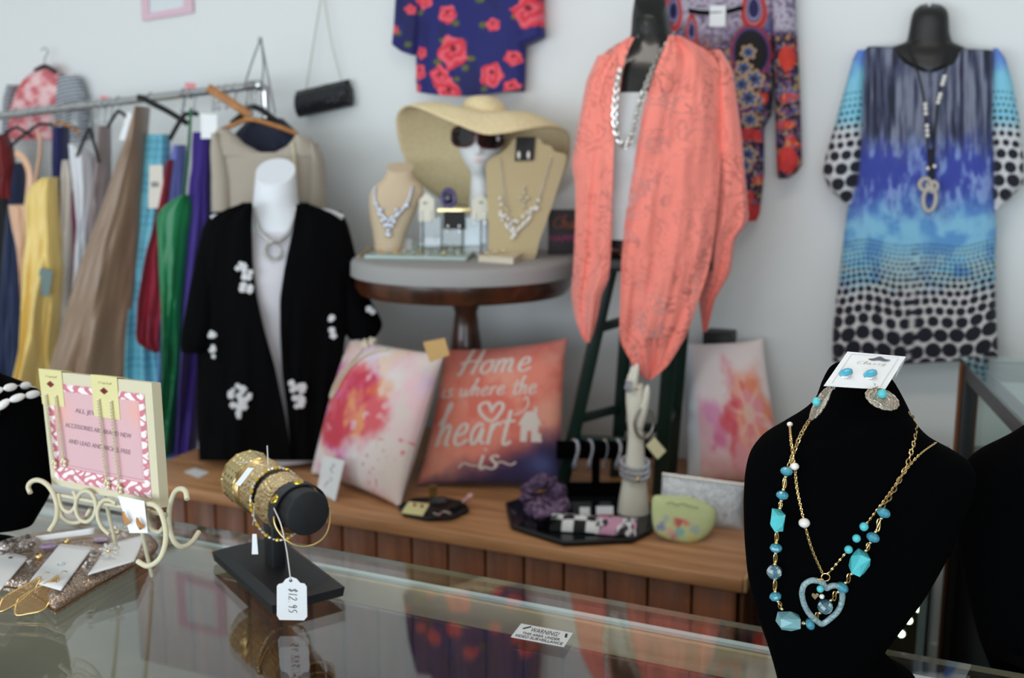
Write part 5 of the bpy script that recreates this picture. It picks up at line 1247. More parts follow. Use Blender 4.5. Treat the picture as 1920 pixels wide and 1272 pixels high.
# ================================================================ cushions
def pillow(name, label, c00, c10, c11, c01, T_, colf, n=150, pinch=.05, back=(225, 215, 215)):
    c00, c10, c11, c01 = [np.asarray(c, float) for c in (c00, c10, c11, c01)]
    nv = nrm(np.cross(c10 - c00, c01 - c00))
    def S(u, v, side=1, lift=0.0):
        u = np.asarray(u, float); v = np.asarray(v, float)
        uu = u * (1 - pinch * (1 - np.abs(v) ** 3)); vv = v * (1 - pinch * (1 - np.abs(u) ** 3))
        a = (uu + 1) / 2; b = (vv + 1) / 2
        P = ((1 - a) * (1 - b))[..., None] * c00 + (a * (1 - b))[..., None] * c10 + (a * b)[..., None] * c11 + ((1 - a) * b)[..., None] * c01
        h = T_ * (np.clip((1 - u ** 2) * (1 - v ** 2), 0, 1)) ** .42 + .006 * (fbm(u * 3 + 5, v * 3, 4) - .5) * np.clip((1 - u ** 2) * (1 - v ** 2) * 4, 0, 1)
        return P + nv * (side * h + lift)[..., None]
    t = thing(name, label, 'cushion', (c00 + c10) / 2, 'cushions on the display platform')
    u, v = np.meshgrid(np.linspace(-1, 1, n), np.linspace(-1, 1, n))
    part('front', (S(u, v).reshape(-1, 3), gridF(n, n)), mat('cushion_print', attr=True, rough=.85, sheen=.2), t, colors=colf(u.ravel(), v.ravel()))
    ub, vb = np.meshgrid(np.linspace(-1, 1, 40), np.linspace(-1, 1, 40))
    part('back', (S(ub, vb, -1)[:, ::-1].reshape(-1, 3), gridF(40, 40)), mat(name + '_back', back, .85), t)
    return t, S, nv
def splash(u, v, cols, sd):
    """wet watercolour: patches of several hues that bleed into one another"""
    c = np.zeros((len(u), 3)) + np.asarray(cols[0], float)
    for i, k in enumerate(cols[1:]):
        c = mixc(c, k, sst(.47, .60, fbm(u * 1.7 + 3.1 * i + sd, v * 1.7 - 2.3 * i, sd + i, 4)))
    return c
def col1(u, v):
    c = np.zeros((len(u), 3)) + A(240, 230, 230); c = mixc(c, (228, 206, 198), sst(.2, .9, u) * .7)
    ink = splash(u, v, ((226, 92, 128), (236, 120, 84), (214, 60, 84), (222, 110, 178), (242, 156, 110), (230, 100, 110)), 3)
    R = 1.12 - np.hypot((u + .42) / 1.05, (v + .0) / .80) + 1.2 * (fbm(u * 2.2, v * 2.2, 17) - .5)
    m = sst(.0, .5, R); c = c * (1 - m)[..., None] + ink * m[..., None]
    pale = splash(u, v, ((244, 196, 206), (246, 206, 180), (226, 190, 222)), 23); m2 = .75 * sst(.42, .62, fbm(u * 2 + 7, v * 2 + 1, 29)) * (1 - m)
    c = c * (1 - m2)[..., None] + pale * m2[..., None]
    c = mixc(c, (244, 232, 236), .6 * sst(.62, .72, fbm(u * 6, v * 6, 41)) * m)
    sp = sst(.84, .9, vn(u * 15, v * 15, 21)) * sst(.45, .6, vn(u * 3, v * 3, 9))
    return mixc(c, (214, 90, 96), sp * .6)
def col3(u, v):
    c = np.zeros((len(u), 3)) + A(244, 226, 226)
    ink = splash(u, v, ((240, 140, 110), (230, 96, 84), (246, 170, 150), (226, 84, 100), (240, 150, 160)), 51)
    a = np.arctan2(v + .05, u - .42); r = np.hypot(u - .42, (v + .05) * .9)
    R = 1.05 - r / (.78 + .16 * np.sin(6 * a + 1)) + .9 * (fbm(u * 2.6 + 4, v * 2.6, 57) - .5); m = sst(.0, .45, R) * .95
    c = c * (1 - m)[..., None] + ink * m[..., None]
    c = mixc(c, (250, 206, 190), .6 * sst(.5, 1, np.sin(6 * a + 4 * r + 1)) * sst(.7, .2, r)); c = mixc(c, (238, 190, 176), sst(.16, .1, r))
    pk = splash(u, v, ((240, 150, 198), (232, 110, 160), (246, 190, 204)), 63); m2 = sst(.1, .6, 1.0 - np.hypot((u + .45) / .55, (v + .25) / .5) + .9 * (fbm(u * 3, v * 3, 66) - .5)) * .85 * (1 - m)
    c = c * (1 - m2)[..., None] + pk * m2[..., None]
    m3 = sst(-.35, -.8, v) * .7; c = c * (1 - m3)[..., None] + splash(u, v, ((242, 176, 180), (236, 130, 124), (248, 204, 196)), 71) * m3[..., None]
    return mixc(c, (228, 230, 238), sst(-.70, -.76, u))
def col2(u, v):
    c = np.zeros((len(u), 3)) + A(248, 148, 128)
    c = mixc(c, (250, 178, 156), .7 * sst(.35, .65, fbm(u * 2 + 3, v * 2, 11))); c = mixc(c, (234, 112, 98), .6 * sst(.5, .7, fbm(u * 3, v * 3 + 4, 12)))
    c = mixc(c, (190, 84, 82), sst(.55, 1.0, v) * .5 * fbm(u * 3, v * 2, 13) * 1.6)
    c = mixc(c, (150, 60, 78), sst(.1, .8, -v) * sst(-.2, .9, u) * .8); c = mixc(c, (52, 46, 92), sst(.35, .85, -v + .35 * u - .1 + .3 * (fbm(u * 4, v * 4, 2) - .5)) * .95)
    return mixc(c, (96, 110, 168), .7 * np.exp(-(((u - .72) / .2) ** 2 + ((v + .72) / .14) ** 2)))
d1 = lambda x, y, D: pD(x, y, D)
b00, b10 = pZ(584, 888, PT + .004), pZ(750, 953, PT + .004)
# the home cushion stands behind
h00, h10 = pZ(780, 912, PT + .004), pZ(1056, 918, PT + .004)
HP, HS, hn = pillow('home_cushion', 'coral cushion printed with white lettering about home and heart', h00, h10, pD(1064, 634, 3.14), pD(834, 655, 3.17), .065, col2)
CP, CS, cnn = pillow('floral_cushion', 'white and pink watercolour cushion with pearls draped over it', b00, b10, pD(834, 662, 2.96), pD(656, 630, 3.29), .065, col1)
p00, p10 = pZ(1288, 905, PT + .004), pZ(1478, 915, PT + .004)
FP_, FS, fn_ = pillow('floral_cushion', 'pink watercolour cushion with silvery edge behind the velvet bust', p00, p10, pD(1430, 634, 3.17), pD(1274, 642, 3.20), .085, col3)
ink_w = mat('white_fabric_paint', (238, 222, 214), .8)
def on_home(P2, lift=.0025):
    P2 = np.asarray(P2, float); return HS(P2[:, 0], P2[:, 1], 1, lift)
def word(s, x0, y0, w, h, stroke=.15, gap=.04):
    Vt, Ft, wt = stroke_text(s, stroke, gap)
    sc = w / wt; part('lettering', (on_home(np.stack([x0 + Vt[:, 0] * sc, y0 + Vt[:, 1] * h], 1)), Ft), ink_w, HP, smooth=False, label='white script lettering')
word('Home', -.70, .58, 1.18, .20)
word('is where the', -.92, .25, 1.52, .125, .16)
word('heart', -.86, -.46, 1.14, .30, .15)
word('is', -.18, -.80, .30, .19, .15)
def swash(pts, w):
    V, F = [], []; ribbon(smooth_path(np.array(pts, float), 40), w, V, F); part('lettering', (on_home(np.array(V)), F), ink_w, HP, smooth=False)
swash([(-.05, .0), (-.14, .14), (-.26, .10), (-.22, -.02), (-.05, -.13), (.08, .0), (.10, .10), (.02, .13), (-.06, .04)], .045)
swash([(-.45, -.79), (-.38, -.72), (-.28, -.75), (-.18, -.76)], .025); swash([(.06, -.74), (.15, -.70), (.28, -.74), (.36, -.70)], .025)
swash([(.28, -.05), (.38, -.02), (.48, .08), (.46, .2), (.40, .16)], .022)
V, F = [], []
def patch(pts): 
    P_ = np.array(pts, float); n_ = 6; g = [P_[0] * (1 - a) * (1 - b) + P_[1] * a * (1 - b) + P_[2] * a * b + P_[3] * (1 - a) * b for b in np.linspace(0, 1, n_) for a in np.linspace(0, 1, n_)]
    k = len(V); V.extend(g); F.extend((gridF(n_, n_) + k).tolist())
patch([(.40, -.42), (.50, -.42), (.50, -.20), (.40, -.20)]); patch([(.56, -.42), (.66, -.42), (.66, -.20), (.56, -.20)]); patch([(.40, -.27), (.66, -.27), (.66, -.18), (.40, -.18)])
patch([(.35, -.19), (.71, -.19), (.60, .00), (.46, .00)]); patch([(.58, -.06), (.63, -.06), (.63, .06), (.58, .06)]); patch([(.66, -.42), (.72, -.42), (.70, -.30), (.66, -.30)])
part('house_print', (on_home(np.array(V)), F), ink_w, HP, smooth=False)
# pearls, tags
ps = thing('pearl_strand', 'long strand of small pearls draped over the left cushion', 'necklace', CS(A(-.6), A(.2), 1, .006)[0])
uvp = smooth_path(np.array([(-.42, 1.0), (-.45, .80), (-.60, .55), (-.72, .35), (-.80, .14), (-.74, .08), (-.66, .18), (-.58, .42), (-.42, .66), (-.15, .86), (.05, .93)]), 120)
Pp = CS(uvp[:, 0], uvp[:, 1], 1, .006)
part('pearls', join(*[ell(q, .0046, None, 5, 7) for q in Pp]), mat('cream_pearl', (226, 212, 188), .3, coat=.5), ps, kind='stuff')
part('flower_clasp', join(*[ell(CS(A(-.42 + .07 * math.cos(a)), A(.98 + .06 * math.sin(a)), 1, .010)[0], (.010, .005, .010)) for a in np.linspace(0, 5.2, 6)]), MATS['cream_pearl'], ps)
tg = thing('paper_tag', 'white handwritten paper tag propped against the left cushion', 'price tag', pZ(612, 938, PT))
tgq = [pZ(594, 921, PT + .004), pZ(628, 940, PT + .004), pD(646, 864, float(pZ(628, 940, PT) @ FH) + .03), pD(606, 854, float(pZ(594, 921, PT) @ FH) + .03)]
part('card', plate(*tgq, .001), white_card, tg, smooth=False)
V2, F2 = [], []
for pts in ([(.5, .85), (.6, .8), (.45, .7), (.62, .62)], [(.5, .5), (.62, .45), (.5, .38), (.4, .3), (.35, .2)]): ribbon(smooth_path(np.array(pts), 16), .03, V2, F2)
part('handwriting', (np.array([tgq[0] * (1 - u) * (1 - v) + tgq[1] * u * (1 - v) + tgq[2] * u * v + tgq[3] * (1 - u) * v - FH * .001 for u, v in V2]), F2), grey_ink, tg, smooth=False)
kt = thing('kraft_tag', 'small kraft paper tag on the corner of the left cushion', 'price tag', pD(820, 670, 2.88))
part('card', plate(pD(806, 680, 2.87), pD(843, 666, 2.87), pD(834, 634, 2.89), pD(793, 642, 2.89), .001), mat('kraft_paper', (206, 166, 110), .8), kt, smooth=False)
part('string', tube([pD(815, 642, 2.886), CS(A(.92), A(.93), 1, .004)[0]], .0009, 5), MATS['white_string'], kt)
solo('paper_slip', plate(pZ(345, 885, PT + .0015), pZ(372, 896, PT + .0015), pZ(392, 886, PT + .0015), pZ(365, 878, PT + .0015), .001), white_card, 'small white paper slip on the platform left of the kimono', 'paper', smooth=False)
solo('wall_box', box(pY(1349, 646, YW - .046), (.085, .09, .085), [A(1, 0, 0), A(0, 1, 0), UZ], bev=.004), mat('speaker_black', (26, 22, 24), .5), 'small black box mounted on the wall behind the right cushion', 'box')

# ================================================================ small things on the platform
def pp(x, y, z=0.0): return pZ(x, y, PT + z)
ot = thing('mirror_tray', 'octagonal black mirror tray on the platform holding scrunchie and scarf', 'tray', pp(1090, 965))
oct_ = [(951, 945), (961, 987), (1058, 1018), (1186, 1012), (1221, 994), (1222, 948), (1150, 925), (1020, 925)]
O3 = np.array([pp(x, y, .012) for x, y in oct_])
part('mirror', prism(O3[::-1] * A(1, 1, 1), UZ * -.006 * -1 if False else -UZ * .010), mat('black_mirror', (40, 42, 46), .08, .6), ot, smooth=False)
part('rim', tube(O3, .0055, 8, closed=True), matte, ot)
floral_d = mat('dark_floral_print', (30, 25, 40), .7, col2=(120, 92, 132), vscale=70)
def lump_torus(c, R, r, sd, ax=UZ, n=90, m=22, nr=8):
    th = np.linspace(0, 2 * math.pi, n, endpoint=False); ph = np.linspace(0, 2 * math.pi, m, endpoint=False)
    u = nrm(np.cross(ax, FH)); v = np.cross(ax, u)
    rr = r * (1 + .20 * np.sin(nr * th + 2 * np.sin(3 * th))[:, None] + .55 * (fbm(th[:, None] * 4, ph[None] * 2, sd) - .5))
    dirs = np.cos(th)[:, None] * u + np.sin(th)[:, None] * v
    V = c + dirs[:, None] * (R + rr * np.cos(ph)[None])[..., None] + ax * (rr * np.sin(ph)[None])[..., None]
    return V.reshape(-1, 3), gridF(n, m, True, True)
scr = thing('scrunchie', 'dark floral scrunchie on the mirror tray', 'scrunchie', pp(1018, 960, .012))
part('ruffle', lump_torus(pp(1018, 962, .012) + UZ * .045, .040, .022, 3, nrm(UZ * .35 - FH)), floral_d, scr)
part('ruffle', lump_torus(pp(1030, 966, .012) + UZ * .024, .036, .020, 6, nrm(UZ - .2 * FH)), mat('lilac_floral_print', (150, 116, 154), .7, col2=(36, 30, 46), vscale=70), scr)
part('label_card', plate(pp(1006, 972, .02), pp(1046, 966, .02), pp(1046, 966, .06), pp(1006, 972, .06), .001), blk_card, scr, smooth=False)
ck0, ck1, ck2, ck3 = pp(1030, 996, .014), pp(1192, 1008, .014), pp(1196, 986, .014), pp(1040, 976, .014)
V, F, U, W = quad_grid(ck0, ck1, ck2, ck3, 90, 40)
prof = np.sin(np.clip(W, 0, 1) * math.pi) ** .5 * .030 + .004 * vn(U * 14, W * 5, 2)
V = V + UZ * prof[:, None]
chk = ((np.floor(U * 7.2) + np.floor(W * 3 + .3)) % 2)
col = np.where((chk > .5)[:, None], A(232, 230, 232), A(24, 24, 28)); fz = sst(.5, .56, U); fl2 = fbm(U * 22, W * 6, 4)
colf = np.where((fl2 > .5)[:, None], A(226, 222, 226), A(50, 36, 44)); colf = mixc(colf, (206, 150, 176), sst(.62, .68, vn(U * 16, W * 4, 8)))
col = col * (1 - fz)[:, None] + colf * fz[:, None]
scf = thing('checked_scarf', 'folded black and white checked scarf on the front of the mirror tray', 'scarf', (ck0 + ck2) / 2)
part('cloth', (V, F), mat('scarf_print', attr=True, rough=.8), scf, colors=col)
part('underside', (np.array([ck0, ck1, ck2, ck3]), [[0, 1, 2, 3]]), MATS['scarf_print'] if False else blk_card, scf, smooth=False)
for x0, x1, y, lb in ((1087, 1106, 968, 'tiny white price card left on the mirror tray behind the scarf'), (1118, 1150, 966, 'wider white price card on the mirror tray behind the scarf')):
    t = thing('price_card', lb, 'card', pp((x0 + x1) / 2, y, .012), 'price cards on the mirror tray')
    part('card', plate(pp(x0, y, .013), pp(x1, y, .013), pp(x1, y, .013) + UZ * .022 + FH * .008, pp(x0, y, .013) + UZ * .022 + FH * .008, .0008), white_card, t, smooth=False)
    part('pink_edge', tube([pp(x0, y, .016), pp(x1, y, .016)], .0016, 5), mat('pink_edge', (190, 70, 120), .6), t)
# bracelet bar
bb = thing('bracelet_bar', 'black velvet T-bar with silver bracelets behind the mirror tray', 'jewelry stand', pp(1110, 922))
fbb = f_face(float(pp(1110, 930) @ FH)); zz0 = fbb.p(1110, 844)
part('bar', tube([fbb.p(1044, 844), fbb.p(1222, 844)], .026, 20), velvet, bb)
part('post', box((fbb.p(1117, 844) + fbb.p(1117, 930)) / 2, (.022, .022, np.linalg.norm(fbb.p(1117, 844) - fbb.p(1117, 930))), sax), velvet, bb)
part('base', box(fbb.p(1117, 930) * A(1, 1, 0) + UZ * (PT + .015), (.16, .085, .028), sax, bev=.005), velvet, bb)
for i, (x, w) in enumerate(((1079, 1.2), (1106, 1.0), (1134, .6), (1158, 1.2))):
    t = thing('silver_bracelet', ['wide crystal bracelet leftmost on the velvet bar', 'beaded silver bracelet second from the left on the velvet bar', 'thin silver bracelet third on the velvet bar', 'crystal bracelet next to the white hand on the velvet bar'][i], 'bracelet', fbb.p(x, 882), 'silver bracelets on the velvet bar')
    c = fbb.p(x, 852); items = []
    for k in range(26):
        a = 2 * math.pi * k / 26; items.append(ell(c - FH * math.cos(a) * .034 + UZ * math.sin(a) * .040 + RT * .006 * math.sin(2 * a), .0052 * w, None, 5, 7))
    part('stones', join(*items), MATS['bib_crystal'], t, smooth=False)
    part('clasp', ell(c + UZ * .042, (.006 * w, .004, .004)), pale_gold, t)
# hand display
hw_ = mat('ivory_resin', (230, 224, 210), .4)
fhd = f_face(float(pp(1186, 968) @ FH))
HA = Loft(fhd, [(720, 1176, 1206, .016), (745, 1173, 1207, .022), (775, 1175, 1205, .024), (815, 1178, 1206, .020), (860, 1174, 1209, .024), (900, 1167, 1212, .030), (940, 1160, 1216, .036), (968, 1157, 1218, .038)], N=50, m=30)
hnd = thing('hand_display', 'ivory hand shaped ring and bracelet display standing upright on the mirror tray', 'jewelry stand', pp(1187, 968, .012))
def finger(pts, r0, r1): return tube(smooth_path([fhd.p(x, y, o_) for x, y, o_ in pts], 16), np.concatenate([np.linspace(r0, r1, 13), [r1 * .9, r1 * .65, r1 * .25]]), 12)
part('arm_and_hand', join(HA.vf, finger([(1186, 740, .012), (1190, 712, .014), (1195, 682, .012)], .0115, .0085), finger([(1182, 735, -.002), (1185, 706, -.006), (1189, 686, -.010)], .0115, .0085),
     finger([(1181, 740, -.014), (1181, 715, -.022), (1184, 698, -.028)], .011, .008), finger([(1181, 748, -.022), (1179, 728, -.034), (1181, 715, -.040)], .010, .007),
     finger([(1198, 800, .012), (1207, 770, .020), (1212, 745, .022), (1214, 722, .020)], .0125, .0085)), hw_, hnd)
rg_ = thing('cluster_ring', 'silver cluster ring on the ivory display hand', 'ring', fhd.p(1184, 738, .02))
part('band', torus(fhd.p(1189, 728, .012), .0125, .0018, UZ + .1 * RT, 24, 6), pale_gold, rg_)
part('cluster', join(*[ell(fhd.p(1180 + a, 724 + b, .026), .0058, None, 5, 7) for a, b in ((-4, -8), (2, -6), (-5, 0), (2, 2), (-3, 8), (3, 8), (-6, 4))]), MATS['bib_crystal'], rg_, smooth=False)
hb = thing('silver_bangle', 'silver mesh bangle with cream tag hung on the thumb of the display hand', 'bracelet', fhd.p(1208, 828, .02))
part('ring', torus(fhd.p(1208, 793, .022), .028, .0042, -FH + .35 * RT, 36, 8, ry=.042), MATS['antique_silver'], hb)
part('price_tag', plate(fhd.p(1211, 836, .03), fhd.p(1233, 862, .03), fhd.p(1249, 846, .03), fhd.p(1227, 820, .03), .001), mat('cream_card', (232, 222, 180), .6), hb, smooth=False)
cb2 = thing('crystal_cuff', 'wide crystal bracelet around the forearm of the display hand', 'bracelet', fhd.p(1190, 898))
its = []
for row, yy_ in enumerate((868, 878, 888)):
    for k in range(22):
        a = 2 * math.pi * k / 22 + row * .15; its.append(ell(fhd.p(1190, yy_ + 5 * math.sin(a)) + RT * math.cos(a) * .037 - FH * math.sin(a) * .040, .0058, None, 5, 7))
part('stones', join(*its), MATS['bib_crystal'], cb2, smooth=False); part('gold_bead', ell(fhd.p(1196, 899, .042), .007), pale_gold, cb2)
# small black dish
sdish = thing('black_dish', 'small black plate holding hair clips and a card in front of the cushions', 'plate', pp(815, 960))
th = np.linspace(0, 2 * math.pi, 9)[:-1] + .2
D3 = np.array([pp(813 + 66 * math.cos(a), 953 + 20 * math.sin(a), .010) for a in th])
part('dish', prism(D3 if np.cross(D3[1] - D3[0], D3[2] - D3[1])[2] < 0 else D3[::-1], -UZ * .009), matte, sdish, smooth=False); part('rim', tube(D3, .004, 8, closed=True), matte, sdish)
yc = thing('earring_card', 'pale yellow card with red studs on the small black plate', 'earring card', pp(780, 958, .012))
yq = [pp(752, 962, .014), pp(792, 968, .014), pp(806, 945, .034), pp(766, 941, .034)]
part('card', plate(*yq, .001), card_y, yc, smooth=False)
for u, v in ((.4, .75), (.75, .72)): part('stud', ell(yq[0] * (1 - u) * (1 - v) + yq[1] * u * (1 - v) + yq[2] * u * v + yq[3] * (1 - u) * v + A(0, -.003, .003), .0045), mat('crimson_stud', (190, 50, 80), .3), yc)
hcp = thing('hair_claw', 'dark hair claw with silver script on the small black plate', 'hair clip', pp(828, 962, .012))
part('body', join(ell(pp(826, 956, .012) + UZ * .020, (.030, .016, .018), np.stack([RT, FH, UZ], 1), 8, 14), *[tube(smooth_path([pp(806 + 7 * k, 960, .012) + UZ * .02, pp(806 + 7 * k, 970, .012) + UZ * .014, pp(807 + 7 * k, 974, .012) + UZ * .002], 8), .003, 6) for k in range(6)]), mat('tortoise_dark', (38, 28, 30), .3), hcp)
part('silver_trim', tube(smooth_path([pp(812, 962, .03), pp(822, 966, .026), pp(832, 960, .03), pp(846, 964, .026)], 20), .002, 6), silver, hcp)
mb_ = thing('makeup_brush', 'small brush with pink handle on the small black plate', 'brush', pp(860, 955, .012))
part('handle', tube(smooth_path([pp(866, 944, .016), pp(876, 936, .03), pp(886, 927, .045)], 12), np.concatenate([np.linspace(.004, .009, 9), [.009, .007, .003]]), 10), mat('pink_handle', (226, 172, 170), .4), mb_)
part('bristles', tube([pp(848, 956, .016), pp(858, 949, .018), pp(866, 944, .017)], [.008, .009, .004], 10), mat('dark_bristle', (30, 26, 28), .8), mb_)
gcb = thing('gold_comb', 'small gold hair comb standing on the small black plate', 'comb', pp(812, 944, .012))
part('comb', join(*[tube([pp(806 + 3 * k, 944, .012), pp(806 + 3 * k, 944, .012) + UZ * .045], .0018, 5) for k in range(5)], tube([pp(805, 944, .012) + UZ * .046, pp(820, 944, .012) + UZ * .046], .005, 6)), mat('olive_gold', (150, 124, 66), .35, .7), gcb)
part('top_rail', tube([pp(805, 944, .012) + UZ * .05, pp(820, 944, .012) + UZ * .05], .004, 6), MATS['olive_gold'], gcb)
# silver sequin clutch
sq = glitter_mat('silver_sequin', (160, 164, 174), (246, 247, 250), 650, .55, .3)
q0, q1 = pp(1236, 982, .003), pp(1392, 994, .003)
D0, D1 = float(q0 @ FH), float(q1 @ FH)
cl = thing('sequin_clutch', 'silver sequin clutch standing behind the yellow green pouch', 'clutch', (q0 + q1) / 2)
c8 = [q0, q1, pD(1397, 910, D1 + .05), pD(1242, 889, D0 + .05)]
V, F, U, W = quad_grid(*c8, 30, 20); nv = nrm(np.cross(c8[1] - c8[0], c8[3] - c8[0]))
bulge = (np.clip(U * (1 - U) * 4, 0, 1) * np.clip(W * (1 - W) * 4, 0, 1)) ** .4 * .016
part('front', (V + nv * bulge[:, None], F), sq, cl); part('back', ((V - nv * bulge[:, None] * .9).reshape(20, 30, 3)[:, ::-1].reshape(-1, 3), F), sq, cl)
part('frame', tube([c8[3], c8[2]], .005, 8), silver, cl)
# yellow green pouch
ol = smooth_path(np.array([(1224, 934), (1250, 930), (1285, 931), (1320, 941), (1343, 961), (1336, 993), (1312, 1014), (1284, 1019), (1243, 1008), (1225, 988)], float), 60, True)
D_ = float(pp(1283, 1017) @ FH); fpo = f_face(D_)
dep = lambda y: -.055 * (1018 - np.asarray(y)) / 88
poP = np.array([fpo.p(x, y, dep(y)) for x, y in ol]); pcn = poP.mean(0); rg2 = []; cl2 = []
for f, o_ in ((1, 0), (.97, .006), (.88, .012), (.74, .016), (.58, .018), (.42, .0195), (.27, .0205), (.13, .021), (.0, .021)): rg2.append(pcn + (poP - pcn) * f - FH * o_)
rg2 = np.array(rg2); pxs = np.array([(ol - ol.mean(0)) * f + ol.mean(0) for f in (1, .97, .88, .74, .58, .42, .27, .13, 0)])
X_, Y_ = pxs[..., 0].ravel(), pxs[..., 1].ravel()
col = np.zeros((len(X_), 3)) + A(206, 216, 160)
for cx, cy, r, k in ((1268, 975, 9, (206, 84, 84)), (1256, 992, 8, (232, 170, 160)), (1272, 994, 9, (132, 190, 190)), (1238, 985, 8, (130, 130, 186)), (1300, 988, 9, (170, 190, 190)), (1284, 975, 5, (226, 120, 120)), (1246, 968, 5, (170, 180, 190)), (1262, 1004, 6, (210, 120, 130)), (1296, 1006, 9, (222, 206, 130))): col = mixc(col, k, sst(r + 2, r - 2, np.hypot(X_ - cx, Y_ - cy)) * .9)
po = thing('zip_pouch', 'small yellow green pouch with a colourful print in front of the sequin clutch', 'pouch', pp(1283, 1017))
part('front', (rg2.reshape(-1, 3), gridF(len(rg2), 60, True)), mat('pouch_print', attr=True, rough=.6), po, colors=col)
part('back', (np.vstack([poP, [pcn + FH * .016]]), [[(i + 1) % 60, i, 60] for i in range(60)]), mat('pouch_back', (206, 206, 140), .6), po)
V2, F2 = [], []; ribbon(smooth_path(np.array([(1252, 951), (1262, 949), (1270, 953), (1282, 951), (1296, 955), (1312, 958)], float), 30), 1.6, V2, F2)
part('lettering', (np.array([fpo.p(x, y, .0) - FH * (.0) + FH * .055 * (1018 - y) / 88 - FH * .0185 for x, y in V2]), F2), mat('olive_ink', (110, 116, 84), .6), po, smooth=False)

# ================================================================ hanging on the wall
# ---- blue printed dress on a black hanging form
fd = f_wall(YW - .065)
dots_rows = [(455, 1.6, 7), (463, 1.8, 7.5), (471, 2.0, 8), (480, 2.3, 8.5), (489, 2.6, 9), (498, 3.0, 9.5), (508, 3.4, 10), (518, 4.0, 11), (530, 5.0, 12.5), (544, 6.2, 15), (560, 7.4, 17.5), (578, 8.2, 19), (598, 11.0, 26), (624, 13.8, 29), (652, 14.6, 30), (678, 14.0, 29)]
def dotmask(px, py, rows, amp=7, off=0.0):
    yy = py + amp * np.sin((px - 1560) / 42.0) * .6 + amp * .5 * np.sin((px - 1500) / 19.0 + 1)
    m = np.zeros_like(px)
    for i, (y, r, sp) in enumerate(rows):
        q = ((px + (sp / 2 if i % 2 else 0) + off) / sp); cell = np.floor(q); dx = (q - cell - .5) * sp
        jr = 1 + .22 * (vn(cell * 1.7, cell * 0 + i * 3.3, 5) - .5); jy = 3.0 * (vn(cell * 2.3, cell * 0 + i, 8) - .5) * r / 10
        d = np.hypot(dx, (yy - y - jy) * 1.05) - r * jr; m = np.maximum(m, sst(.9, -.9, d))
    return m
def dress_col(px, py):
    c = np.zeros(px.shape + (3,)) + A(112, 116, 136)
    knit = .5 + .5 * np.sin(py * 1.55 + 2 * np.sin(px * .9)) * np.sin(px * 1.5 + 3 * fbm(px / 30, py / 60, 3))
    vert = fbm(px / 7, py / 90, 6)
    c = mixc(c, (44, 48, 76), sst(.36, .58, vert) * .75); c = mixc(c, (186, 186, 196), knit * .30 * sst(.7, .3, vert)); c = mixc(c, (26, 28, 44), sst(.58, .70, vert) * .8)
    f1 = sst(235, 310, py + 60 * (fbm(px / 26, py / 40, 9) - .5)); bl = mixc(np.zeros_like(c) + A(58, 70, 158), (128, 150, 206), sst(.42, .68, fbm(px / 9, py / 26, 10)))
    c = c * (1 - f1)[..., None] + bl * f1[..., None]
    f2 = sst(345, 430, py + 50 * (fbm(px / 24, py / 40, 11) - .5)); lb = mixc(np.zeros_like(c) + A(132, 190, 220), (92, 150, 204), sst(.45, .7, fbm(px / 30, py / 30, 14)))
    c = c * (1 - f2)[..., None] + lb * f2[..., None]
    c = mixc(c, (196, 204, 196), sst(455, 500, py) * .55 * sst(.3, .6, fbm(px / 40, py / 18, 12)) + sst(500, 540, py) * .35)
    c = mixc(c, (212, 206, 206), sst(515, 560, py)); return mixc(c, (24, 24, 38), dotmask(px, py, dots_rows))
dress_m = mat('dress_print', attr=True, rough=.85, sheen=.15)
DB = Loft(fd, [(88, 1628, 1652, .02), (92, 1622, 1868, .025), (100, 1620, 1870, .035), (130, 1620, 1868, .045), (200, 1618, 1864, .05), (300, 1612, 1864, .052), (345, 1608, 1864, .052), (385, 1590, 1866, .052), (430, 1584, 1868, .052), (500, 1576, 1866, .05), (560, 1568, 1867, .05), (620, 1562, 1869, .05), (652, 1561, 1871, .048), (676, 1562, 1872, .045)], N=330, m=280, mb=30, e=3.0, fold=.010, k=6, seed=4)
V = DB.V.copy(); neck = sst(1668, 1690, DB.px) * sst(1822, 1800, DB.px) * sst(.22, .0, DB.s)
hemw = 5 * np.sin((DB.px - 1560) / 60) * sst(.6, 1, DB.s)
V = V + UZ * (-(hemw + 8 * sst(1600, 1760, DB.px) * sst(.6, 1, DB.s) * 0) * .0014)[..., None]
dr = thing('print_dress', 'blue and grey printed tunic dress with dotted hem hanging on the wall', 'dress', fd.p(1715, 680))
part('body', (V.reshape(-1, 3), DB.F), dress_m, dr, colors=dress_col(DB.px, DB.py).reshape(-1, 3))
sl_rows = [(178, 1.6, 8), (190, 2, 9), (202, 2.4, 9.5), (214, 3, 10.5), (227, 3.6, 11.5), (240, 4.4, 13), (255, 5.4, 15), (272, 6.6, 18), (292, 9, 22), (316, 11, 26), (342, 12, 27), (368, 12, 27)]
def sleeve_col(px, py):
    c = np.zeros(px.shape + (3,)) + A(92, 128, 206); c = mixc(c, (128, 196, 220), sst(105, 150, py + 30 * (fbm(px / 20, py / 20, 3) - .5)))
    c = mixc(c, (206, 206, 208), sst(215, 255, py)); return mixc(c, (24, 24, 38), dotmask(px, py, sl_rows, 5, 4))
SL1 = Loft(fd, [(95, 1608, 1626, .03), (110, 1600, 1624, .035), (160, 1586, 1622, .042), (230, 1567, 1620, .048), (290, 1549, 1616, .052), (325, 1542, 1612, .052), (355, 1556, 1606, .05), (382, 1586, 1602, .03)], N=140, m=90, mb=16, fold=.006, k=3, seed=7, smooth=2)
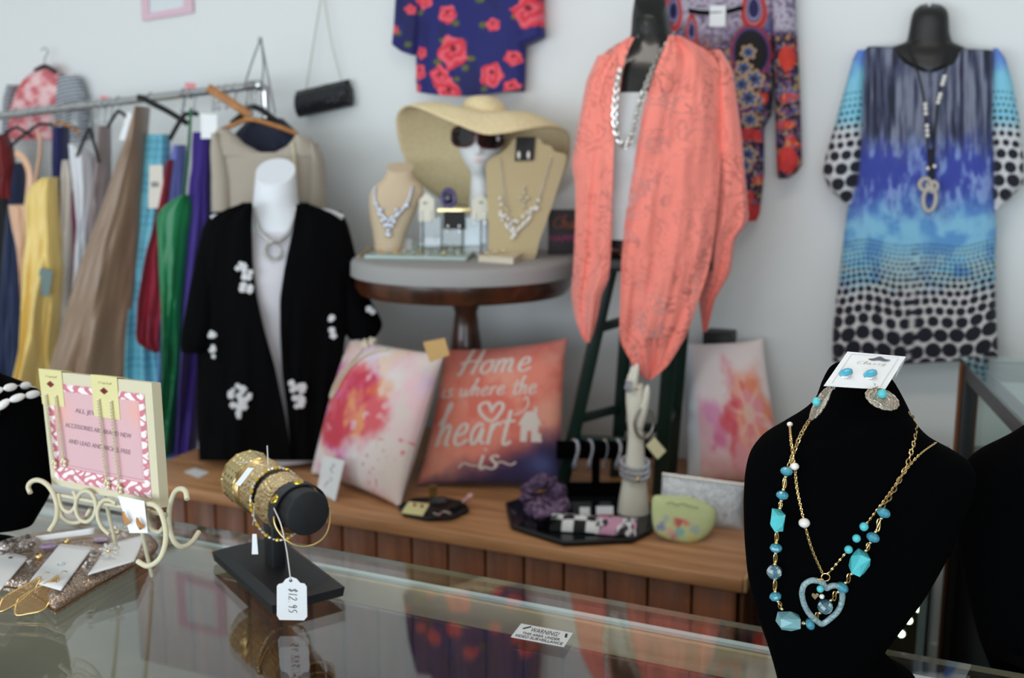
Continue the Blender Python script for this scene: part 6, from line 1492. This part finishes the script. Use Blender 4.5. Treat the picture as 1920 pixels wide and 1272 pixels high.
SL2 = Loft(fd, [(92, 1862, 1872, .03), (110, 1862, 1886, .035), (160, 1860, 1900, .042), (230, 1858, 1912, .048), (300, 1862, 1920, .052), (345, 1862, 1920, .052), (370, 1862, 1896, .04), (392, 1862, 1874, .03)], N=140, m=90, mb=16, fold=.006, k=3, seed=9, smooth=2)
for S_ in (SL1, SL2): part('sleeve', S_.vf, dress_m, dr, colors=sleeve_col(S_.px, S_.py).reshape(-1, 3))
blkp = mat('satin_black_plastic', (24, 23, 24), .4)
NF = Loft(fd, [(11, 1724, 1766, .02), (18, 1714, 1776, .034), (30, 1709, 1779, .038), (60, 1704, 1780, .04), (80, 1700, 1786, .042), (90, 1664, 1814, .045), (104, 1670, 1812, .055), (120, 1684, 1804, .062), (131, 1706, 1782, .064), (137, 1728, 1760, .062)], N=50, m=36, tilt=.4)
nf = thing('hanging_form', 'flat black plastic hanging torso form inside the blue print dress', 'mannequin', fd.p(1742, 138))
part('neck_and_chest', NF.vf, blkp, nf)
part('hook', tube(smooth_path([fd.p(1742, 14), fd.p(1744, 2), fd.p(1745, -8, -.03), fd.p(1745, -14, -.06)], 12), .003, 8), plastic_w, nf)
bd_ = thing('cord_necklace', 'long black cord necklace with pearls and oval pendant on the blue dress', 'necklace', fd.p(1742, 398, .06))
cord = mat('black_cord', (22, 20, 22), .7)
for pts in ([(1702, 85), (1710, 110), (1722, 140), (1732, 185), (1736, 230), (1740, 280), (1744, 325)], [(1784, 85), (1778, 115), (1768, 150), (1758, 190), (1754, 240), (1750, 290), (1747, 325)]):
    part('cord', tube(smooth_path([fd.p(x, y, .068) for x, y in pts], 40), .0028, 7), cord, bd_)
part('cord', tube(smooth_path([fd.p(1745, 280, .07), fd.p(1746, 310, .072), fd.p(1746, 340, .072)], 10), [.0075] * 10, 8), cord, bd_)
for x, y in ((1771, 144), (1769, 151), (1767, 158), (1763, 177), (1761, 184), (1759, 192), (1735, 196), (1735.5, 204), (1736, 213), (1738, 236), (1738.5, 245), (1739, 254), (1740, 316), (1752, 312)):
    inst('pearl', pm, bd_, fd.p(x, y, .074), rot_to(UZ), (.0058,) * 3)
part('pendant', join(torus(fd.p(1736, 346, .074), .016, .006, (0, 1, 0), 24, 8), torus(fd.p(1748, 350, .074), .014, .005, (.3, 1, 0), 24, 8), torus(fd.p(1743, 374, .074), .016, .006, (0, 1, 0), 30, 8, ry=.032)), mat('grey_quartz', (182, 172, 164), .35), bd_)

# ---- navy blouse with red roses
fbz = f_wall(YW - .05)
ROSES = [(852, 30, 17), (863, 100, 29), (937, 49, 12), (836, 142, 18), (934, 140, 20), (854, 168, 24), (806, 2, 17), (794, 135, 14), (970, 110, 14), (800, 101, 11), (1000, 25, 30), (750, 57, 8), (780, 20, 9), (884, -20, 14), (966, 166, 14), (790, 164, 8), (900, -8, 6)]
LEAVES = [(868, 46, 8), (920, 50, 8), (832, 118, 8), (898, 112, 8), (888, 128, 7), (842, 78, 7), (797, 26, 7), (974, 34, 7), (758, 64, 7), (872, 145, 6), (914, 2, 9), (775, 85, 7), (920, 162, 7)]
def blouse_col(px, py):
    c = np.zeros(px.shape + (3,)) + A(26, 28, 104); c = mixc(c, (20, 20, 78), sst(.5, .7, fbm(px / 30, py / 60, 3)) * .7)
    for x, y, r in LEAVES: c = mixc(c, (92, 98, 44), sst(1.1, .8, np.hypot((px - x) / r, (py - y) / (r * .75)) + .25 * (vn(px / 4, py / 4, 2) - .5)))
    for x, y, r in ROSES:
        a = np.arctan2(py - y, px - x); d = np.hypot(px - x, py - y) / r * (1 + .10 * np.sin(5 * a + x) + .16 * (vn(px / 5, py / 5, 7) - .5))
        pet = .5 + .5 * np.sin(d * 9 + 2.2 * np.sin(2 * a + y) + a); rc = mixc(np.zeros_like(c) + A(214, 44, 58), (240, 112, 132), pet * .8)
        rc = mixc(rc, (110, 14, 30), sst(.28, .1, np.hypot(px - x, py - (y - r * .25)) / r)); m = sst(1.06, .94, d); c = c * (1 - m)[..., None] + rc * m[..., None]
    return c
blm = mat('blouse_print', attr=True, rough=.7, sheen=.1)
bl_ = thing('rose_blouse', 'navy blouse printed with red roses hanging high on the wall', 'blouse', fbz.p(885, 182))
BB = Loft(fbz, [(-120, 800, 975, .03), (-80, 776, 995, .04), (0, 784, 992, .045), (90, 782, 986, .045), (150, 782, 984, .045), (172, 783, 983, .042)], N=190, m=220, mb=24, e=2.6, fold=.007, k=4, seed=6)
hem = 10 * (1 - ((BB.px - 884) / 102) ** 2) * sst(.8, 1, BB.s) - 10 * sst(880, 985, BB.px) * sst(.8, 1, BB.s) * .6
part('body', ((BB.V - UZ * (hem * .00165 * (BB.front * 2 - 1) * .5 + hem * .0008)[..., None]).reshape(-1, 3), BB.F), blm, bl_, colors=blouse_col(BB.px, BB.py).reshape(-1, 3))
B1 = Loft(fbz, [(-90, 760, 800, .04), (-20, 746, 796, .045), (50, 741, 792, .045), (84, 737, 790, .042), (98, 756, 788, .04), (104, 776, 786, .03)], N=80, m=70, mb=14, fold=.006, k=2, seed=3, smooth=1)
B2_ = Loft(fbz, [(-90, 970, 1015, .04), (-20, 975, 1018, .045), (40, 974, 1019, .045), (70, 975, 1021, .042), (80, 974, 1000, .04), (86, 974, 986, .03)], N=80, m=70, mb=14, fold=.006, k=2, seed=5, smooth=1)
for S_ in (B1, B2_): part('sleeve', S_.vf, blm, bl_, colors=blouse_col(S_.px, S_.py).reshape(-1, 3))
part('hanger_hook', tube(smooth_path([fbz.p(885, -118), fbz.p(886, -150), fbz.p(892, -160, -.02), fbz.p(890, -166, -.045)], 14), .002, 6), silver, bl_)

# ---- paisley tunic
fpz = f_wall(YW - .05)
def pais_col(px, py):
    c = np.zeros(px.shape + (3,)) + A(36, 28, 54)
    n1 = fbm(px / 26, py / 26, 21); n2 = fbm(px / 9, py / 9, 22); n3 = vn(px / 5, py / 5, 23)
    c = mixc(c, (206, 58, 50), sst(.56, .62, n1) * sst(60, 110, py)); c = mixc(c, (84, 50, 110), sst(.42, .36, n1) * .9)
    c = mixc(c, (92, 106, 150), sst(.60, .66, n2) * .9); c = mixc(c, (204, 160, 104), sst(.70, .76, n3) * .75); c = mixc(c, (190, 130, 150), sst(.24, .18, n3) * .6)
    lil = mixc(np.zeros_like(c) + A(176, 166, 182), (120, 104, 132), sst(.55, .7, n3)); top = np.maximum(sst(120, 60, py + np.abs(px - 1345) * .6), sst(70, 55, py) * sst(1448, 1456, px))
    c = c * (1 - top)[..., None] + lil * top[..., None]
    for x, y, rx, ry in ((1268, 22, 18, 34), (1419, 18, 22, 38), (1305, 60, 12, 28)):
        d = np.hypot((px - x) / (rx * (.75 + .25 * sst(-ry, ry, py - y))), (py - y) / ry)
        for r, k in ((1.15, (196, 60, 58)), (.98, (128, 40, 62)), (.84, (220, 110, 84)), (.72, (88, 70, 120)), (.58, (150, 150, 180)), (.48, (36, 30, 78))): c = mixc(c, k, sst(r + .03, r - .03, d))
    d = np.hypot((px - 1414) / 32, (py - 100) / 46)
    for r, k in ((1.12, (150, 50, 66)), (1.0, (70, 60, 120)), (.9, (22, 18, 26))): c = mixc(c, k, sst(r + .03, r - .03, d))
    for x, y, r in ((1410, 100, 14), (1402, 130, 16), (1420, 150, 18), (1398, 160, 16), (1410, 185, 18), (1412, 225, 15), (1408, 290, 16), (1402, 310, 14), (1380, 150, 12)):
        a = np.arctan2(py - y, px - x); dd = np.hypot(px - x, py - y) / r + .15 * np.sin(6 * a)
        c = mixc(c, (206, 168, 112), sst(1.0, .9, dd)); c = mixc(c, (86, 104, 150), sst(.78, .66, dd)); c = mixc(c, (40, 36, 60), sst(.35, .25, dd))
    c = mixc(c, (214, 60, 44), sst(1.1, .9, np.hypot((px - 1480) / 16, (py - 110) / 22)) * .9); c = mixc(c, (210, 52, 50), sst(1.1, .85, np.hypot((px - 1482) / 18, (py - 300) / 26)) * .9)
    return mixc(c, (206, 50, 46), sst(375, 395, py + .2 * (px - 1400)) * .9 + sst(1.1, .9, np.hypot((px - 1410) / 20, (py - 252) / 12)) * .8)
pzm = mat('paisley_print', attr=True, rough=.8)
pzt = thing('paisley_tunic', 'dark paisley print tunic with lilac collar hanging behind the coral shawl', 'tunic', fpz.p(1390, 415))
PB = Loft(fpz, [(-60, 1290, 1420, .03), (-30, 1262, 1448, .04), (60, 1258, 1452, .045), (150, 1262, 1450, .045), (215, 1268, 1446, .045), (240, 1270, 1432, .045), (330, 1272, 1432, .045), (400, 1274, 1424, .042), (414, 1276, 1418, .04)], N=220, m=170, mb=22, e=2.6, fold=.006, k=4, seed=8)
part('body', PB.vf, pzm, pzt, colors=pais_col(PB.px, PB.py).reshape(-1, 3))
PS = Loft(fpz, [(-30, 1438, 1490, .035), (60, 1450, 1494, .042), (150, 1452, 1499, .045), (250, 1455, 1502, .045), (310, 1457, 1503, .045), (325, 1458, 1492, .04), (335, 1460, 1478, .03)], N=160, m=70, mb=14, fold=.005, k=2, seed=11, smooth=1)
part('sleeve', PS.vf, pzm, pzt, colors=pais_col(PS.px, PS.py).reshape(-1, 3))
PL_ = Loft(fpz, [(-30, 1230, 1270, .035), (60, 1226, 1266, .042), (200, 1224, 1266, .045), (330, 1226, 1264, .04)], N=60, m=30, mb=14, fold=.005, k=2, seed=12)
part('sleeve', PL_.vf, pzm, pzt, colors=pais_col(PL_.px, PL_.py).reshape(-1, 3))
part('collar_band', tube(smooth_path([fpz.p(1292, 20, .05), fpz.p(1320, 24, .056), fpz.p(1360, 22, .056), fpz.p(1392, 14, .05)], 16), .006, 8), blackc, pzt)
part('price_tag', plate(fpz.p(1330, 50, .062), fpz.p(1360, 50, .062), fpz.p(1361, 10, .062), fpz.p(1331, 10, .062), .001), white_card, pzt, smooth=False, label='white price tag')

# ---- small floral and striped top at the far left
ftz = f_wall(YW - .045)
def top_col(px, py):
    n = fbm(px / 14, py / 14, 41); c = mixc(np.zeros(px.shape + (3,)) + A(232, 168, 172), (206, 96, 104), sst(.5, .62, n) * .8); c = mixc(c, (244, 208, 208), sst(.44, .36, n) * .8)
    for x, y in ((52, 155), (24, 196), (40, 140)): c = mixc(c, (214, 60, 44), sst(9, 6, np.hypot(px - x, py - y)))
    return c
tt_ = thing('floral_blouse', 'pink floral blouse with striped sleeves hanging on the wall above the rail', 'top', ftz.p(70, 262))
TT = Loft(ftz, [(126, 72, 94, .02), (134, 66, 104, .03), (150, 48, 116, .04), (170, 34, 122, .045), (205, 22, 116, .045), (262, 18, 112, .045)], N=80, m=80, mb=14, fold=.005, k=4, seed=2)
part('body', TT.vf, mat('floral_print', attr=True, rough=.8), tt_, colors=top_col(TT.px, TT.py).reshape(-1, 3))
def stripe(px, py): return mixc(np.zeros(px.shape + (3,)) + A(70, 74, 88), (206, 210, 216), sst(-.1, .4, np.sin((py + .25 * px) * .85)))
for rows in ([(142, 118, 142, .03), (150, 112, 150, .035), (180, 110, 158, .04), (215, 106, 162, .042), (262, 104, 164, .042)], [(160, 20, 30, .03), (185, 14, 26, .035), (262, 10, 24, .04)]):
    S_ = Loft(ftz, rows, N=90, m=40, mb=12, fold=.004, k=2, seed=3); part('sleeve', S_.vf, mat('striped_knit', attr=True, rough=.85), tt_, colors=stripe(S_.px, S_.py).reshape(-1, 3))
part('hanger', join(tube(smooth_path([ftz.p(84, 128), ftz.p(84, 110), ftz.p(90, 98), ftz.p(84, 90), ftz.p(77, 95)], 20), .0018, 6), tube(smooth_path([ftz.p(66, 132, .03), ftz.p(84, 124, .03), ftz.p(104, 134, .03)], 14), .008, 8)), blkp, tt_)

# ---- clutch bag on its chain, pink frame, strap
fcb = f_wall(YW - .035)
bg = thing('evening_bag', 'black textured evening bag hanging on the wall by a thin chain', 'handbag', fcb.p(608, 218))
BG = Loft(Fr(fcb.o, fcb.n), [(0, 0, 1)] * 2, N=2, m=8) if False else None
cq = [fcb.p(560, 221), fcb.p(661, 199), fcb.p(655, 151), fcb.p(556, 174)]
V, F, U, W = quad_grid(*cq, 44, 24)
nvb = A(0, -1, 0); pr_ = (np.clip(W * (1 - W) * 4, 0, 1)) ** .5 * .032 * (np.clip(U * (1 - U) * 30, 0, 1)) ** .3
part('front', (V + nvb * pr_[:, None], F), mat('black_reptile', (20, 20, 26), .35, bump=.9, bscale=90, bump_kind='voronoi'), bg)
part('back', ((V - nvb * pr_[:, None] * .9).reshape(24, 44, 3)[:, ::-1].reshape(-1, 3), F), MATS['black_reptile'], bg)
part('frame_bar', tube([fcb.p(556, 174), fcb.p(655, 151)], .005, 8), MATS['glossy_black'], bg)
part('clasp', join(ell(fcb.p(603, 160, .006), .006), ell(fcb.p(611, 158, .006), .006)), silver, bg)
for pts in ([(574, 168), (585, 100), (603, -10)], [(641, 153), (622, 80), (607, -10)]):
    part('chain', chain(smooth_path([fcb.p(x, y) for x, y in pts], 60), .007, .0009), mat('dull_gold_chain', (190, 184, 166), .35, .8), bg)
fpf = f_wall(YW - .008)
pk_ = thing('picture_frame', 'pale pink frame at the top edge of the wall on the left', 'picture frame', fpf.p(312, 30))
pinkp = mat('pale_pink_paint', (226, 190, 204), .6)
co = [(266, 39), (361, 23), (356, -92), (260, -82)]; ci = [(279, 25), (344, 13), (341, -78), (276, -69)]
for i in range(4):
    j = (i + 1) % 4
    part('frame_side', prism([fpf.p(*co[i], .006), fpf.p(*co[j], .006), fpf.p(*ci[j], .006), fpf.p(*ci[i], .006)], A(0, .012, 0)), pinkp, pk_, smooth=False)
part('backing', plate(*[fpf.p(*c) for c in ci], .004), mat('white_mount', (222, 226, 230), .7), pk_, smooth=False)

# ================================================================ clothes rail
RL0, RL1 = A(-3.78, 3.05, 1.690), pD(486, 160, 3.64)
chrome = mat('chrome', (206, 208, 212), .12, 1.0)
rk = thing('clothes_rail', 'chrome clothes rail with dresses along the left wall', 'clothes rack', A((RL0[0] + RL1[0]) / 2, RL1[1], 0))
part('rail', tube([RL0, RL1], .0150, 16), chrome, rk)
part('end_cap', ell(RL1, .019), chrome, rk)
for e in (RL0 + A(.02, 0, 0), RL1 - A(.015, 0, 0)):
    part('upright', tube([e + A(0, .05, 0), e * A(1, 1, 0) + A(0, .05, .04)], .014, 12), chrome, rk)
    part('bracket', tube([e, e + A(0, .05, 0)], .011, 10), chrome, rk)
    part('foot_bar', tube([e * A(1, 1, 0) + A(0, -.22, .03), e * A(1, 1, 0) + A(0, .14, .03)], .014, 12), chrome, rk)
part('base_rail', tube([RL0 * A(1, 1, 0) + A(.02, .05, .12), RL1 * A(1, 1, 0) + A(-.015, .05, .12)], .011, 12), chrome, rk)
def rail_at(px):
    """rail point seen at this image column"""
    lo, hi = 0.0, 1.0
    for _ in range(40):
        m = (lo + hi) / 2; v = RL0 + (RL1 - RL0) * m - CAM; x = 960 + FPX * (v @ RT) / (v @ FW)
        if x < px: lo = m
        else: hi = m
    return RL0 + (RL1 - RL0) * lo
def f_rail(px, fwd=.0):
    q = rail_at(px); return f_face(float((q - CAM) @ FH) - fwd)

fabrics = {}
def cloth(name, c, rough=.75, sheen=.2, bump=.05, spec=.5):
    return mat('cloth_' + name, c, rough, sheen=sheen, bump=bump, bscale=220, spec=spec)
def rail_dress(name, label, cat, px, fwd, rows, m_, fold=.012, k=4, seed=1, b=.05, extra=None, strap=None, colors=None):
    f = f_rail(px, fwd); R = [r if len(r) > 3 else r + (b,) for r in rows]
    L_ = Loft(f, R, N=90, m=56, fold=fold * 2.8, k=k, seed=seed, e=2.2)
    t = thing(name, label, cat, f.p((rows[-1][1] + rows[-1][2]) / 2, rows[-1][0]), 'clothes on the chrome rail')
    part('body', L_.vf, m_, t, colors=colors(L_).reshape(-1, 3) if colors else None)
    if strap:
        for pts, r in strap: part('strap', tube(smooth_path([f.p(x, y, o_) for x, y, o_ in pts], 20), r, 8, flat=.4), m_, t)
    return t, f, L_
satin = lambda n, c: cloth(n, c, .33, .1, .03)
rail_dress('evening_dress', 'black dress at the far left end of the rail', 'dress', -10, -.06, [(262, -34, -6), (300, -50, 20), (420, -60, 30), (560, -60, 26), (740, -70, 22)], cloth('black', (20, 20, 28)), seed=2)
rail_dress('short_dress', 'dark red top at the far left end of the rail', 'top', 6, .10, [(252, -14, 10), (275, -26, 22), (320, -32, 28), (372, -36, 30)], cloth('dark_red', (112, 14, 22)), seed=3)
rail_dress('evening_dress', 'dark navy gown left of the yellow gown on the rail', 'dress', 38, .03, [(305, 38, 46), (330, 30, 48), (400, 16, 46), (560, 2, 44), (740, -20, 42)], cloth('slate_navy', (30, 46, 82)), seed=4)
rail_dress('cocktail_dress', 'peach dress with wide shoulder strap on the rail', 'dress', 68, .12, [(384, 20, 66), (392, 20, 72), (430, 26, 76), (470, 36, 70), (560, 44, 70), (640, 44, 72)], satin('peach', (226, 178, 146)), seed=5, strap=(([(72, 250, -.02), (76, 275, .02), (70, 320, .05), (58, 392, .05)], .017), ([(30, 286, .03), (45, 300, .04), (55, 330, .05), (50, 392, .05)], .014)))
rail_dress('evening_gown', 'yellow satin gown with draped bodice on the rail', 'dress', 92, .22, [(333, 84, 104), (345, 62, 106), (365, 50, 107), (400, 48, 109), (450, 50, 114), (500, 43, 118), (560, 42, 114), (600, 40, 112), (650, 38, 107), (740, 20, 100)], satin('yellow', (236, 204, 122)), fold=.022, k=3.5, seed=6)
fy = f_rail(92, .30)
solo('swing_tag', plate(fy.p(62, 550), fy.p(92, 556), fy.p(99, 508), fy.p(76, 502), .002), mat('teal_tag', (104, 124, 122), .5), 'grey teal paper swing tag on the yellow gown', 'price tag', smooth=False)
rail_dress('evening_dress', 'navy dress between the yellow gown and the cream dress on the rail', 'dress', 114, .03, [(238, 103, 126), (300, 102, 127), (460, 104, 124), (700, 100, 126)], cloth('navy', (24, 26, 84)), seed=7)
rail_dress('slim_dress', 'cream dress hanging edge-on on the rail', 'dress', 128, .10, [(300, 124, 136), (330, 120, 142), (460, 119, 142), (620, 116, 134)], cloth('cream', (216, 206, 196)), seed=8)
rail_dress('slim_dress', 'magenta dress hanging edge-on beside the cream dress', 'dress', 140, .06, [(326, 136, 146), (380, 132, 152), (480, 132, 150), (620, 130, 146)], cloth('magenta', (150, 32, 92)), seed=9)
rail_dress('white_blouse', 'white blouse on a black hanger beside the taupe dress', 'blouse', 156, .09, [(270, 134, 150), (290, 132, 176), (350, 140, 178), (420, 148, 172), (500, 142, 170), (600, 132, 168)], cloth('white', (216, 216, 222)), seed=10)
rail_dress('slim_dress', 'taupe dress left of the brown gown on the rail', 'dress', 192, .04, [(236, 188, 204), (280, 184, 206), (340, 178, 206), (420, 172, 200), (600, 160, 190)], cloth('taupe', (158, 140, 140)), seed=11)
rail_dress('evening_gown', 'long brown satin gown with flared skirt on the rail', 'dress', 258, .20, [(200, 264, 270), (212, 259, 272), (230, 250, 273), (262, 240, 273), (300, 224, 271), (400, 190, 264), (500, 152, 256), (600, 122, 246), (720, 86, 238)], satin('brown', (146, 120, 100)), fold=.014, k=3, seed=12, b=.07)
def ruff(L_): return mixc(np.zeros(L_.px.shape + (3,)) + A(116, 192, 212), (70, 142, 172), sst(.2, .95, np.sin(L_.py * .5)) * .55)
rail_dress('banded_dress', 'aqua blue dress with horizontal bands on the rail', 'dress', 294, .12, [(252, 276, 316), (270, 272, 318), (330, 266, 316), (400, 260, 304), (500, 247, 290), (600, 241, 302), (700, 235, 312), (870, 262, 326)], mat('aqua_bands', attr=True, rough=.7, sheen=.2), seed=13, colors=ruff)
rail_dress('sheath_dress', 'crimson dress with slanted hem on the rail', 'dress', 312, .16, [(300, 316, 328), (390, 300, 318), (470, 278, 306), (560, 262, 306), (630, 257, 306), (645, 262, 306), (658, 292, 305)], cloth('crimson', (152, 22, 50)), seed=14, b=.04)
rail_dress('slim_dress', 'periwinkle blue dress beside the green dress on the rail', 'dress', 330, .10, [(272, 330, 346), (300, 322, 348), (380, 314, 346), (600, 304, 330), (800, 300, 326)], cloth('periwinkle', (112, 118, 190)), seed=15)
rail_dress('satin_dress', 'emerald green satin dress with halter strap on the rail', 'dress', 350, .20, [(366, 340, 358), (385, 308, 362), (405, 294, 361), (440, 297, 354), (500, 300, 350), (560, 304, 346), (700, 308, 340), (850, 306, 326)], satin('emerald', (22, 122, 74)), fold=.014, k=3, seed=16, strap=(([(358, 205, .0), (356, 240, .03), (352, 300, .05), (344, 372, .05)], .011),))
rail_dress('evening_dress', 'purple dress with wide belt beside the beige jumper on the rail', 'dress', 378, .14, [(248, 364, 398), (270, 362, 399), (322, 362, 396), (330, 358, 394), (420, 352, 394), (560, 340, 386), (700, 330, 376), (862, 322, 366)], cloth('purple', (64, 40, 138)), seed=17)
rail_dress('dark_jacket', 'dark navy jacket behind the beige jumper on the rail', 'jacket', 470, -.02, [(222, 470, 530), (250, 440, 560), (330, 420, 590), (420, 410, 608), (560, 420, 600)], cloth('ink_navy', (26, 32, 56)), seed=18, b=.05)
# beige jumper facing out at the rail end
fj = f_rail(470, .14)
ju = thing('beige_jumper', 'beige knitted jumper with scoop neck facing out at the end of the rail', 'jumper', fj.p(500, 420))
knitm = mat('beige_knit', (176, 164, 150), .9, bump=.25, bscale=260, sheen=.2)
for nm, rows, sd in (('shoulder_panel', [(241, 408, 426), (252, 402, 440), (270, 400, 458), (285, 400, 486), (292, 400, 505)], 1), ('shoulder_panel', [(252, 556, 566), (262, 550, 582), (275, 538, 592), (287, 514, 600), (292, 500, 603)], 2), ('body', [(286, 400, 604), (300, 402, 606), (340, 416, 600), (420, 420, 596), (520, 424, 592)], 3)):
    part(nm, Loft(fj, [r + (.03 if r[0] < 262 else .045,) for r in rows], N=40, m=36, fold=.004, k=5, seed=sd, smooth=2).vf, knitm, ju)
for rows, sd in (([(250, 400, 416), (280, 396, 428), (330, 398, 436), (420, 400, 440), (470, 402, 440)], 4), ([(268, 584, 594), (300, 584, 608), (350, 582, 612), (420, 576, 614), (470, 574, 612)], 5)):
    part('sleeve', Loft(fj, [r + (.05,) for r in rows], N=36, m=26, fold=.005, k=2, seed=sd).vf, knitm, ju)
part('seam', tube(smooth_path([fj.p(548, 266, .046), fj.p(552, 300, .05), fj.p(556, 390, .05)], 14), .004, 6), mat('cream_seam', (214, 200, 168), .8), ju)

# hangers
def hanger(px, tip_l, tip_r, m_, fwd, label, hook_m=None, drop=26, r=.006):
    f = f_rail(px, fwd); q = rail_at(px); f0 = f_rail(px, 0)
    t = thing('hanger', label, 'hanger', f.p(px, tip_l[1]), 'hangers on the chrome rail')
    v = q - CAM; ry = 636 - FPX * (v @ UPV) / (v @ FW)
    tube_pts = [f0.p(px - 7, ry - 1, .017), f0.p(px - 3, ry - 9, .006), f0.p(px + 4, ry - 8, -.004), f0.p(px + 6, ry + 2, -.012), f0.p(px + 2, ry + 12, .0), f.p(px, ry + drop)]
    part('hook', tube(smooth_path(tube_pts, 24), .0022, 7), hook_m or chrome, t)
    part('shoulder_bar', tube(smooth_path([f.p(*tip_l), f.p((tip_l[0] + px) / 2, (tip_l[1] + ry + drop) / 2 - 2), f.p(px, ry + drop), f.p((tip_r[0] + px) / 2, (tip_r[1] + ry + drop) / 2 - 2), f.p(*tip_r)], 30), r, 8), m_, t)
    return t
fb_ = mat('black_hanger', (18, 17, 18), .6); wd = wood_mat('hanger_wood', (150, 92, 40), (190, 128, 66), 6); pc_ = mat('clear_plastic_hook', (206, 210, 214), .2, trans=.5)
hanger(30, (-5, 262), (62, 258), fb_, .06, 'black hanger over the dark red top at the left end of the rail')
hanger(72, (20, 274), (104, 236), fb_, .10, 'black hanger over the peach dress')
hanger(112, (98, 246), (150, 250), wd, .05, 'wooden hanger above the cream dress')
hanger(168, (144, 294), (186, 306), fb_, .16, 'black hanger with the white blouse', drop=44)
hanger(222, (202, 238), (246, 228), fb_, .10, 'black hanger left of the brown gown', drop=18)
hanger(282, (258, 182), (352, 232), fb_, .14, 'large black hanger right of the brown gown', drop=8, r=.010)
hanger(345, (318, 262), (372, 214), fb_, .12, 'black hanger with the emerald green dress', drop=40, r=.008)
hanger(470, (402, 250), (556, 250), wd, .10, 'wooden hanger holding the beige jumper', drop=62, r=.008)
hanger(478, (434, 232), (553, 252), fb_, .04, 'black hanger with the dark jacket behind the beige jumper', drop=40, r=.010)
fw2 = f_rail(430, .10)
lw = thing('hanger', 'bare wooden hanger bar sticking out at the end of the rail', 'hanger', fw2.p(430, 210), 'hangers on the chrome rail')
dv = fw2.p(472, 218) - fw2.p(390, 164); ax_ = nrm(dv); yy_ = nrm(np.cross(ax_, FH))
part('shoulder_bar', box((fw2.p(472, 218) + fw2.p(390, 164)) / 2, (np.linalg.norm(dv), .022, .028), [ax_, np.cross(yy_, ax_), yy_], bev=.005), wd, lw)
part('hook', tube(smooth_path([fw2.p(398, 168), fw2.p(396, 186), fw2.p(404, 196), fw2.p(410, 184)], 14), .0022, 6), chrome, lw)
hm = None
for i, px in enumerate((58, 95, 118, 136, 142, 182, 196, 208, 342, 364, 400, 410, 424, 440, 462)):
    f = f_rail(px, 0); v = rail_at(px) - CAM; ry = 636 - FPX * (v @ UPV) / (v @ FW)
    pts = [f.p(px - 5, ry + 1, .016), f.p(px - 1, ry - 8, .004), f.p(px + 5, ry - 2, -.010), f.p(px + 2, ry + 14, .0), f.p(px, ry + 34, .0)]
    t = thing('clear_hook', '%s clear plastic hanger hook from the left on the chrome rail' % ORD[i], 'hanger', f.p(px, ry + 34), 'clear plastic hanger hooks on the rail')
    part('hook', tube(smooth_path(pts, 20), .0034, 7), pc_, t); part('clip', ell(f.p(px, ry + 32), (.010, .006, .012)), pc_, t)
def rtag(px, quad, fwd, label, name='price_tag', m_=None):
    f = f_rail(px, fwd); return solo(name, plate(*[f.p(x, y) for x, y in quad], .0015), m_ or white_card, label, 'price tag', smooth=False)
rtag(392, [(377, 260), (407, 260), (407, 215), (376, 213)], .22, 'large white price tag beside the purple dress')
bt = rtag(292, [(278, 391), (306, 390), (305, 309), (280, 310)], .20, 'long cream price tag with barcode on the aqua dress', m_=mat('cream_tag', (222, 214, 204), .6))
fbt = f_rail(292, .202)
part('barcode', join(*[plate(fbt.p(x, 351), fbt.p(x + w, 351), fbt.p(x + w, 341), fbt.p(x, 341), .0004) for x, w in ((284, 1.2), (286.5, 2), (290, 1), (292.5, 2), (296, 1))]), mat('barcode_grey', (110, 108, 112), .6), bt, smooth=False)
rtag(236, [(223, 262), (238, 264), (254, 222), (240, 208)], .24, 'white price tag slanting beside the brown gown')
for px, q, lb in ((195, [(188, 193), (203, 195), (204, 181), (187, 179)], 'small pink size marker on the rail above the taupe dress'), (357, [(348, 168), (366, 170), (367, 156), (347, 155)], 'small pink size marker on the rail near its right end')):
    f = f_rail(px, .0); v = rail_at(px) - CAM; ry = 636 - FPX * (v @ UPV) / (v @ FW)
    t = thing('size_marker', lb, 'size marker', f.p(px, ry), 'pink size markers on the rail')
    part('card', plate(*[f.p(x, y) for x, y in q], .002), mat('pink_card', (226, 140, 146), .6), t, smooth=False); part('clip_ring', torus(rail_at(px), .016, .003, RL1 - RL0, 20, 6), pc_, t)
# thin bag strap hooked on the rail end
stp = thing('bag_strap', 'thin grey bag strap hung on a wall hook above the rail end', 'strap', fcb.p(490, 72))
fs_ = f_face(3.62)
for pts in ([(489, 72), (474, 112), (458, 162)], [(489, 72), (502, 140), (516, 214)], [(489, 72), (494, 120), (490, 168)]):
    part('strap', tube(smooth_path([fs_.p(x, y) for x, y in pts], 16), .003, 6), mat('grey_leather', (120, 120, 124), .5), stp)
part('ring', torus(fs_.p(488, 74), .007, .0018, FH, 18, 6), chrome, stp)
